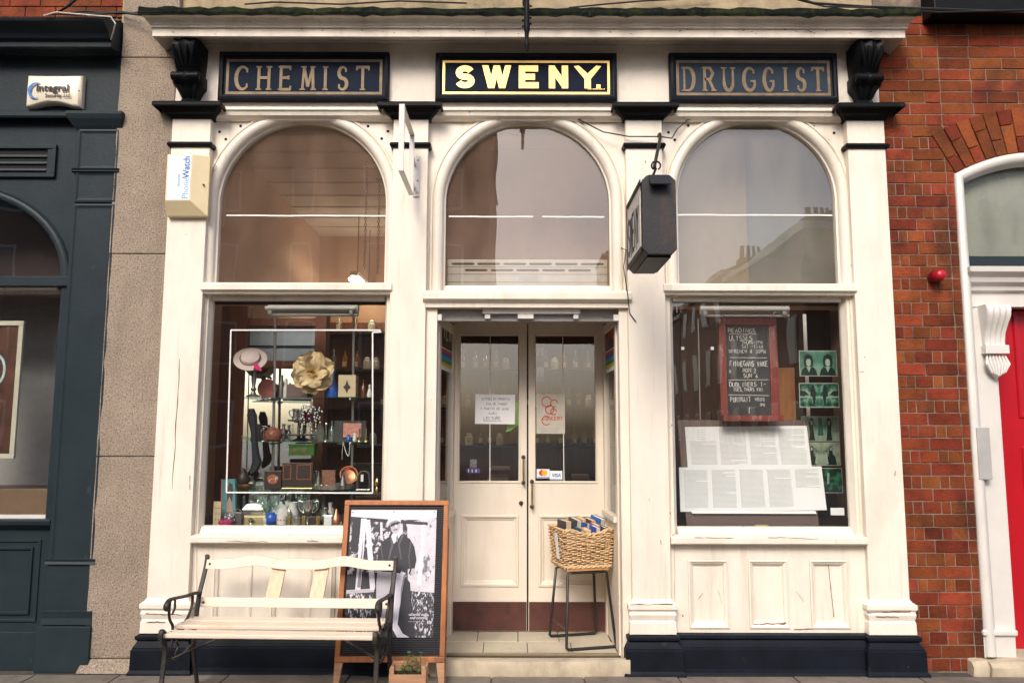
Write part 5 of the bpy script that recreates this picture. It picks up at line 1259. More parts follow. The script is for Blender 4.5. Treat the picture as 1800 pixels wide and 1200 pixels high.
for (a, c_, d, e) in (((.10, .36), (.16, .36), (.185, .93), (.12, .93)), ((.27, .36), (.33, .36), (.225, .92), (.165, .92)), ((.80, .4), (.85, .4), (.875, .88), (.83, .88)), ((.355, .76), (.385, .75), (.37, .90), (.345, .90))):
    pr([a, c_, d, e], m_pw)
pr([(.12, .38), (.16, .38), (.16, .74), (.155, .75)], m_pg)
# standing figure in cap, dark jacket, pale trousers
pr([(.34, .0), (.80, .0), (.76, .2), (.72, .42), (.62, .5), (.36, .5), (.30, .3)], m_pd)
pr([(.36, .10), (.45, .10), (.47, .25), (.50, .40), (.53, .52), (.345, .51), (.335, .42), (.345, .30)], m_pl)
pr([(.60, .0), (.74, .0), (.66, .03), (.60, .10), (.61, .20), (.64, .38), (.665, .50), (.50, .51), (.52, .35), (.525, .20), (.53, .08)], m_pw)
pr([(.50, .50), (.53, .35), (.535, .22), (.545, .35), (.53, .50)], m_pg)
pr([(.62, .22), (.635, .36), (.66, .48), (.645, .48), (.62, .36)], m_pg)
pr([(.33, .52), (.335, .62), (.37, .735), (.44, .775), (.50, .80), (.61, .80), (.70, .765), (.755, .70), (.785, .60), (.765, .52), (.73, .475), (.70, .49), (.715, .53), (.68, .52), (.655, .49), (.63, .525), (.60, .49), (.53, .50), (.40, .505)], m_pd)
pr([(.50, .79), (.515, .72), (.47, .60), (.455, .60), (.485, .72), (.47, .785)], m_pk)
pr([(.60, .80), (.565, .72), (.60, .60), (.615, .60), (.585, .72), (.63, .795)], m_pk)
pr([(.37, .73), (.40, .60), (.395, .52), (.385, .52), (.39, .60), (.36, .71)], m_pk)
pr([(.72, .74), (.70, .62), (.715, .54), (.705, .54), (.69, .62), (.705, .75)], m_pk)
pr([(.72, .49), (.745, .47), (.775, .49), (.77, .53), (.735, .53)], m_pl)
pr([(.48, .785), (.515, .725), (.56, .76), (.605, .815), (.575, .84), (.505, .82)], m_pw)
pr([(.535, .765), (.555, .735), (.565, .77), (.55, .80)], m_pg)
pr([(.46, .89), (.475, .835), (.505, .808), (.54, .81), (.575, .845), (.585, .895), (.57, .92), (.47, .92)], m_pl)
pr([(.465, .885), (.515, .90), (.57, .905), (.575, .89), (.52, .875), (.47, .862)], m_pd)
pr([(.52, .88), (.535, .88), (.54, .855), (.525, .855)], m_pw)
pr([(.505, .842), (.55, .845), (.55, .838), (.51, .834)], m_pd)
pr([(.415, .885), (.44, .925), (.49, .945), (.545, .945), (.585, .925), (.585, .90), (.53, .915), (.47, .90), (.425, .875)], m_pw)
pr([(.425, .878), (.47, .902), (.53, .917), (.585, .902), (.585, .896), (.53, .909), (.47, .893)], m_pg)
pr([(.10, .10), (.22, .14), (.30, .11), (.22, .07), (.12, .07)], m_pd)
zt1 = gp_(0, .158)[1]; x_ = gp_(.72, 0)[0]
tl = MB(); 
lay[0] += 6
for (txt, u, v, sz) in (('-silence, exile,', .715, .165, .024), ('and cunning', .735, .140, .024)):
    x_, z_ = gp_(u, v); 
    t_ = font(txt, sz, m_pw, ps, (x_, Yb(z_) - .0102, z_), rot=(math.pi/2 - .0, 0, 0), off=.0006, sx=1.0)
tl = MB(); x_, z_ = gp_(.72, .118)
while x_ < gp_(.90, 0)[0]: tl.box(x_, x_ + .006, -.0101, -.0098, z_, z_ + .003); x_ += .009
bd(tl, 'small_print', m_pl, ps)
for (u, v) in ((.02, .98), (.5, .985), (.97, .985), (.985, .01)):
    x_, z_ = gp_(u, v); MB().lathe([(.0005, -.003), (.004, -.002), (.004, 0)], (x_, Yb(z_) - .0087, z_), 8, 'Y').build('pin', m_bronze, pbd)

# planter box with leaves
plx0, plx1 = PX(687, 1180, -.62), PX(751, 1180, -.62); ply0, ply1 = -.70, -.55
ptop = PZ(720, 1166, -.62)
pl = thing('planter_box', 'small pale wooden planter box standing below the poster board', 'planter', ((plx0+plx1)/2, -.62, 0))
for (a0, a1, b0, b1, zt1) in ((plx0, plx1, ply0, ply0 + .012, ptop - .04), (plx0, plx1, ply1 - .012, ply1, ptop), (plx0, plx0 + .012, ply0 + .0122, ply1 - .0122, ptop - .01), (plx1 - .012, plx1, ply0 + .0122, ply1 - .0122, ptop - .01)):
    box('board', m_crate, pl, a0, a1, b0, b1, .0, zt1, bevel=.002)
for x_ in (plx0 + .006, plx1 - .028): box('corner_post', m_crate, pl, x_, x_ + .022, ply0 + .013, ply0 + .03, 0.0, ptop + .002, bevel=.002)
box('soil', m_soil, pl, plx0 + .013, plx1 - .013, ply0 + .031, ply1 - .013, .01, ptop - .055, bevel=0)
pt = thing('potted_plant', 'small green leafy plant growing in the wooden planter box', 'plant', ((plx0+plx1)/2, -.62, ptop - .06))
mb_st = MB(); lf_me = []
for k in range(17):
    bx = random.uniform(plx0 + .03, plx1 - .03); by = random.uniform(ply0 + .05, ply1 - .03)
    if k < 9: tx_, ty_, tz_ = (plx0+plx1)/2 + .03 + random.uniform(-.06, .06), by, ptop + random.uniform(.0, .075)
    else: tx_, ty_, tz_ = bx, by, ptop + random.uniform(-.05, -.01)
    mb_st.tube([(bx, by, ptop - .057), ((bx+tx_)/2, by, (ptop - .05 + tz_)/2), (tx_, ty_, tz_)], .0015, 5)
    mb = MB()
    for j in range(3):
        a_ = 2*math.pi*j/3 + random.random(); l_ = random.uniform(.016, .024); w_ = l_*.55; tl_ = random.uniform(-.2, .5)
        d = Vector((math.cos(a_), math.sin(a_), tl_)).normalized(); sd = Vector((-math.sin(a_), math.cos(a_), 0)); o_ = Vector((tx_, ty_, tz_))
        ring = [o_, o_ + d*l_*.45 + sd*w_ + Vector((0, 0, .004)), o_ + d*l_ + Vector((0, 0, -.002)), o_ + d*l_*.45 - sd*w_ + Vector((0, 0, .004)), o_ + d*l_*.5]
        mb.add(ring, [(0, 1, 4), (1, 2, 4), (2, 3, 4), (3, 0, 4)])
    mb.build('leaf_sprig', m_leaf, pt, smooth=True, fixn=False)
mb_st.build('stems', m_leaf, pt, kind='stuff')

# ================================================================== STOOL, BASKET, BOOKS
zf = Z_FL + .002
SC = (.515, .500); SR = R(15)
zs = PZ(1030, 1000, .33) - zf                       # seat height above the floor
sw_, sd_ = .175, .16                                 # half width, half depth of the seat
stool = thing('stool', 'black steel tube stool with wooden seat on the doorstep', 'stool', (SC[0], SC[1], zf), SR, local=True)
box('seat', m_seatw, stool, -sw_ + .012, sw_ - .012, -sd_, sd_ - .01, zs - .014, zs + .010, bevel=.004)
rt = .0105
def loop(yt, yb_, xt, xb):
    L_ = []
    for sg in (-1, 1):
        seq = [(sg*(xt - .03), yt, zs - .026), (sg*xt, yt, zs - .034), (sg*(xt + (xb - xt)*.94), yt + (yb_ - yt)*.94, .045), (sg*xb, yb_, .022), (sg*(xb - .016), yb_, rt), (sg*(xb - .04), yb_, rt)]
        L_ += seq if sg < 0 else seq[::-1]
    return MB().tube(L_, rt, 8)
loop(-sd_ + .02, -sd_ - .05, sw_ - .025, sw_ + .012).build('leg_loop', m_blackm, stool, smooth=True)
loop(sd_ - .03, sd_ + .02, sw_ - .025, sw_ + .012).build('leg_loop', m_blackm, stool, smooth=True)
for yy in (-sd_ + .02, sd_ - .03): MB().tube([(-sw_ + .06, yy, zs - .026), (sw_ - .06, yy, zs - .026)], rt, 8).build('seat_bearer', m_blackm, stool)
MB().tube([(-sw_ - .003, -sd_ - .03, .14), (-sw_ - .003, sd_ + .005, .14)], .008, 6).build('foot_rail', m_kick, stool)
# basket: stakes and woven strands
kz0 = 0.0; kz1 = .262; kx0, kx1, ky0, ky1 = -.172, .172, -.155, .150
bk = thing('wicker_basket', 'honey coloured wicker basket of books standing on the stool', 'basket', (SC[0], SC[1], zf + zs + .011), SR, local=True)
def ringpt(t, fl, off):
    e = fl + off
    x0, x1, y0, y1 = kx0 - e, kx1 + e, ky0 - e, ky1 + e
    w, h = x1 - x0, y1 - y0; per = 2*(w + h); d = (t % 1)*per
    if d < w: return (x0 + d, y0)
    if d < w + h: return (x1, y0 + d - w)
    if d < 2*w + h: return (x1 - (d - w - h), y1)
    return (x0, y1 - (d - 2*w - h))
NS = 38; rows = 23; wv = MB(); hh = kz1 - kz0
def sag(x_, y_): return max(0, 1 - ((x_ - .01)/.13)**2)*(.030 if y_ < ky0 + .03 else .012)
for r_ in range(rows):
    fr_ = r_/(rows - 1); z_ = .008 + (hh - .018)*fr_; pts = []; rads = []; ph = random.uniform(-.25, .25)
    for k in range(NS*4 + 1):
        t = k/(NS*4); off = .0068*math.cos(math.pi*k/4 + math.pi*r_ + ph)
        x_, y_ = ringpt(t + .0007, .020*fr_, off)
        pts.append((x_, y_, z_ - sag(x_, y_)*max(0, fr_ - .6)/.4 + random.uniform(-.0016, .0016) + .003*math.sin(k*.21 + r_*1.7))); rads.append(.0049 + random.uniform(-.0012, .0012))
    wv.tube(pts, rads, 5)
wv.build('weave', m_wicker, bk, smooth=True, kind='stuff')
sk = MB()
for k in range(NS):
    t = (k + .5)/NS; p_ = ringpt(t, 0, 0); q_ = ringpt(t, .020, 0); sk.tube([(p_[0], p_[1], 0), (q_[0], q_[1], kz1 - .004 - sag(*q_))], .004, 5)
sk.build('stakes', m_wickerd, bk, kind='stuff')
for z_, fl in ((.005, .005), (kz1 + .004, .022)):
    br = MB()
    for s_ in (0, math.pi):
        pts = []
        for k in range(161):
            t = k/160; x_, y_ = ringpt(t + .0007, fl, .005*math.cos(k*.7 + s_))
            pts.append((x_, y_, z_ - (sag(x_, y_) if z_ > .1 else 0) + .006*math.sin(k*.7 + s_)))
        br.tube(pts, .007, 5)
    br.build('braided_rim', m_wicker, bk, smooth=True, kind='stuff')
box('bottom', m_wickerd, bk, kx0, kx1, ky0, ky1, .001, .007, bevel=0)
MB().hexa([(kx0 - .014, -.06, .05), (kx0 - .012, -.06, .05), (kx0 - .012, .0, .045), (kx0 - .014, .0, .045), (kx0 - .034, -.06, kz1 - .02), (kx0 - .032, -.06, kz1 - .02), (kx0 - .032, .0, kz1 - .03), (kx0 - .034, .0, kz1 - .03)]).build('price_tag', m_paper, bk)
m_pages = mat('cream_pages', (.62, .47, .28), .8, .12, 3, (60, 1, 1))
m_pagesw = mat('pale_pages', (.70, .62, .48), .8, .10, 3, (60, 1, 1))
# local x, local y, height over the rim, thickness, depth, turn, cover colour
bookdefs = [
 (-.118, .03, .048, .052, .115, 16, (.05, .05, .06), 'dark grey hardback book at the left end of the basket', 0),
 (-.040, .07, .056, .046, .110, 18, (.06, .06, .06), 'charcoal hardback book standing second from left in the basket', 1),
 (-.058, -.075, .004, .024, .080, 22, (.02, .07, .15), 'short teal blue book at the front left of the basket', 1),
 (.018, .085, .060, .040, .100, 12, (.50, .36, .20), 'tan backed book with pale pages behind the middle of the basket', 0),
 (.020, .0, .030, .028, .085, 20, (.02, .06, .26), 'small navy blue paperback in the middle of the basket', 1),
 (-.012, -.095, .000, .052, .080, 10, (.48, .30, .14), 'worn brown paperback at the front middle of the basket', 0),
 (.072, .075, .052, .052, .110, 18, (.10, .05, .04), 'dark brown hardback right of the middle of the basket', 0),
 (.058, -.085, .014, .040, .090, 14, (.03, .08, .36), 'blue spined white paged paperback at the front of the basket', 1),
 (.100, -.015, .026, .036, .090, 16, (.30, .14, .07), 'reddish brown book near the right of the basket', 0),
 (.140, .065, .066, .044, .120, 20, (.02, .13, .44), 'bright blue hardback rising highest at the right of the basket', 1),
 (.128, -.085, .008, .034, .090, 18, (.05, .055, .07), 'slate grey book at the right end of the basket', 1)]
for (lx_, ly_, up_, th_, dp_, rz_, c_, lab, pale) in bookdefs:
    ht = .19; top_ = zf + zs + .011 + kz1 + up_ + .012
    wx_ = SC[0] + lx_*math.cos(SR) - ly_*math.sin(SR); wy_ = SC[1] + lx_*math.sin(SR) + ly_*math.cos(SR)
    bkk = thing('book', lab, 'book', (wx_, wy_, top_ - ht), SR + R(rz_), group='books in the wicker basket', local=True)
    bkk.rotation_euler.x = R(random.uniform(4, 12)); bkk.rotation_euler.y = R(random.uniform(-4, 4))
    cm = mat('book_cover', c_, .5, .25, 20); h_ = th_/2
    box('cover', cm, bkk, -h_, -h_ + .003, -dp_/2, dp_/2, 0, ht, bevel=.0008); box('cover', cm, bkk, h_ - .003, h_, -dp_/2, dp_/2, 0, ht, bevel=.0008)
    box('spine', cm, bkk, -h_ + .0032, h_ - .0032, dp_/2 - .003, dp_/2, 0, ht, bevel=.0008)
    box('pages', m_pagesw if pale else m_pages, bkk, -h_ + .0032, h_ - .0032, -dp_/2 + .003, dp_/2 - .0035, .003, ht - .004, bevel=0)

# ================================================================== PAPERS ON THE DOOR GLASS
ZD = YD + .0165
def sheet(name, label, cat, l, r_, t, bt, Y, m, tilt=0.0, group=None):
    x0, x1 = PX(l, (t+bt)/2, Y), PX(r_, (t+bt)/2, Y); z1, z0 = PZ((l+r_)/2, t, Y), PZ((l+r_)/2, bt, Y)
    o = thing(name, label, cat, ((x0+x1)/2, Y, z0), group=group)
    box('sheet', m, o, x0, x1, Y - .001, Y, z0, z1, bevel=0); o.rotation_euler.y = R(tilt)
    return o, x0, x1, z0, z1
YQ = YD + .0155
o, x0, x1, z0, z1 = sheet('notice', 'white handwritten notice stuck to the left door pane', 'notice', 835, 905, 693, 745, YQ, m_paper, .6)
mb = MB(); hh = z1 - z0
for k, (txt, ind) in enumerate((('ULYSSES EN FRANCAIS', .16), ('CHAQUE SAMEDI', .28), ('A PARTIR DE 6H30', .14), ('AVEC', .34))):
    write(mb, txt, x0 + (x1-x0)*ind, z1 - hh*(.19 + .165*k), hh*.075, .0022, YQ - .0018, YQ - .0011, jit=.12, width=(x1-x0)*(.70 if k != 3 else .22) * (1 if k != 1 else .75))
write(mb, 'LECTURE', x0 + (x1-x0)*.22, z1 - hh*.86, hh*.10, .003, YQ - .0018, YQ - .0011, jit=.1, width=(x1-x0)*.42)
mb.stroke([(x0 + (x1-x0)*.22, z1 - hh*.91), (x0 + (x1-x0)*.66, z1 - hh*.90)], .0025, YQ - .0018, YQ - .0011)
mb.build('handwriting', m_inkd, o)
o, x0, x1, z0, z1 = sheet('poster', 'pale green poster with looping red lettering on the right door pane', 'poster', 943, 993, 692, 762, YQ, mat('pale_green_print', (.50, .47, .40), .5, .12, 12, spots=[((.55, .36, .16), 9, .55, .12, .6, (1, 1, 2))]))
mb = MB(); cxp, czp = (x0+x1)/2, (z0+z1)/2; w_ = x1 - x0
for (u, v, rx_, a0, a1) in ((.36, .80, .17, 20, 330), (.62, .76, .12, 0, 300), (.46, .60, .14, 60, 400), (.34, .33, .15, 40, 320), (.6, .55, .1, 0, 330)):
    mb.stroke(arc(x0 + w_*u, z0 + (z1-z0)*v, w_*rx_, w_*rx_*1.05, a0, a1, 16), .008, YQ - .0018, YQ - .0011)
write(mb, 'CONCERT', x0 + w_*.22, z0 + (z1-z0)*.34, .026, .005, YQ - .002, YQ - .0012, width=w_*.7)
mb.build('lettering', flat('poster_red', (.50, .06, .03)), o)
mb = MB()
for k in range(4): mb.stroke([(x0 + w_*.12, z0 + .012 + k*.011), (x0 + w_*random.uniform(.7, .9), z0 + .012 + k*.011)], .003, YQ - .0018, YQ - .0011)
mb.build('small_print', m_ink, o)
o, x0, x1, z0, z1 = sheet('card_sticker', 'white card sticker with overlapping red and orange circles on the door', 'sticker', 943.5, 966, 824, 840, YQ, m_stick)
for q, (u, c_) in enumerate(((.40, (.60, .01, .02)), (.60, (.80, .38, .03)))):
    MB().lathe([(.0003, -.0004 - q*.0003), ((z1-z0)*.33, -.0004 - q*.0003), ((z1-z0)*.33, .0)], (x0 + (x1-x0)*u, YQ - .0011, z0 + (z1-z0)*.58), 20, 'Y').build('circle', flat('circle_print', c_), o)
MB().stroke([(x0 + .004, z0 + .006), (x1 - .004, z0 + .006)], .006, YQ - .0016, YQ - .0011).build('name_strip', m_blue, o)
o, x0, x1, z0, z1 = sheet('card_sticker', 'white card sticker with blue VISA lettering on the door', 'sticker', 966.5, 988.5, 827, 843, YQ, m_stick)
font('VISA', .036, m_blue, o, ((x0+x1)/2, YQ - .002, z0 + .024), align='CENTER', off=.001, shear=.25)
MB().stroke([(x0 + .003, z0 + .006), (x1 - .003, z0 + .006)], .004, YQ - .0016, YQ - .0011).build('strip', m_blue, o)
o, x0, x1, z0, z1 = sheet('small_card', 'tiny purple and white card low on the left door pane', 'card', 820, 844, 823, 831, YD + .05, flat('purple_print', (.10, .08, .32)))
for k in range(3): box('white_mark', m_stick, o, x0 + .012 + k*.03, x0 + .02 + k*.03, YD + .0485, YD + .0489, z0 + .006, z1 - .006, bevel=0)
o, *_ = sheet('small_photo', 'tiny black and white photo above the purple card', 'card', 826, 838, 807, 822, YD + .055, mat('bw_photo', (.2, .2, .2), .5, .9, 60))
gsh = MB(); pts = [(904, 708), (913, 704), (912, 745), (897, 757), (889, 759)]
gsh.poly([P(a, c_, YD + .06) for a, c_ in pts][::-1], YD + .06, YD + .064); go = gsh.build('green_card', flat('bright_green', (.12, .42, .03))); tag(go, 'bright green pointed card behind the left door pane', 'card')
for k, (t, bt) in enumerate(((610, 634), (643, 671))):
    o, x0, x1, z0, z1 = sheet('green_leaflet', ('upper' if k == 0 else 'lower') + ' of two dark green leaflets inside the right door pane', 'leaflet', 942, 957, t, bt, YD + .05, flat('leaflet_green_%d' % k, (.02, .10, .07)))
    box('picture', m_pl, o, x0 + .006, x1 - .006, YD + .0478, YD + .0487, z0 + .04, z1 - .008, bevel=0)
    MB().tube([(x0 + .03, YD + .047, z0 + .04), (x0 + .03, YD + .047, z0 + .075)], [.008, .004], 6).build('figure', m_pd, o)

# ================================================================== LEFT WINDOW DISPLAY
def U(Y): return (DIST + Y)/F_PX                     # metres per photograph pixel at depth Y
# fluorescent fittings behind both window heads
for (l, r_, t, bt, lab) in ((466, 630, 532, 553, 'unlit white strip light hanging in the left window'), (1232, 1392, 534, 553, 'unlit white strip light hanging in the right window')):
    Y = .32; x0, x1 = PX(l, 540, Y), PX(r_, 540, Y); z1, z0 = PZ(900, t, Y), PZ(900, bt, Y)
    t_ = thing('strip_light', lab, 'light', ((x0+x1)/2, Y, z0))
    box('reflector', m_white, t_, x0 + .01, x1 - .01, Y + .03, Y + .09, z0 + .015, z1, bevel=.004)
    MB().tube([(x0, Y + .008, z0 + .045), (x1 - .02, Y + .008, z0 + .045)], .017, 10).build('tube', m_tubeoff, t_, smooth=True)
    box('lower_lip', m_white, t_, x0 + .03, x1 - .01, Y + .02, Y + .06, z0 - .008, z0 + .010, bevel=.003)
    for x_ in (x0 + .04, x1 - .05): box('end_holder', m_white, t_, x_ - .02, x_ + .01, Y - .002, Y + .03, z0 + .0, z0 + .06, bevel=.004)
    for x_ in (x0 + .1, x1 - .1): MB().tube([(x_, Y + .06, z1), (x_, Y + .06, Z_BAR0 + .02)], .004, 5).build('hanger', m_steel, t_)
# shelving with glass shelves on rods
ds = thing('display_stand', 'three tier glass shelf stand on metal rods in the left window', 'shelf', (PX(545, 920, .45), .45, Z_SILL - .012))
DY = .42
for px_ in (484, 622): MB().tube([(PX(px_, 750, .5), .5, Z_SILL - .012), (PX(px_, 560, .5), .5, PZ(550, 556, .5))], .011, 8).build('rod', m_alu, ds)
SH = {}
for k, (py, l, r_) in enumerate(((697, 432, 652), (776, 432, 652), (861, 420, 655))):
    z_ = PZ(545, py, .30); x0, x1 = PX(l, py, .45), PX(r_, py, .45); SH[k] = z_
    box('glass_shelf', m_green_glass, ds, x0, x1, .30, .60, z_ - .008, z_, bevel=0)
    for px_ in (484, 622): box('bracket', m_alu, ds, PX(px_, py, .5) - .008, PX(px_, py, .5) + .008, .36, .55, z_ - .022, z_ - .0085, bevel=.002)
# wooden frame with mirror and grey panes behind
Ym = .80
mf = thing('framed_mirror', 'red brown wooden frame with mirror and grey upper panes behind display', 'mirror', (PX(490, 860, Ym), Ym, Z_SILL))
X0, X1 = PX(432, 750, Ym), PX(552, 750, Ym)
box('post', m_redwood, mf, PX(386, 750, Ym), X0, Ym - .065, Ym + .065, Z_SILL - .012, PZ(500, 540, Ym), bevel=.004)
box('post', m_redwood, mf, X1, X1 + .09, Ym - .065, Ym + .07, Z_SILL - .012, PZ(500, 540, Ym), bevel=.004)
box('rail', m_redwood, mf, X0 + .0005, X1 - .0005, Ym - .035, Ym + .035, PZ(500, 647, Ym), PZ(500, 634, Ym), bevel=.004)
box('rail', m_redwood, mf, X0 + .0005, X1 - .0005, Ym - .035, Ym + .035, PZ(500, 574, Ym), PZ(500, 560, Ym), bevel=.004)
box('grey_pane', flat('frosted_grey', (.34, .38, .42), .3), mf, X0, X1, Ym + .01, Ym + .016, PZ(500, 634, Ym), PZ(500, 574, Ym), bevel=0)
box('glazing_bar', m_dark, mf, X0, X1, Ym - .002, Ym + .009, PZ(500, 610, Ym), PZ(500, 607, Ym), bevel=0)
MB().add([(X0, Ym - .060, Z_SILL), (X1, Ym + .060, Z_SILL), (X1, Ym + .060, PZ(500, 648, Ym)), (X0, Ym - .060, PZ(500, 648, Ym)), (X0, Ym - .056, Z_SILL), (X1, Ym + .064, Z_SILL), (X1, Ym + .064, PZ(500, 648, Ym)), (X0, Ym - .056, PZ(500, 648, Ym))],
         [(0,1,2,3),(4,7,6,5),(0,4,5,1),(1,5,6,2),(2,6,7,3),(3,7,4,0)]).build('mirror_glass', m_mirror, mf)
# outline of foil tape on the pane
ft = MB(); Yt = YG - .001
tp = thing('foil_tape', 'white foil alarm tape outlining a rectangle on the left window pane', 'tape', (PX(530, 865, Yt), Yt, PZ(530, 865, Yt)))
for k, pts in enumerate(([(669, 580), (406, 580)], [(406, 580), (402, 720), (398, 865)], [(398, 865), (655, 866)], [(655, 866), (655, 584)], [(655, 584), (670, 583)])):
    MB().stroke([P(a, c_, Yt) for a, c_ in pts], .010, Yt - .001 - .0002*k, Yt).build('tape_strip', m_tape, tp)

m_silver = flat('silver', (.62, .60, .56), .22, .9); m_pewter = flat('pewter', (.20, .19, .18), .4, .8); m_copper = flat('copper', (.55, .24, .13), .3, .8)
m_gold2 = flat('polished_brass', (.65, .47, .18), .25, .9); m_china = flat('white_china', (.68, .66, .62), .25); m_tanbox = flat('parchment', (.55, .44, .28), .6)
m_terra = flat('brown_clay', (.20, .06, .035), .45); m_leather = flat('dark_leather', (.035, .02, .016), .45); m_green = flat('green_enamel', (.04, .11, .02), .35)
m_cobalt = flat('cobalt', (.015, .09, .42), .3); m_pink = flat('magenta_beads', (.42, .015, .10), .4, spots=None)
def spot(px, py, Y): x_, z_ = P(px, py, Y); return Vector((x_, Y, z_))
def turned(name, label, cat, px, zbase, Y, hpx, prof, m, extra=None, group=None):
    """turned vessel; profile in photograph pixels (radius, height)"""
    u = U(Y); x_ = PX(px, 800, Y); t = thing(name, label, cat, (x_, Y, zbase), group=group)
    b_ = MB().lathe([(max(.0004, r_*u), h_*u) for r_, h_ in prof], (x_, Y, zbase + .0005), 20).build('body', m, t, smooth=True)
    if extra: extra(t, x_, u, zbase)
    return t
Bd = Z_SILL - .012
# straw hat with pink ribbon on a stand
hp = spot(440, 630, .38)
st_ = turned('hat_stand', 'slim grey turned hat stand under the pink straw hat', 'stand', 441, SH[0], .38, 60, [(12, 0), (12, 2), (5, 5), (3, 10), (5, 14), (2.6, 18), (4.4, 30), (4.6, 44), (3, 50)], m_pewter)
hat = thing('straw_hat', 'pale pink straw hat with magenta ribbon, upper left of display', 'hat', tuple(hp))
tm = Matrix.Translation(hp) @ Matrix.Rotation(R(14), 4, 'Y') @ Matrix.Rotation(R(48), 4, 'X') @ Matrix.Scale(.86, 4)
mb = MB().lathe([(.002, .035), (.06, .034), (.078, .026), (.083, .006), (.088, .0), (.135, -.004), (.142, -.006), (.136, -.010), (.088, -.008), (.07, .02), (.002, .028)], (0, 0, 0), 32); mb.xf(tm)
mb.build('brim_and_crown', flat('pale_pink_straw', (.62, .50, .47), .7, bump=.3), hat, smooth=True)
mb = MB().lathe([(.089, .001), (.0905, .008), (.085, .012), (.084, .003)], (0, 0, 0), 32); mb.xf(tm); mb.build('cord', flat('brown_cord', (.18, .1, .08)), hat)
mb = MB()
for a_ in (-.3, .05, .35): mb.tube([(.07 + a_*.03, -.055, .012), (.10 + a_*.05, -.085, .004), (.115 + a_*.09, -.11, .003)], .006, 5, 2.0)
mb.xf(tm).build('ribbon', flat('magenta_ribbon', (.60, .02, .13), .5), hat)
# big cream fabric flower
fc = spot(551, 655, .34)
fh = thing('flower_hat', 'large cream gauze flower headpiece with golden stamens', 'hat', tuple(fc))
m_gauze = mat('cream_gauze', (.62, .47, .26), .6, .2, 25, bump=.2, bscale=50)
random.seed(11)
def petal(cx_, ang, ln, wd, cup, y_off):
    mb = MB(); nu, nv = 7, 8; g = []
    for i in range(nu + 1):
        for j in range(nv + 1):
            u_ = i/nu; v_ = (j/nv - .5)*2
            w_ = wd*math.sin(math.pi*min(1, .12 + u_*.78))**.6
            r_ = .012 + ln*u_; x_ = r_*math.cos(ang) - v_*w_*math.sin(ang); z_ = r_*math.sin(ang) + v_*w_*math.cos(ang)
            y_ = y_off - cup*math.sin(u_*2.2)*1.0 - .028*v_*v_*(1 if cup > 0 else -1) + .010*math.sin(v_*7 + ang*3)*u_
            g.append((fc.x + x_, fc.y + y_, fc.z + z_))
    fs = [(i*(nv+1)+j, i*(nv+1)+j+1, (i+1)*(nv+1)+j+1, (i+1)*(nv+1)+j) for i in range(nu) for j in range(nv)]
    return mb.add(g, fs).build('petal', m_gauze, fh, smooth=True, fixn=False)
for k in range(6): petal(0, 2*math.pi*k/6 + .4, .145, .085, .03, .02)
for k in range(5): petal(0, 2*math.pi*k/5 + .1, .105, .060, .055, -.005)
mb = MB()
for k in range(26):
    a_ = random.uniform(0, 2*math.pi); l_ = random.uniform(.015, .04)
    mb.tube([(fc.x, fc.y - .03, fc.z), (fc.x + l_*math.cos(a_), fc.y - .085, fc.z + l_*math.sin(a_))], [.004, .003], 5)
mb.build('stamens', flat('gold_stamen', (.50, .30, .03), .5), fh, kind='stuff')
# other things on the top shelf
def cardbox(name, label, cat, l, r_, t, bt, Y, dep, m, rz=0, **k):
    x0, x1 = PX(l, bt, Y), PX(r_, bt, Y); z1, z0 = PZ((l+r_)/2, t, Y), PZ((l+r_)/2, bt, Y)
    return x0, x1, z0, z1
def blk(name, label, cat, l, r_, t, bt, Y, dep, m, zb=None, part='body', bevel=.003):
    x0, x1 = PX(l, bt, Y), PX(r_, bt, Y); z1, z0 = PZ((l+r_)/2, t, Y), PZ((l+r_)/2, bt, Y)
    if zb is not None: z1 += zb - z0; z0 = zb
    t_ = thing(name, label, cat, ((x0+x1)/2, Y, z0)); box(part, m, t_, x0, x1, Y, Y + dep, z0 + .0005, z1, bevel=bevel)
    return t_, x0, x1, z0, z1
t_, x0, x1, z0, z1 = blk('tea_caddy', 'parchment coloured box with dark emblem beside the cream flower', 'box', 594, 625, 655, 694, .36, .10, m_tanbox, SH[0])
MB().poly([((x0+x1)/2 + a, (z0+z1)/2 + c_) for a, c_ in ((0, -.055), (.012, -.025), (.03, -.01), (.010, .012), (.0, .05), (-.010, .012), (-.03, -.01), (-.012, -.025))], .3585, .3597).build('emblem', m_leather, t_)
turned('perfume_bottle', 'blue bottle with white drips between flower and parchment box', 'bottle', 580, SH[0], .40, 40, [(11, 0), (12, 4), (9, 20), (5, 32), (4, 40), (6, 44), (5, 48)], m_cobalt, lambda t, x_, u, z: MB().tube([(x_, .385, z + 46*u), (x_ + .004, .375, z + 30*u), (x_ - .006, .36, z + 14*u)], [.016, .010, .004], 6).build('white_drip', m_china, t))
t_ = thing('fan', 'round coral paper fan at the back of the top shelf', 'fan', tuple(spot(473, 697, .52)))
MB().lathe([(.001, -.003), (.075, -.003), (.075, .003), (.001, .003)], (PX(470, 680, .52), .52, SH[0] + .07), 24, 'Y').build('disc', flat('coral', (.45, .13, .10)), t_)
t_, *_ = blk('book_block', 'dull mauve box standing behind the cream flower', 'box', 503, 540, 672, 696, .50, .06, flat('mauve', (.16, .10, .10)), SH[0])
turned('bottle', 'tall grey bottle behind the top shelf rod', 'bottle', 490, SH[0], .54, 40, [(5, 0), (5, 26), (3, 32), (3, 40)], m_pewter)
turned('bottle', 'slim pale bottle on the top shelf left of mauve box', 'bottle', 498, SH[0], .54, 40, [(4, 0), (4, 18), (2, 24), (2, 34)], m_china)
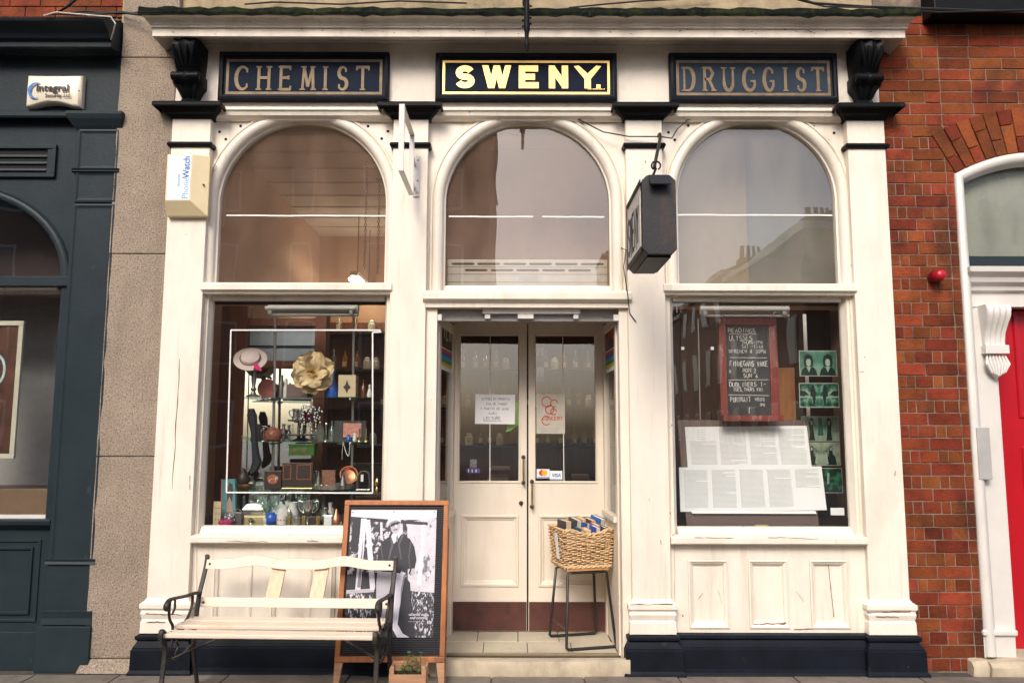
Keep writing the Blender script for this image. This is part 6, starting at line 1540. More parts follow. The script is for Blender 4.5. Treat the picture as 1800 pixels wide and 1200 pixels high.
# second shelf
def handle(t, x_, u, z, s=1, h0=8, h1=26, w=13, r0=9, m=m_pewter):
    MB().tube(smooth_path([(x_ + s*r0*u, .40, z + h1*u), (x_ + s*(r0 + w*.8)*u, .40, z + (h1 - 2)*u), (x_ + s*(r0 + w*.6)*u, .40, z + (h0 + 4)*u), (x_ + s*(r0 - 1)*u, .40, z + h0*u)], 4), .005, 6).build('handle', m, t, smooth=True)
turned('pitcher', 'grey pewter pitcher at the left of the middle shelf', 'pitcher', 449, SH[1], .40, 32, [(9, 0), (10, 3), (8, 12), (7.5, 20), (9.5, 30), (8.5, 30), (6.5, 20), (1, 3)], m_pewter, lambda t, x_, u, z: handle(t, x_, u, z))
t_ = thing('pottery_ball', 'round brown pottery money box with pierced holes', 'pottery', tuple(spot(481, 776, .36)))
MB().lathe([(6*U(.36), 0), (13*U(.36), 3*U(.36)), (15.5*U(.36), 9*U(.36)), (14*U(.36), 17*U(.36)), (8*U(.36), 23*U(.36)), (.001, 24.5*U(.36))], (PX(481, 760, .36), .36, SH[1]), 24).build('body', m_terra, t_, smooth=True)
for a, c_ in ((-5, 15), (0, 16), (4, 15), (-3, 12), (2, 12)): MB().lathe([(.0005, -.004), (.004, -.003), (.004, .01)], (PX(481, 760, .36) + a*U(.36), .36 - 14*U(.36), SH[1] + c_*U(.36)), 8, 'Y').build('hole', m_dark, t_)
turned('cake_stand', 'two tier silver cake stand on the middle shelf', 'stand', 524, SH[1], .40, 40, [(17, 0), (14, 2), (4, 5), (3, 9), (27, 10.5), (27.5, 12.5), (3, 12), (2.5, 34), (19, 35), (20, 37.5), (2, 37)], m_pewter)
zt2 = SH[1] + 37.6*U(.40)
turned('creamer', 'small silver creamer on the left of the cake stand', 'jug', 517, zt2, .39, 18, [(5, 0), (6.5, 4), (4.5, 12), (6, 19), (4.5, 19), (1, 4)], m_silver, lambda t, x_, u, z: handle(t, x_, u, z, -1, 4, 17, 8, 5, m_silver))
turned('creamer', 'small silver sugar pot on the right of the cake stand', 'jug', 527, zt2, .37, 18, [(6, 0), (7, 4), (5, 12), (7, 16), (1, 19), (.6, 22)], m_silver)
turned('candle_glass', 'red glass tumbler on the cake stand', 'glass', 537, zt2, .42, 16, [(4.5, 0), (5.5, 16), (4.6, 16), (4, 2)], flat('ruby', (.30, .01, .03), .2))
for k, px_ in enumerate((631, 643)):
    turned('candlestick', ('left' if k == 0 else 'right') + ' small brass candlestick at the end of the middle shelf', 'candlestick', px_, SH[1], .36, 24, [(4.5, 0), (4, 1.5), (1.3, 4), (1.8, 8), (1, 12), (1.8, 17), (1.2, 20), (2, 23)], m_gold2)
t_, x0, x1, z0, z1 = blk('picture_card', 'coral pink picture card propped on the middle shelf', 'card', 603, 635, 740, 765, .44, .006, mat('coral_print', (.50, .22, .17), .5, .5, 40), SH[1] + .03)
box('back_card', flat('dark_glass_card', (.06, .06, .06), .3), t_, x0 - .07, x1 + .03, .452, .456, SH[1] + .001, z1 + .02, bevel=0)
turned('ink_bottle', 'tiny blue ornament below the coral card', 'ornament', 612, SH[1], .38, 12, [(4, 0), (5, 4), (2, 9), (2.4, 12)], m_cobalt)
turned('ink_bottle', 'tiny white ornament below the coral card', 'ornament', 623, SH[1], .38, 12, [(3, 0), (4, 4), (3, 9), (3.4, 13), (1, 15)], m_china)
# dried catkin twigs
tw = thing('catkin_twigs', 'spray of dark twigs with white catkins beside the cake stand', 'twigs', tuple(spot(538, 760, .36)))
mb = MB(); mc = MB()
for k in range(7):
    a_ = R(-20 - 12*k + random.uniform(-6, 6)); l_ = random.uniform(34, 56)*U(.36); o_ = spot(534, 712, .36)
    p1 = o_ + Vector((math.cos(a_)*l_*.6, -.02, math.sin(a_)*l_*.35)); p2 = o_ + Vector((math.cos(a_)*l_*.8, -.03, math.sin(a_)*l_))
    mb.tube(smooth_path([tuple(o_), tuple(p1), tuple(p2)], 4), .0025, 5)
    for j in range(9):
        q = o_.lerp(p1, (j + 1)/5) if j < 4 else p1.lerp(p2, (j - 3)/5); mc.lathe([(.0005, -.007), (.0055, 0), (.0005, .009)], (q.x + random.uniform(-.008, .008), q.y - .004, q.z + random.uniform(-.006, .006)), 6)
mb.tube([tuple(spot(534, 712, .36)), tuple(spot(524, 776, .38))], .004, 5)
mb.build('twig', m_leather, tw, kind='stuff'); mc.build('catkins', m_china, tw, kind='stuff')
# hanging jewellery and dark gloves
nk = thing('necklace', 'white bead necklace draped from the middle shelf edge', 'necklace', tuple(spot(606, 800, .30)))
mb = MB()
for k in range(34):
    t = k/33; q = spot(603 + 12*t + 3*math.sin(t*math.pi), 777 + 24*math.sin(math.pi*t), .296); mb.lathe([(.0005, -.0045), (.0045, 0), (.0005, .0045)], tuple(q), 6)
for k in range(8): q = spot(602.5 - .2*k, 781 + k*3.6, .296); mb.lathe([(.0005, -.0045), (.004, 0), (.0005, .0045)], tuple(q), 6)
mb.build('beads', m_china, nk, kind='stuff')
gl_ = thing('glove', 'dark navy glove hanging at the left of the display', 'glove', tuple(spot(446, 830, .34)))
rings = []
for py_, c_, w_ in ((718, 442, 5), (730, 443, 9), (760, 447, 6), (782, 448, 6), (800, 450, 7), (812, 452, 9), (824, 448, 8), (832, 442, 3)):
    q = spot(c_, py_, .33); w_ *= U(.33); rings.append([(q.x - w_, q.y, q.z), (q.x - w_*.4, q.y - .02, q.z), (q.x + w_*.5, q.y - .02, q.z), (q.x + w_, q.y, q.z), (q.x, q.y + .02, q.z)])
MB().loft(rings).build('fabric', flat('navy_cloth', (.010, .012, .02), .8), gl_, smooth=True)
gl_ = thing('cloth_pouch', 'dark round fabric pouch at the left of the lower shelf', 'pouch', tuple(spot(428, 838, .40)))
MB().lathe([(5*U(.4), 0), (10*U(.4), 6*U(.4)), (11*U(.4), 14*U(.4)), (7*U(.4), 22*U(.4)), (2*U(.4), 28*U(.4)), (3*U(.4), 31*U(.4))], (PX(428, 838, .40), .40, SH[2] + .02), 16).build('body', m_leather, gl_, smooth=True)
# green tin with two medallions, on its own little shelf
t_, x0, x1, z0, z1 = blk('biscuit_tin', 'green tin with two round gold medallions below the cake stand', 'tin', 507, 552, 781, 800, .33, .10, m_green)
box('lid', m_green, t_, x0 - .003, x1 + .003, .327, .433, z1 - .012, z1 + .006, bevel=.003)
for px_ in (517, 534): MB().lathe([(.001, -.004), (.017, -.004), (.020, 0)], (PX(px_, 790, .33), .3298, (z0+z1)/2 - .004), 20, 'Y').build('medallion', m_gold2, t_)
# lower shelf
t_, x0, x1, z0, z1 = blk('picture_box', 'black lacquer box with painted bird picture on the lower shelf', 'box', 464, 494, 820, 853, .34, .05, m_leather, SH[2])
MB().poly([((x0+x1)/2 + .04*math.cos(R(a)), (z0+z1)/2 + .008 + .035*math.sin(R(a))) for a in range(0, 360, 30)], .3385, .3396).build('picture', mat('painted_bird', (.30, .09, .05), .4, .9, 45, spots=[((.65, .6, .5), 30, .55, .05, .9, (1, 1, 1))]), t_)
t_, x0, x1, z0, z1 = blk('leather_photo_holder', 'dark leather double photo frame with silver borders', 'frame', 495, 549, 806, 853, .36, .03, m_leather, SH[2])
for (a, c_) in ((498, 511), (522, 546)):
    MB().stroke([(PX(a, 830, .36), z0 + .075), (PX(c_, 830, .36), z0 + .075), (PX(c_, 830, .36), z1 - .015), (PX(a, 830, .36), z1 - .015)], .008, .3585, .3597, closed=True).build('silver_border', m_copper, t_)
MB().tube([(x0, .355, z0 + .008), (x1, .355, z0 + .008)], .005, 6).build('gilt_edge', m_gold2, t_)
ty = thing('tray', 'round silver gallery tray on the lower shelf', 'tray', tuple(spot(588, 861, .42)))
MB().lathe([(35*U(.42), 0), (37*U(.42), 1*U(.42)), (38*U(.42), 8*U(.42)), (37*U(.42), 8*U(.42)), (36*U(.42), 2*U(.42)), (.001, 2*U(.42))], (PX(588, 850, .42), .42, SH[2] + .0006), 36).build('body', m_silver, ty, smooth=True)
zty = SH[2] + .012
cpb = thing('copper_bowl', 'copper bowl tipped on its side on the silver tray', 'bowl', tuple(spot(608, 838, .46)))
mb = MB().lathe([(.004, 0), (.04, .006), (.062, .03), (.068, .05), (.062, .05), (.05, .02), (.004, .01)], (0, 0, 0), 24); mb.xf(Matrix.Translation((PX(612, 838, .46), .46, SH[2] + .085)) @ Matrix.Rotation(R(35), 4, 'Y') @ Matrix.Rotation(R(60), 4, 'X')).build('body', m_copper, cpb, smooth=True)
turned('bell', 'dark grey metal hand bell in front of the copper bowl', 'bell', 604, zty, .36, 28, [(8, 0), (7.5, 2), (5, 10), (3, 18), (1.5, 24), (2, 28)], m_pewter)
turned('bell', 'shiny grey bell at the left of the silver tray', 'bell', 561, zty, .38, 28, [(6, 0), (5.5, 3), (4, 12), (2, 20), (1.2, 28)], m_pewter)
for k, px_ in enumerate((557, 567, 576)):
    turned('brass_egg', ('leftmost', 'middle', 'rightmost')[k] + ' of three small brass balls on the silver tray', 'ball', px_, zty - .004, .33, 8, [(1, 0), (3.4, 2), (4, 4), (3, 7), (.3, 8)], m_gold2)
t_, x0, x1, z0, z1 = blk('card_pack', 'worn copper coloured playing card box on the silver tray', 'box', 565, 589, 820, 850, .42, .02, mat('worn_copper_card', (.22, .10, .06), .5, .4, 40), zty)
tr = thing('toast_rack', 'silver wire toast rack at the right of the lower shelf', 'rack', tuple(spot(640, 858, .36)))
for k in range(4):
    y_ = .34 + k*.018; o_ = PX(639, 850, .36)
    MB().tube([(o_ - .045, y_, SH[2] + .002)] + [(o_ + .045*math.cos(R(a)), y_, SH[2] + .085 + .05*math.sin(R(a))) for a in range(180, -1, -20)] + [(o_ + .045, y_, SH[2] + .002)], .003, 6).build('wire_arch', m_silver, tr, smooth=True)
box('base', m_silver, tr, PX(639, 850, .36) - .05, PX(639, 850, .36) + .05, .335, .40, SH[2] + .0006, SH[2] + .004, bevel=.001)
box('price_tag', m_paper, tr, PX(634, 850, .33), PX(638.5, 850, .33), .329, .330, SH[2] + .06, SH[2] + .11, bevel=0)
turned('wooden_bowl', 'shallow brown wooden bowl at the left of the lower shelf', 'bowl', 434, SH[2], .38, 8, [(6, 0), (13, 6), (14, 9), (12.5, 9), (6, 3), (1, 3)], m_copper)
cr = thing('spring_letter_rack', 'silver coil letter holder beside the black lacquer box', 'holder', tuple(spot(457, 858, .34)))
for k in range(5): MB().tube([(PX(452 + 2.6*k, 850, .34), .34 + .02*math.cos(R(a)), SH[2] + .03 + .028*math.sin(R(a))) for a in range(0, 361, 30)], .003, 5).build('coil', m_silver, cr)
# window bed
t_ = thing('leaning_painting', 'teal painted panel of a dark haired figure leaning in the corner', 'painting', tuple(spot(400, 905, .34)))
a0, a1, b0, b1 = PX(384, 870, .30), PX(410, 870, .34), PX(390, 905, .30), PX(418, 905, .34)
zt3, zb3 = PZ(400, 842, .34), Bd
MB().hexa([(b0, .28, zb3), (b1, .30, zb3), (b1 + .006, .32, zb3), (b0 + .006, .30, zb3), (a0, .34, zt3), (a1, .36, zt3), (a1 + .006, .38, zt3), (a0 + .006, .36, zt3)]).build('panel', flat('teal_paint', (.07, .26, .28), .5), t_)
def onp(u, v): 
    return ((b0*(1-u) + b1*u)*(1-v) + (a0*(1-u) + a1*u)*v, (.28 + .06*v + .02*u) - .0025, zb3 + (zt3 - zb3)*v)
MB().add([onp(.42, .35), onp(.62, .30), onp(.85, .62), onp(.85, .88), onp(.6, .93), onp(.45, .75)], [(0, 1, 2, 3, 4, 5)]).build('dark_hair', m_leather, t_)
MB().add([(x_, y_ - .001, z_) for x_, y_, z_ in (onp(.4, .0), onp(.85, .0), onp(.8, .45), onp(.62, .62), onp(.45, .5))], [(0, 1, 2, 3, 4)]).build('pale_figure', flat('skin_paint', (.42, .25, .19)), t_)
MB().add([(x_, y_ - .0008, z_) for x_, y_, z_ in (onp(.0, .0), onp(.12, .0), onp(.10, 1), onp(.0, 1))], [(0, 1, 2, 3)]).build('wood_edge', m_crate, t_)
t_, x0, x1, z0, z1 = blk('earring_card', 'cream card of earrings at the left corner of the window', 'card', 374, 387, 875, 918, .20, .003, m_tanbox, Bd, bevel=0)
for k in range(6): MB().lathe([(.0005, -.003), (.004, -.002), (.004, 0)], (x0 + (.02 if k % 2 else .04), .199, z0 + .045 + .04*(k//2)), 8, 'Y').build('earring', m_bronze, t_)
pc = thing('beaded_purse', 'magenta beaded purse at the bottom left of the window', 'purse', tuple(spot(398, 921, .21)))
mb = MB().lathe([(.001, 0), (.038, .004), (.050, .018), (.046, .036), (.02, .048), (.001, .05)], (0, 0, 0), 20); mb.xf(Matrix.Translation((PX(397, 915, .21), .21, Bd)) @ Matrix.Diagonal((1.1, .7, 1, 1))).build('body', mat('magenta_bead_work', (.42, .015, .10), .35, .5, 90, bump=.8, bscale=160, spots=[((.6, .4, .42), 60, .6, .05, .8, (1, 1, 1))]), pc, smooth=True)
pc = thing('lace_pouch', 'black and white lace pouch behind the magenta purse', 'purse', tuple(spot(403, 905, .27)))
MB().lathe([(.03, 0), (.052, .03), (.045, .065), (.02, .085), (.001, .09)], (PX(404, 900, .27), .27, Bd), 18).build('body', mat('lace', (.05, .05, .06), .6, .3, 40, spots=[((.65, .65, .66), 70, .52, .05, .95, (1, 1, 1))]), pc, smooth=True)
t_, x0, x1, z0, z1 = blk('small_case', 'small grey metal case left of the gold box', 'box', 407, 424, 898, 920, .26, .05, m_pewter, Bd)
MB().tube([(x0 + .01, .27, z1)] + [((x0+x1)/2 + .025*math.cos(R(a)), .27, z1 + .025*math.sin(R(a))) for a in range(170, 9, -20)] + [(x1 - .01, .27, z1)], .003, 5).build('handle', m_silver, t_)
t_, x0, x1, z0, z1 = blk('trinket_box', 'pale gold trinket box at the front of the window bed', 'box', 429, 468, 905, 921, .20, .06, flat('pale_gold', (.52, .44, .22), .35, .5), Bd)
box('lid', bpy.data.materials['pale_gold'], t_, x0 - .003, x1 + .003, .197, .263, z1 + .0005, z1 + .008, bevel=.002)
t_, x0, x1, z0, z1 = blk('silver_casket', 'ornate silver casket behind the pale gold box', 'box', 426, 462, 889, 915, .30, .07, m_silver, Bd)
MB().loft([[(x0 - .004, .296, z1), (x1 + .004, .296, z1), (x1 + .004, .374, z1), (x0 - .004, .374, z1)], [(x0 + .02, .315, z1 + .035), (x1 - .02, .315, z1 + .035), (x1 - .02, .355, z1 + .035), (x0 + .02, .355, z1 + .035)], [(x0 + .06, .33, z1 + .05), (x1 - .06, .33, z1 + .05), (x1 - .06, .34, z1 + .05), (x0 + .06, .34, z1 + .05)]]).build('lid', m_silver, t_, smooth=True)
for x_ in (x0 + .03, x1 - .03): MB().tube([(x_, .335, z1 + .02), (x_, .335, z1 + .08)], [.006, .003], 6).build('finial', m_pewter, t_)
for k, px_ in enumerate((463, 487)):
    turned('wine_glass', ('left' if k == 0 else 'right') + ' tall wine glass standing on the window bed', 'glass', px_, Bd, .26, 52, [(9, 0), (9, 1), (1.2, 3), (1.1, 24), (5, 30), (9, 40), (9.5, 50), (8.9, 50), (8.4, 40), (4, 31), (.5, 28)], m_clear)
turned('easter_egg', 'bright blue painted egg in the middle of the window bed', 'ornament', 481, Bd, .21, 24, [(4, 0), (9, 5), (11, 12), (9, 19), (4, 23), (.3, 24)], m_cobalt)
turned('flower_cup', 'white china cup with painted flowers', 'cup', 500, Bd, .21, 18, [(6, 0), (9, 3), (9.5, 18), (8.8, 18), (8, 3)], m_china, lambda t, x_, u, z: [MB().lathe([(.0005, -.003), (.006, -.001), (.006, 0)], (x_ + a*u, .21 - math.sqrt(max(0, 9.3**2 - a*a))*u, z + 11*u), 8, 'Y').build('flower', bpy.data.materials['magenta_ribbon'], t) for a in (-5, 0, 5)])
turned('sugar_bowl', 'round white china bowl with silver lid at the back', 'bowl', 497, Bd, .33, 34, [(8, 0), (14, 8), (15, 16), (13, 24), (12, 26), (9, 31), (3, 34), (2, 38)], m_china)
turned('white_jug', 'white china jug leaning behind the napkin ring', 'jug', 518, Bd, .31, 36, [(8, 0), (11, 10), (10, 22), (7, 30), (9, 37), (7.6, 37), (5, 28), (1, 4)], m_china)
turned('napkin_ring', 'ribbed silver napkin ring at the front', 'ring', 525, Bd, .20, 18, [(8, 0), (8.5, 2), (8, 4), (8.5, 6), (8, 8), (8.5, 10), (8, 12), (8.5, 14), (8, 16), (7, 16), (7, 0)], m_silver)
def cup_handles(t, x_, u, z):
    for s in (-1, 1): MB().tube(smooth_path([(x_ + s*9*u, .27, z + 38*u), (x_ + s*17*u, .27, z + 40*u), (x_ + s*15*u, .27, z + 26*u), (x_ + s*7*u, .27, z + 20*u)], 4), .005, 6).build('handle', m_silver, t, smooth=True)
turned('trophy_cup', 'two handled silver trophy cup on the window bed', 'trophy', 545, Bd, .27, 42, [(9, 0), (9, 3), (3, 8), (2.5, 14), (7, 19), (10, 28), (10.5, 41), (9.8, 41), (9, 28), (1, 19)], m_silver, cup_handles)
for k, px_ in enumerate((512, 538, 562)):
    turned('brass_cup', ('left', 'middle', 'right')[k] + ' of three small brass cups along the window front', 'cup', px_, Bd, .19, 16, [(4, 0), (4.4, 1), (3, 6), (4.6, 17), (4, 17), (2.2, 6)], m_gold2)
t_, x0, x1, z0, z1 = blk('mirror_card', 'small square white framed card at the right front', 'card', 568, 584, 900, 919, .20, .006, m_silver, Bd); box('face', m_stick, t_, x0 + .006, x1 - .006, .1985, .1996, z0 + .006, z1 - .006, bevel=0)
t_, x0, x1, z0, z1 = blk('green_tin', 'small dark green tin at the back right of the window bed', 'tin', 556, 576, 887, 905, .36, .05, m_green, Bd)
t_, x0, x1, z0, z1 = blk('ink_stand', 'squat black ink stand behind the brass cups', 'box', 541, 559, 905, 921, .21, .04, m_leather, Bd)
turned('brown_basket', 'small brown lidded pot beside the poster board', 'pot', 594, Bd, .24, 28, [(9, 0), (10, 6), (8, 14), (4, 20), (1, 28)], m_copper)
turned('gold_posy', 'small gilded posy vase at the right edge of the window', 'vase', 664, SH[2] - .02, .30, 20, [(3, 0), (4, 5), (2, 10), (5, 15), (4, 22), (1, 26)], m_gold2)
more = [('glass_tumbler', 'clear glass tumbler between the casket and the left wine glass', 'glass', 452, Bd, .38, [(6, 0), (6.5, 24), (5.8, 24), (5.4, 2)], m_clear),
 ('glass_goblet', 'short clear goblet at the back behind the blue egg', 'glass', 474, Bd, .40, [(7, 0), (1.2, 3), (1.2, 14), (7, 22), (8, 36), (7.2, 36), (6, 22), (.5, 17)], m_clear),
 ('glass_goblet', 'tall clear goblet at the back left of the trophy cup', 'glass', 532, Bd, .40, [(7, 0), (1.2, 3), (1.2, 20), (7, 28), (8, 44), (7.2, 44), (6, 28), (.5, 23)], m_clear),
 ('salt_cellar', 'small silver salt cellar in front of the silver casket', 'ornament', 446, Bd, .185, [(4, 0), (5, 3), (3, 6), (5, 11), (2, 14), (.4, 15)], m_silver),
 ('pepper_pot', 'slim silver pepper pot right of the floral cup', 'pot', 512, Bd, .24, [(4, 0), (4.5, 10), (3, 16), (4, 22), (1.5, 27), (.4, 29)], m_silver),
 ('thimble', 'tiny brass thimble at the far right of the window front', 'ornament', 603, Bd, .19, [(3, 0), (3, 2), (2.2, 8), (.4, 9)], m_gold2),
 ('scent_bottle', 'small clear scent bottle right of the square white card', 'bottle', 588, Bd, .30, [(6, 0), (6.5, 14), (2, 18), (2, 22), (4, 25), (.5, 30)], m_clear),
 ('silver_jug', 'silver cream jug behind the square white card', 'jug', 574, Bd, .30, [(6, 0), (9, 7), (7, 16), (5, 22), (7.5, 28), (6.2, 28), (1, 6)], m_silver),
 ('egg_cup', 'white china egg cup left of the blue egg', 'cup', 471, Bd, .19, [(4, 0), (1.5, 4), (4.5, 9), (5, 14), (4.2, 14), (1, 8)], m_china),
 ('ink_well', 'square shouldered glass ink well on the left of the lower shelf', 'bottle', 444, SH[2], .45, [(7, 0), (7, 12), (3, 15), (3, 19), (4.5, 21)], m_clear),
 ('silver_vase', 'slender silver bud vase on the middle shelf beside the pottery ball', 'vase', 497, SH[1], .48, [(5, 0), (2, 4), (4, 14), (2, 24), (3.5, 30)], m_silver),
 ('glass_jar', 'clear lidded jar on the middle shelf behind the catkins', 'jar', 562, SH[1], .46, [(8, 0), (8.5, 18), (5, 22), (6, 24), (2, 30)], m_clear),
 ('glass_bottle', 'clear bottle on the middle shelf left of the coral card', 'bottle', 582, SH[1], .48, [(6, 0), (6, 20), (2, 26), (2, 34), (3, 36)], m_clear),
 ('scent_bottle', 'brown glass bottle at the right end of the top shelf', 'bottle', 636, SH[0], .46, [(6, 0), (6, 18), (2, 24), (2, 30), (3, 32)], flat('brown_glass', (.10, .035, .01), .12)),
 ('white_figurine', 'small white figurine at the right end of the top shelf', 'figurine', 647, SH[0], .40, [(4, 0), (5, 3), (3, 12), (1.5, 16), (2.5, 20), (.5, 23)], m_china),
 ('glass_dish', 'shallow clear glass dish at the left of the middle shelf', 'dish', 437, SH[1], .50, [(6, 0), (12, 6), (13, 8), (11, 7), (4, 2)], m_clear),
 ('silver_beaker', 'plain silver beaker on the lower shelf behind the photo holder', 'cup', 552, SH[2], .50, [(6, 0), (7, 24), (6.2, 24), (5.5, 2)], m_silver)]
for (nm, lab, ct, px_, zb0_, Y_, prf, mt_) in more: turned(nm, lab, ct, px_, zb0_, Y_, 0, prf, mt_)
ordn = ('first', 'second', 'third', 'fourth', 'fifth', 'sixth', 'seventh', 'eighth', 'ninth', 'tenth', 'eleventh', 'twelfth', 'thirteenth', 'fourteenth')
kinds = [('decanter', 'clear glass decanter', [(7, 0), (8, 6), (7, 16), (3, 24), (2.4, 34), (4, 37), (1, 38), (3, 42), (2, 47), (.4, 49)], m_clear), ('candlestick', 'silver candlestick', [(6.5, 0), (6, 2), (2, 6), (1.6, 14), (3, 20), (1.6, 26), (2, 38), (4, 42), (2.6, 46)], m_silver),
         ('sherry_glass', 'small sherry glass', [(5, 0), (1, 2), (1, 22), (4.5, 28), (5.5, 40), (5, 40), (4, 28), (.4, 24)], m_clear), ('teapot', 'squat silver pot', [(6, 0), (10, 6), (11, 14), (8, 22), (3, 26), (2, 30), (.5, 32)], m_silver), ('china_vase', 'pale china vase', [(5, 0), (7, 8), (7.5, 20), (3, 30), (5, 38), (4, 38), (1, 28)], m_china)]
for k in range(13):
    nm, what, prf, mt_ = kinds[(k*3 + k//4) % 5]; sc2 = random.uniform(.82, 1.12)
    turned(nm, '%s, %s from left in the back row of the window bed' % (what, ordn[k]), nm.replace('_', ' '), 432 + 12.6*k, Bd, .42 + .05*(k % 2), 0, [(a*.9, b*sc2) for a, b in prf], mt_)
for k in range(8):
    nm, what, prf, mt_ = kinds[(k*2 + 1) % 5]; sc2 = random.uniform(.5, .72)
    turned(nm, 'small %s, %s from left at the back of the middle shelf' % (what.replace('small ', ''), ordn[k]), nm.replace('_', ' '), 462 + 22*k, SH[1], .555, 0, [(a*.75, b*sc2) for a, b in prf], mt_)
for k in range(6):
    nm, what, prf, mt_ = kinds[(k*3 + 2) % 5]; sc2 = random.uniform(.6, .8)
    turned(nm, 'small %s, %s from left at the back of the lower shelf' % (what.replace('small ', ''), ordn[k]), nm.replace('_', ' '), 470 + 29*k, SH[2], .57, 0, [(a*.75, b*sc2) for a, b in prf], mt_)
box('corner_shelf', m_darkwood, room, PX(640, 880, .25), PX(690, 880, .25) , .25, .42, SH[2] - .04, SH[2] - .0205, bevel=.002)

# ================================================================== RIGHT WINDOW DISPLAY
Yk = .30
kx0_, kx1_ = PX(1265, 640, Yk), PX(1368, 640, Yk); kz1_, kz0_ = PZ(1316, 559, Yk), PZ(1316, 740, Yk)
kb_ = thing('chalkboard', 'red framed chalkboard listing readings in the right window', 'chalkboard', ((kx0_+kx1_)/2, Yk, kz0_))
fw = .052
for (a0, a1, b0, b1) in ((kx0_, kx1_, kz1_ - fw, kz1_), (kx0_, kx0_ + fw, kz0_ + fw*.8 + .0005, kz1_ - fw - .0005), (kx1_ - fw - .01, kx1_, kz0_ + fw*.8 + .0005, kz1_ - fw - .0005)): box('frame_board', m_redframe, kb_, a0, a1, Yk, Yk + .025, b0, b1, bevel=.003)
box('ledge', m_redframe, kb_, kx0_ + .01, kx1_ + .015, Yk - .03, Yk + .026, kz0_, kz0_ + fw*.8, bevel=.003)
box('slate', m_chalkb, kb_, kx0_ + fw - .004, kx1_ - fw - .006, Yk + .012, Yk + .018, kz0_ + fw*.8 - .002, kz1_ - fw + .004, bevel=0)
ck = MB(); Yc = Yk + .0115
def cw(txt, px, py, hpx, wpx, w=.0042): write(ck, txt, PX(px, py, Yk), PZ(px, py, Yk), hpx*U(Yk), w, Yc - .0006, Yc, jit=.10, width=wpx*U(Yk))
cw('READINGS', 1281, 584, 7, 48, .004); ck.stroke([P(1282 + 6*k, 586 + (k % 2)*.8, Yk) for k in range(9)], .004, Yc - .0006, Yc)
cw('ULYSSES', 1283, 598, 9, 40); cw('THURS-7PM', 1305, 604, 5, 36, .0032); cw('SAT -11AM', 1305, 611.5, 6, 37, .0032); cw('WFRENCH 6 30PM', 1282, 620, 6, 65, .0036)
ck.stroke([P(1284, 628, Yk), P(1349, 628.5, Yk)], .004, Yc - .0006, Yc)
cw('FINNEGANS WAKE', 1284, 643, 8.5, 66, .005); cw('MON 2', 1307, 654, 7, 23, .0036); cw('SUN 6', 1308, 663, 6.5, 25, .004); cw('*', 1282, 656, 7, 7, .003)
ck.stroke([P(1281, 667.5, Yk), P(1352, 667, Yk)], .004, Yc - .0006, Yc)
cw('DUBLINERS 1-', 1283, 679, 7.5, 64, .0045); cw('TUES,THURS FRI', 1290, 687, 5.5, 52, .0036)
ck.stroke([P(1281, 693.5, Yk), P(1315, 694, Yk), P(1353, 695, Yk)], .0045, Yc - .0006, Yc)
cw('PORTRAIT', 1285, 706, 8, 35, .0045); cw('WEDS', 1328, 704, 5, 17, .0036); cw('1PM', 1336, 714, 5, 9, .0034)
ck.stroke([P(1319, 715, Yk), P(1317.5, 720, Yk), P(1318, 726, Yk)], .004, Yc - .0006, Yc)
ck.build('chalk_writing', m_chalk, kb_)
for px_ in (1260, 1370):
    MB().tube([(PX(px_ + (18 if px_ < 1300 else -14), 560, Yk), Yk + .01, kz1_), (PX(px_, 538, Yk), Yk + .03, PZ(px_, 538, Yk))], .003, 5).build('hanging_cord', m_pewter, kb_)
t_, *_ = blk('plywood_offcut', 'orange plywood sheet standing behind the chalkboard', 'board', 1370, 1402, 646, 790, .60, .012, mat('orange_ply', (.36, .15, .06), .5, .25, 4, (8, 8, 1)))
rd_ = thing('curtain_rod', 'thin aluminium rod standing left of the chalkboard', 'rod', tuple(spot(1228, 745, .55)))
MB().tube([tuple(spot(1227, 560, .55)), tuple(spot(1231, 745, .55))], .006, 6).build('rod', m_alu, rd_)
for k, px_ in enumerate((1200, 1252)):
    x_, z_ = P(px_, 612, .135); o = box('square_sticker', m_stick, None, x_ - .011, x_ + .011, .133, .1345, z_ - .011, z_ + .011, bevel=0); tag(o, ('left' if k == 0 else 'right') + ' of two tiny white square stickers in the right window', 'sticker')
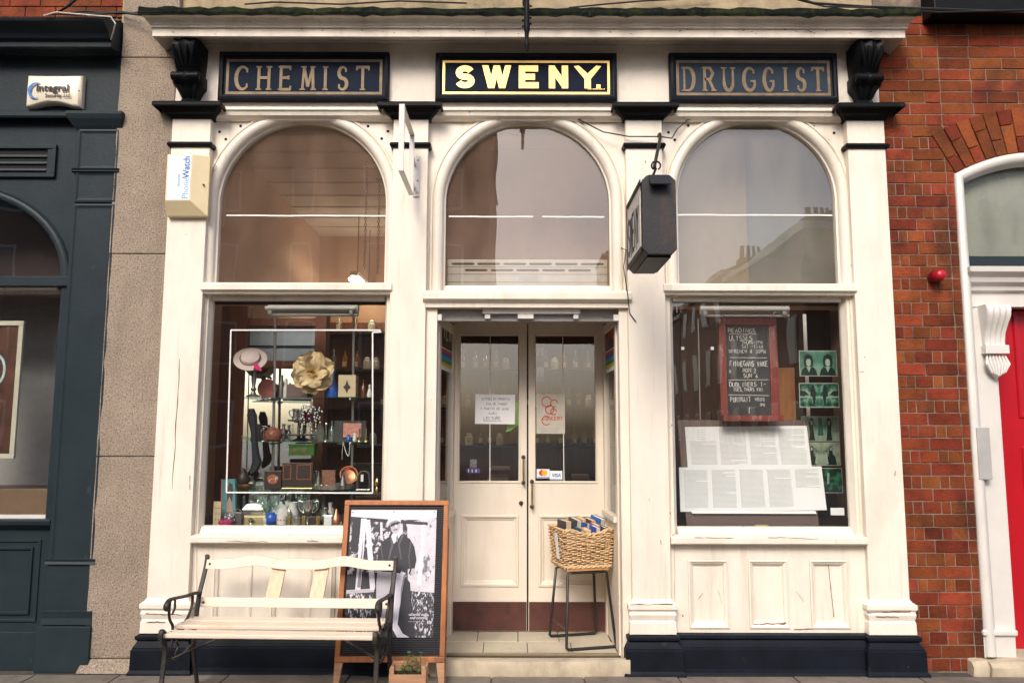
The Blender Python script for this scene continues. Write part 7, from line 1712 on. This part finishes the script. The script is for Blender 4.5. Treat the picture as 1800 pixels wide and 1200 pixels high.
# dark easel board with two long sheets of print
eb = thing('display_board', 'dark brown board leaning on the right window bed', 'board', tuple(spot(1340, 918, .3)))
zbt = Bd
MB().hexa([(PX(1207, 915, .24), .24, zbt), (PX(1440, 915, .24), .24, zbt), (PX(1440, 915, .24), .262, zbt), (PX(1207, 915, .24), .262, zbt), (PX(1190, 740, .42), .42, PZ(1300, 738, .42)), (PX(1418, 740, .42), .42, PZ(1300, 738, .42)), (PX(1418, 740, .42), .442, PZ(1300, 738, .42)), (PX(1190, 740, .42), .442, PZ(1300, 738, .42))]).build('panel', flat('brown_board', (.10, .06, .05), .5), eb, bevel=.003)
zt5 = PZ(1300, 738, .42); sl5 = (.42 - .24)/(zt5 - zbt)
def Y5(z): return .24 + (z - zbt)*sl5
def print_sheet(label, quad, cols, lines, off, short=None, head=None):
    """quad: px corners TL, TR, BR, BL"""
    V = []
    for (a, c_) in quad:
        Y = .33
        for _ in range(6): Y = Y5(PZ(a, c_, Y)) - off
        x_, z_ = P(a, c_, Y); V.append(Vector((x_, Y, z_)))
    t_ = thing('printed_sheet', label, 'sheet', tuple((V[2] + V[3])/2))
    nrm = Vector((0, -1, 0))
    MB().add([tuple(v) for v in V] + [tuple(v + Vector((0, .0012, 0))) for v in V], [(0,1,2,3),(7,6,5,4),(0,4,5,1),(1,5,6,2),(2,6,7,3),(3,7,4,0)]).build('paper', m_paper, t_)
    def q(u, v, d=0): p_ = V[0].lerp(V[1], u).lerp(V[3].lerp(V[2], u), v); return (p_.x, p_.y - .0012 - d, p_.z)
    mb = MB(); mg = .03
    for c_ in range(cols):
        u0 = mg + (1 - mg)*c_/cols + .002; u1 = mg + (1 - mg)*(c_ + 1)/cols - .028
        n = lines if not (short and c_ == cols - 1) else int(lines*short)
        for l_ in range(n):
            if head and c_ == 0 and l_ < lines*.33:
                if l_ % 2: continue
                a, b_ = u0 + (u1-u0)*.3, u0 + (u1-u0)*.62
            elif random.random() < .05: a, b_ = u0, u0 + (u1-u0)*random.uniform(.3, .7)
            else: a, b_ = u0, u1
            v_ = .07 + .86*l_/lines; u_ = a
            while u_ < b_ - .004:
                w_ = random.uniform(.006, .02); e = min(b_, u_ + w_)
                mb.add([q(u_, v_), q(e, v_), q(e, v_ + .010), q(u_, v_ + .010)], [(0, 1, 2, 3)]); u_ = e + .003
    mb.build('print', m_ink, t_, kind='stuff', fixn=False)
    return t_
print_sheet('upper white sheet of four printed columns on the dark board', [(1204, 750), (1418, 748), (1427, 822), (1209, 822)], 4, 30, .004, head=True)
print_sheet('lower white sheet of five printed columns on the dark board', [(1193.5, 821), (1444, 819), (1453.5, 896), (1196, 899)], 5, 32, .009, short=.5)
o = MB().add([(PX(1217, 897, .23), Y5(PZ(1217, 897, .24)) - .003, PZ(1217, 897, .24)), (PX(1436, 896, .23), Y5(PZ(1217, 897, .24)) - .003, PZ(1217, 897, .24)), (PX(1436, 902, .23), .238, PZ(1217, 902, .24)), (PX(1217, 902, .23), .238, PZ(1217, 902, .24))], [(0, 1, 2, 3)]).build('printed_sheet', m_paper); tag(o, 'white paper edge showing below the lower printed sheet', 'sheet')
# strip of green mirrored photographs
def mirrored(name, c1, c2, c3, sc_):
    m = bpy.data.materials.new(name); m.use_nodes = True; nt = m.node_tree; N = nt.nodes; L = nt.links; b_ = N['Principled BSDF']; b_.inputs['Roughness'].default_value = .3
    tc = N.new('ShaderNodeTexCoord'); sp = N.new('ShaderNodeSeparateXYZ'); L.new(tc.outputs['Object'], sp.inputs[0])
    ab = N.new('ShaderNodeMath'); ab.operation = 'ABSOLUTE'; L.new(sp.outputs[0], ab.inputs[0]); cb_ = N.new('ShaderNodeCombineXYZ'); L.new(ab.outputs[0], cb_.inputs[0]); L.new(sp.outputs[2], cb_.inputs[2])
    nz = N.new('ShaderNodeTexNoise'); nz.inputs['Scale'].default_value = sc_; nz.inputs['Detail'].default_value = 5; L.new(cb_.outputs[0], nz.inputs['Vector'])
    rp = N.new('ShaderNodeValToRGB'); L.new(nz.outputs[0], rp.inputs[0]); e = rp.color_ramp.elements; e[0].position = .38; e[0].color = (*c1, 1); e[1].position = .62; e[1].color = (*c3, 1); k = e.new(.5); k.color = (*c2, 1)
    L.new(rp.outputs[0], b_.inputs['Base Color']); return m
G1, G2, G3 = (.006, .03, .022), (.03, .20, .12), (.42, .52, .40)
cards = [((1404, 1470), (616, 661), 'green tinted photo of two mirrored women in cloche hats, topmost card'), ((1404, 1474), (673, 716), 'green tinted mirrored photo of trees by water, second card'), ((1408, 1474), (731, 775), 'green tinted mirrored photo of two standing people, third card'), ((1410, 1476), (777, 818), 'green tinted mirrored photo of seated figures, fourth card'), ((1412, 1480), (822, 866), 'dark green mirrored garden photo, lowest card')]
m_phd = flat('photo_dark', (.005, .022, .018), .3); m_phl = flat('photo_light', (.33, .42, .34), .3); m_phm = flat('photo_mid', (.03, .15, .10), .3); m_cb = flat('card_border', (.40, .44, .38))
bgs = [(G1, (.10, .26, .19), (.25, .36, .28), 3.5), (G1, (.03, .16, .11), (.26, .34, .26), 19), ((.02, .10, .07), (.22, .34, .25), (.36, .44, .34), 8), ((.02, .08, .06), (.26, .32, .24), (.38, .42, .33), 9), (G1, (.008, .04, .028), (.03, .22, .10), 15)]
for k, ((l, r_), (t, bt), lab) in enumerate(cards):
    Y = .50 if k > 1 else .30; x0, x1 = PX(l, t, Y), PX(r_, t, Y); z1, z0 = PZ((l+r_)/2, t, Y), PZ((l+r_)/2, bt, Y); cx_ = (x0+x1)/2; w_, h_ = x1 - x0, z1 - z0
    c_ = thing('photo_card', lab, 'photograph', (cx_, Y, (z0+z1)/2), group='strip of green photo cards')
    box('border', m_cb, c_, x0, x1, Y, Y + .001, z0, z1, bevel=0)
    box('print', mirrored('mirrored_print', *bgs[k]), c_, x0 + .005, x1 - .005, Y - .0006, Y - .0001, z0 + .005, z1 - .005, bevel=0)
    ly_ = [0]
    def shp(pts, m, name):
        ly_[0] += 1
        for sg in (-1, 1): MB().poly([(cx_ + sg*u*w_*.5, z0 + .005 + v*(h_ - .01)) for u, v in (pts if sg > 0 else pts[::-1])], Y - .0007 - ly_[0]*.0003, Y - .0006 - ly_[0]*.0003).build(name, m, c_)
    if k == 0:
        shp([(.06, .0), (.94, .0), (.88, .22), (.70, .36), (.62, .32), (.50, .12), (.40, .32), (.28, .36), (.12, .22)], m_phd, 'coat')
        shp([(.30, .36), (.72, .36), (.78, .55), (.74, .78), (.52, .90), (.30, .78), (.25, .55)], m_phd, 'hair')
        shp([(.40, .42), (.52, .36), (.62, .42), (.64, .58), (.58, .68), (.44, .68), (.38, .58)], m_phl, 'face')
        shp([(.40, .34), (.5, .14), (.61, .34), (.52, .37)], m_phl, 'collar')
    elif k == 1:
        shp([(0, .40), (.97, .40), (.97, .45), (0, .44)], m_phl, 'water_line'); shp([(.22, .10), (.30, .05), (.34, .4), (.44, .52), (.40, .92), (.24, .95), (.16, .60)], m_phd, 'tree'); shp([(.50, .5), (.96, .5), (.96, .72), (.70, .68)], m_phd, 'bank')
    elif k == 2:
        shp([(.30, .0), (.62, .0), (.56, .35), (.60, .70), (.50, .96), (.36, .92), (.38, .5)], m_phd, 'figure'); shp([(.40, .66), (.50, .66), (.52, .82), (.42, .84)], m_phl, 'face'); shp([(.0, .2), (.16, .2), (.08, .95), (.0, .95)], m_phm, 'tower')
    elif k == 3:
        shp([(.30, .0), (.80, .0), (.74, .36), (.60, .50), (.58, .84), (.44, .86), (.40, .45), (.22, .25)], m_phd, 'figure'); shp([(.46, .66), (.56, .66), (.56, .80), (.47, .80)], m_phl, 'face'); shp([(.25, .05), (.36, .05), (.28, .5), (.18, .6)], m_phl, 'leg')
    else:
        shp([(.2, .35), (.30, .35), (.34, .8), (.22, .85)], m_phl, 'figure')
sp_ = thing('card_strip', 'narrow pale strip holding the green photo cards', 'strip', tuple(spot(1417, 740, .26)))
box('strip', m_tape, sp_, PX(1413, 600, .53), PX(1419, 600, .53), .53, .533, PZ(1416, 742, .53), PZ(1416, 552, .53), bevel=0)
sheet('white_card', 'small white card at the lower right corner of the right window', 'card', 1460, 1484, 892, 905, .17, m_stick)
t_, *_ = blk('door_wedge', 'small yellow wooden block on the sill inside the right window', 'block', 1328, 1351, 915, 920, .15, .03, flat('yellow_wood', (.55, .40, .13)), Bd + .0)
for o_ in (t_,): o_.location.z += 0

# ================================================================== OVER-DOOR VENT UNIT AND THINGS IN THE ARCHES
hv = thing('air_heater', 'grey white slotted air heater behind the middle arched window', 'heater', (.1, .22, Z_LIN1))
Yh = .20; hx0_, hx1_ = PX(786, 480, Yh), PX(1068, 480, Yh)
hz1_ = PZ(927, 456, Yh); hz0_ = PZ(927, 508, Yh)
m_heater = flat('dull_white_steel', (.44, .43, .38), .5)
box('casing', m_heater, hv, hx0_, hx1_, Yh, .55, hz0_, hz1_, bevel=.006)
for py, n, x0p in ((464, 6, 795), (475, 5, 818)):
    for k in range(n):
        a0 = x0p + 45.4*k; MB().poly([(PX(a0 + 4, py, Yh) - .012 + .0, PZ(927, py + 2, Yh)), (PX(a0 + 34, py, Yh) + .012, PZ(927, py + 2, Yh)), (PX(a0 + 37, py, Yh) + .012, PZ(927, py, Yh)), (PX(a0 + 34, py, Yh) + .012, PZ(927, py - 2, Yh)), (PX(a0 + 4, py, Yh) - .012, PZ(927, py - 2, Yh)), (PX(a0 + 1, py, Yh) - .012, PZ(927, py, Yh))], Yh - .0015, Yh - .0004).build('slot', m_dark, hv)
for py in (469.5, 482, 496): box('seam', m_dark, hv, hx0_, hx1_, Yh - .0012, Yh - .0003, PZ(927, py + .5, Yh), PZ(927, py - .3, Yh), bevel=0)
box('name_plate', m_grey, hv, PX(911, 490, Yh), PX(945, 490, Yh), Yh - .002, Yh - .0004, PZ(927, 494, Yh), PZ(927, 485, Yh), bevel=0)
for k, (px_, t, bt) in enumerate(((643, 280, 470), (666, 322, 478))):
    Y = 1.4; mb = MB(); z_ = PZ(px_, t, Y); zb0 = PZ(px_, bt, Y); x_ = PX(px_, 380, Y); q = 0
    while z_ > zb0:
        mb.tube([(x_ + (.010*math.cos(R(a)) if q % 2 else 0), Y + (0 if q % 2 else .010*math.cos(R(a))), z_ - .014 + .017*math.sin(R(a))) for a in range(0, 361, 45)], .003, 5); z_ -= .026; q += 1
    o = mb.build('chain', m_iron, kind='stuff'); del o['kind']; tag(o, ('longer' if k == 0 else 'shorter') + ' dark chain hanging inside the left arched window', 'chain')
    box('chain_hook', m_grey, o, x_ - .03, x_ + .03, Y - .02, Y + .02, PZ(px_, t, Y), PZ(px_, t - 8, Y), bevel=.004)
# lit tubes in the room
for k, (x_, lab) in enumerate(((PX(622, 486, 3.0), 'lit twin fluorescent tube light hanging inside behind the left window'), (.75, 'lit twin fluorescent tube light hanging inside behind the right door'))):
    t_ = thing('tube_light', lab, 'light', (x_, 3.6, 3.27))
    box('batten', m_white, t_, x_ - .045, x_ + .045, 3.0, 4.1, 3.31, 3.36, bevel=.005)
    for s in (-.05, .05): MB().tube([(x_ + s, 3.03, 3.275), (x_ + s, 4.07, 3.275)], .016, 10).build('tube', m_tube, t_, smooth=True)
    for y_ in (3.2, 3.9): MB().tube([(x_, y_, 3.36), (x_, y_, RZ1)], .006, 6).build('hanger', m_iron, t_)

# ================================================================== BACK SHELVES WITH BOTTLES
bs = thing('shelf_unit', 'dark wooden wall shelves of pharmacy bottles at the back', 'shelf', (0.1, 3.95, Z_FL - .02))
for z_ in (1.0, 1.45, 1.9, 2.35, 2.8): box('shelf', m_darkwood, bs, -2.3, 2.5, 3.85, 4.15, z_ - .03, z_, bevel=.002)
for x_ in (-2.3, -1.1, .1, 1.3, 2.48): box('upright', m_darkwood, bs, x_, x_ + .03, 3.84, 4.16, Z_FL - .02, 2.95, bevel=.002)
box('back_panel', m_redwood, bs, -2.3, 2.5, 4.161, 4.19, Z_FL - .02, 2.95, bevel=0)
protos = []
for k, (pr, mt, lab) in enumerate((([(.035, 0), (.04, .01), (.04, .13), (.015, .17), (.015, .20), (.022, .205), (.022, .225), (.004, .25)], m_clear, 'clear glass pharmacy bottle on the back shelves'), ([(.03, 0), (.032, .15), (.012, .18), (.012, .22), (.016, .23)], flat('amber_glass', (.22, .09, .02), .15), 'amber brown pharmacy bottle on the back shelves'), ([(.045, 0), (.048, .02), (.048, .10), (.036, .11), (.04, .13), (.01, .15)], m_china, 'white china pharmacy jar on the back shelves'))):
    t_ = thing('pharmacy_bottle', lab, 'bottle', (-2.1 + .2*k, 3.95, 1.9), group=('clear', 'amber', 'white')[k] + ' bottles on the back shelves', local=True)
    MB().lathe(pr, (0, 0, .0005), 14).build('body', mt, t_, smooth=True); box('label', m_tanbox, t_, -.022, .022, -.0435 if k != 2 else -.052, -.040 if k != 2 else -.047, .03, .09, bevel=0)
    protos.append(t_)
    t_['label'] = t_['label'].replace('on the back shelves', 'at the far left end of the top back shelf'); t_.location.z = 2.8
random.seed(3)
for zi, z_ in enumerate((1.45, 1.9, 2.35)):
    x_ = -2.15 + (.6 if zi == 1 else 0)
    while x_ < 2.4:
        if all(abs(x_ + .015 - u_) > .09 for u_ in (-1.1, .1, 1.3)):
            c_ = copy_tree(random.choice((protos[0], protos[0], protos[1], protos[2]))); c_.location = (x_, 3.95 + random.uniform(-.04, .04), z_); w_ = ('lowest', 'middle', 'upper')[zi]; c_['label'] = c_['label'].replace('at the far left end of the top back shelf', 'on the %s back shelf' % w_); c_['group'] = c_['group'].replace('the back shelves', 'the %s back shelf' % w_)
        x_ += random.uniform(.10, .17)
ctr = box('counter', m_darkwood, None, -.9, 2.4, 2.2, 2.8, Z_FL - .019, 1.05, bevel=.005); tag(ctr, 'dark wooden shop counter seen through the doors', 'counter')
for k, (px_, w_, n_, lab) in enumerate(((878, .20, 6, 'stack of old books on the counter behind the left door'), (1020, .16, 4, 'stack of old books on the counter behind the right door'))):
    t_ = thing('book_stack', lab, 'books', (PX(px_, 830, 2.25), 2.3, 1.05)); z_ = 1.0505
    for q in range(n_):
        h_ = random.uniform(.025, .045); e = random.uniform(-.02, .02); x_ = PX(px_, 830, 2.25)
        box('book', mat('old_cover', random.choice(((.20, .10, .07), (.25, .18, .12), (.10, .05, .05), (.30, .2, .15))), .6, .2, 20), t_, x_ - w_/2 + e, x_ + w_/2 + e, 2.22, 2.40, z_, z_ + h_, bevel=.003); z_ += h_ + .0008

# ================================================================== THE STREET BEHIND THE CAMERA (seen reflected in the glass)
m_opp = mat('street_brick', (.24, .10, .055), .85, .2, 2, bump=.2); m_opp2 = mat('street_brick_pale', (.48, .25, .13), .85, .2, 2)
m_roof = mat('slate_roof', (.05, .05, .055), .7, .2, 3); m_wtrim = mat('street_window_trim', (.78, .74, .64), .6); m_wglass = flat('street_window_glass', (.04, .05, .06), .1)
def street_house(label, x0, x1, y0, y1, h, m, face, wins, cols):
    """face: '+y' (towards the shop) or '-x' (towards the street)"""
    t_ = thing('street_house', label, 'house', ((x0+x1)/2, (y0+y1)/2, -.13))
    box('wall', m, t_, x0, x1, y0, y1, -.2, h, bevel=0)
    box('parapet', m_wtrim, t_, x0 - .15, x1 + .15, y0 - .0, y1 + .15, h + .001, h + .3, bevel=0)
    MB().loft([[(x0, y0, h + .3), (x1, y0, h + .3), (x1, y1, h + .3), (x0, y1, h + .3)], [(x0 + (x1-x0)*.4, y0, h + 2), (x1 - (x1-x0)*.4, y0, h + 2), (x1 - (x1-x0)*.4, y1, h + 2), (x0 + (x1-x0)*.4, y1, h + 2)]]).build('roof', m_roof, t_)
    xc, yc = (x0+x1)/2, y0 + .6
    ch = box('chimney', m, t_, xc - .8, xc + .8, y0 + .3, y0 + 1.1, h + .4, h + 3.2, bevel=0)
    for k in range(4): MB().lathe([(.14, 0), (.12, .6), (.15, .65)], (xc - .55 + .37*k, y0 + .7, h + 3.2), 8).build('chimney_pot', m_opp2, ch)
    for r_ in range(wins):
        zb0 = 1.0 + r_*3.2
        if zb0 + 2 > h: continue
        for c_ in range(cols):
            if face == '+y':
                xx = x0 + (x1-x0)*(c_ + .5)/cols; w = MB().box(xx - .55, xx + .55, y1 - .05, y1 + .04, zb0, zb0 + 1.9).build('window', m_wtrim, t_); box('glass', m_wglass, w, xx - .45, xx + .45, y1 + .041, y1 + .05, zb0 + .1, zb0 + 1.8, bevel=0)
            else:
                yy = y0 + (y1-y0)*(c_ + .5)/cols; w = MB().box(x0 - .04, x0 + .05, yy - .55, yy + .55, zb0, zb0 + 1.9).build('window', m_wtrim, t_); box('glass', m_wglass, w, x0 - .05, x0 - .041, yy - .45, yy + .45, zb0 + .1, zb0 + 1.8, bevel=0)
street_house('tall brown brick building across the street, reflected in the left panes', -44, -1.0, -40, -26, 15, m_opp, '+y', 4, 14)
for k in range(4):
    street_house(('nearest', 'second', 'third', 'farthest')[k] + ' brick terrace house on the right of the reflected street', 11, 20, -34 - 11*k, -23.3 - 11*k, 9.2 + (k % 2)*.5, (m_opp, m_opp2)[k % 2], '-x', 3, 4)
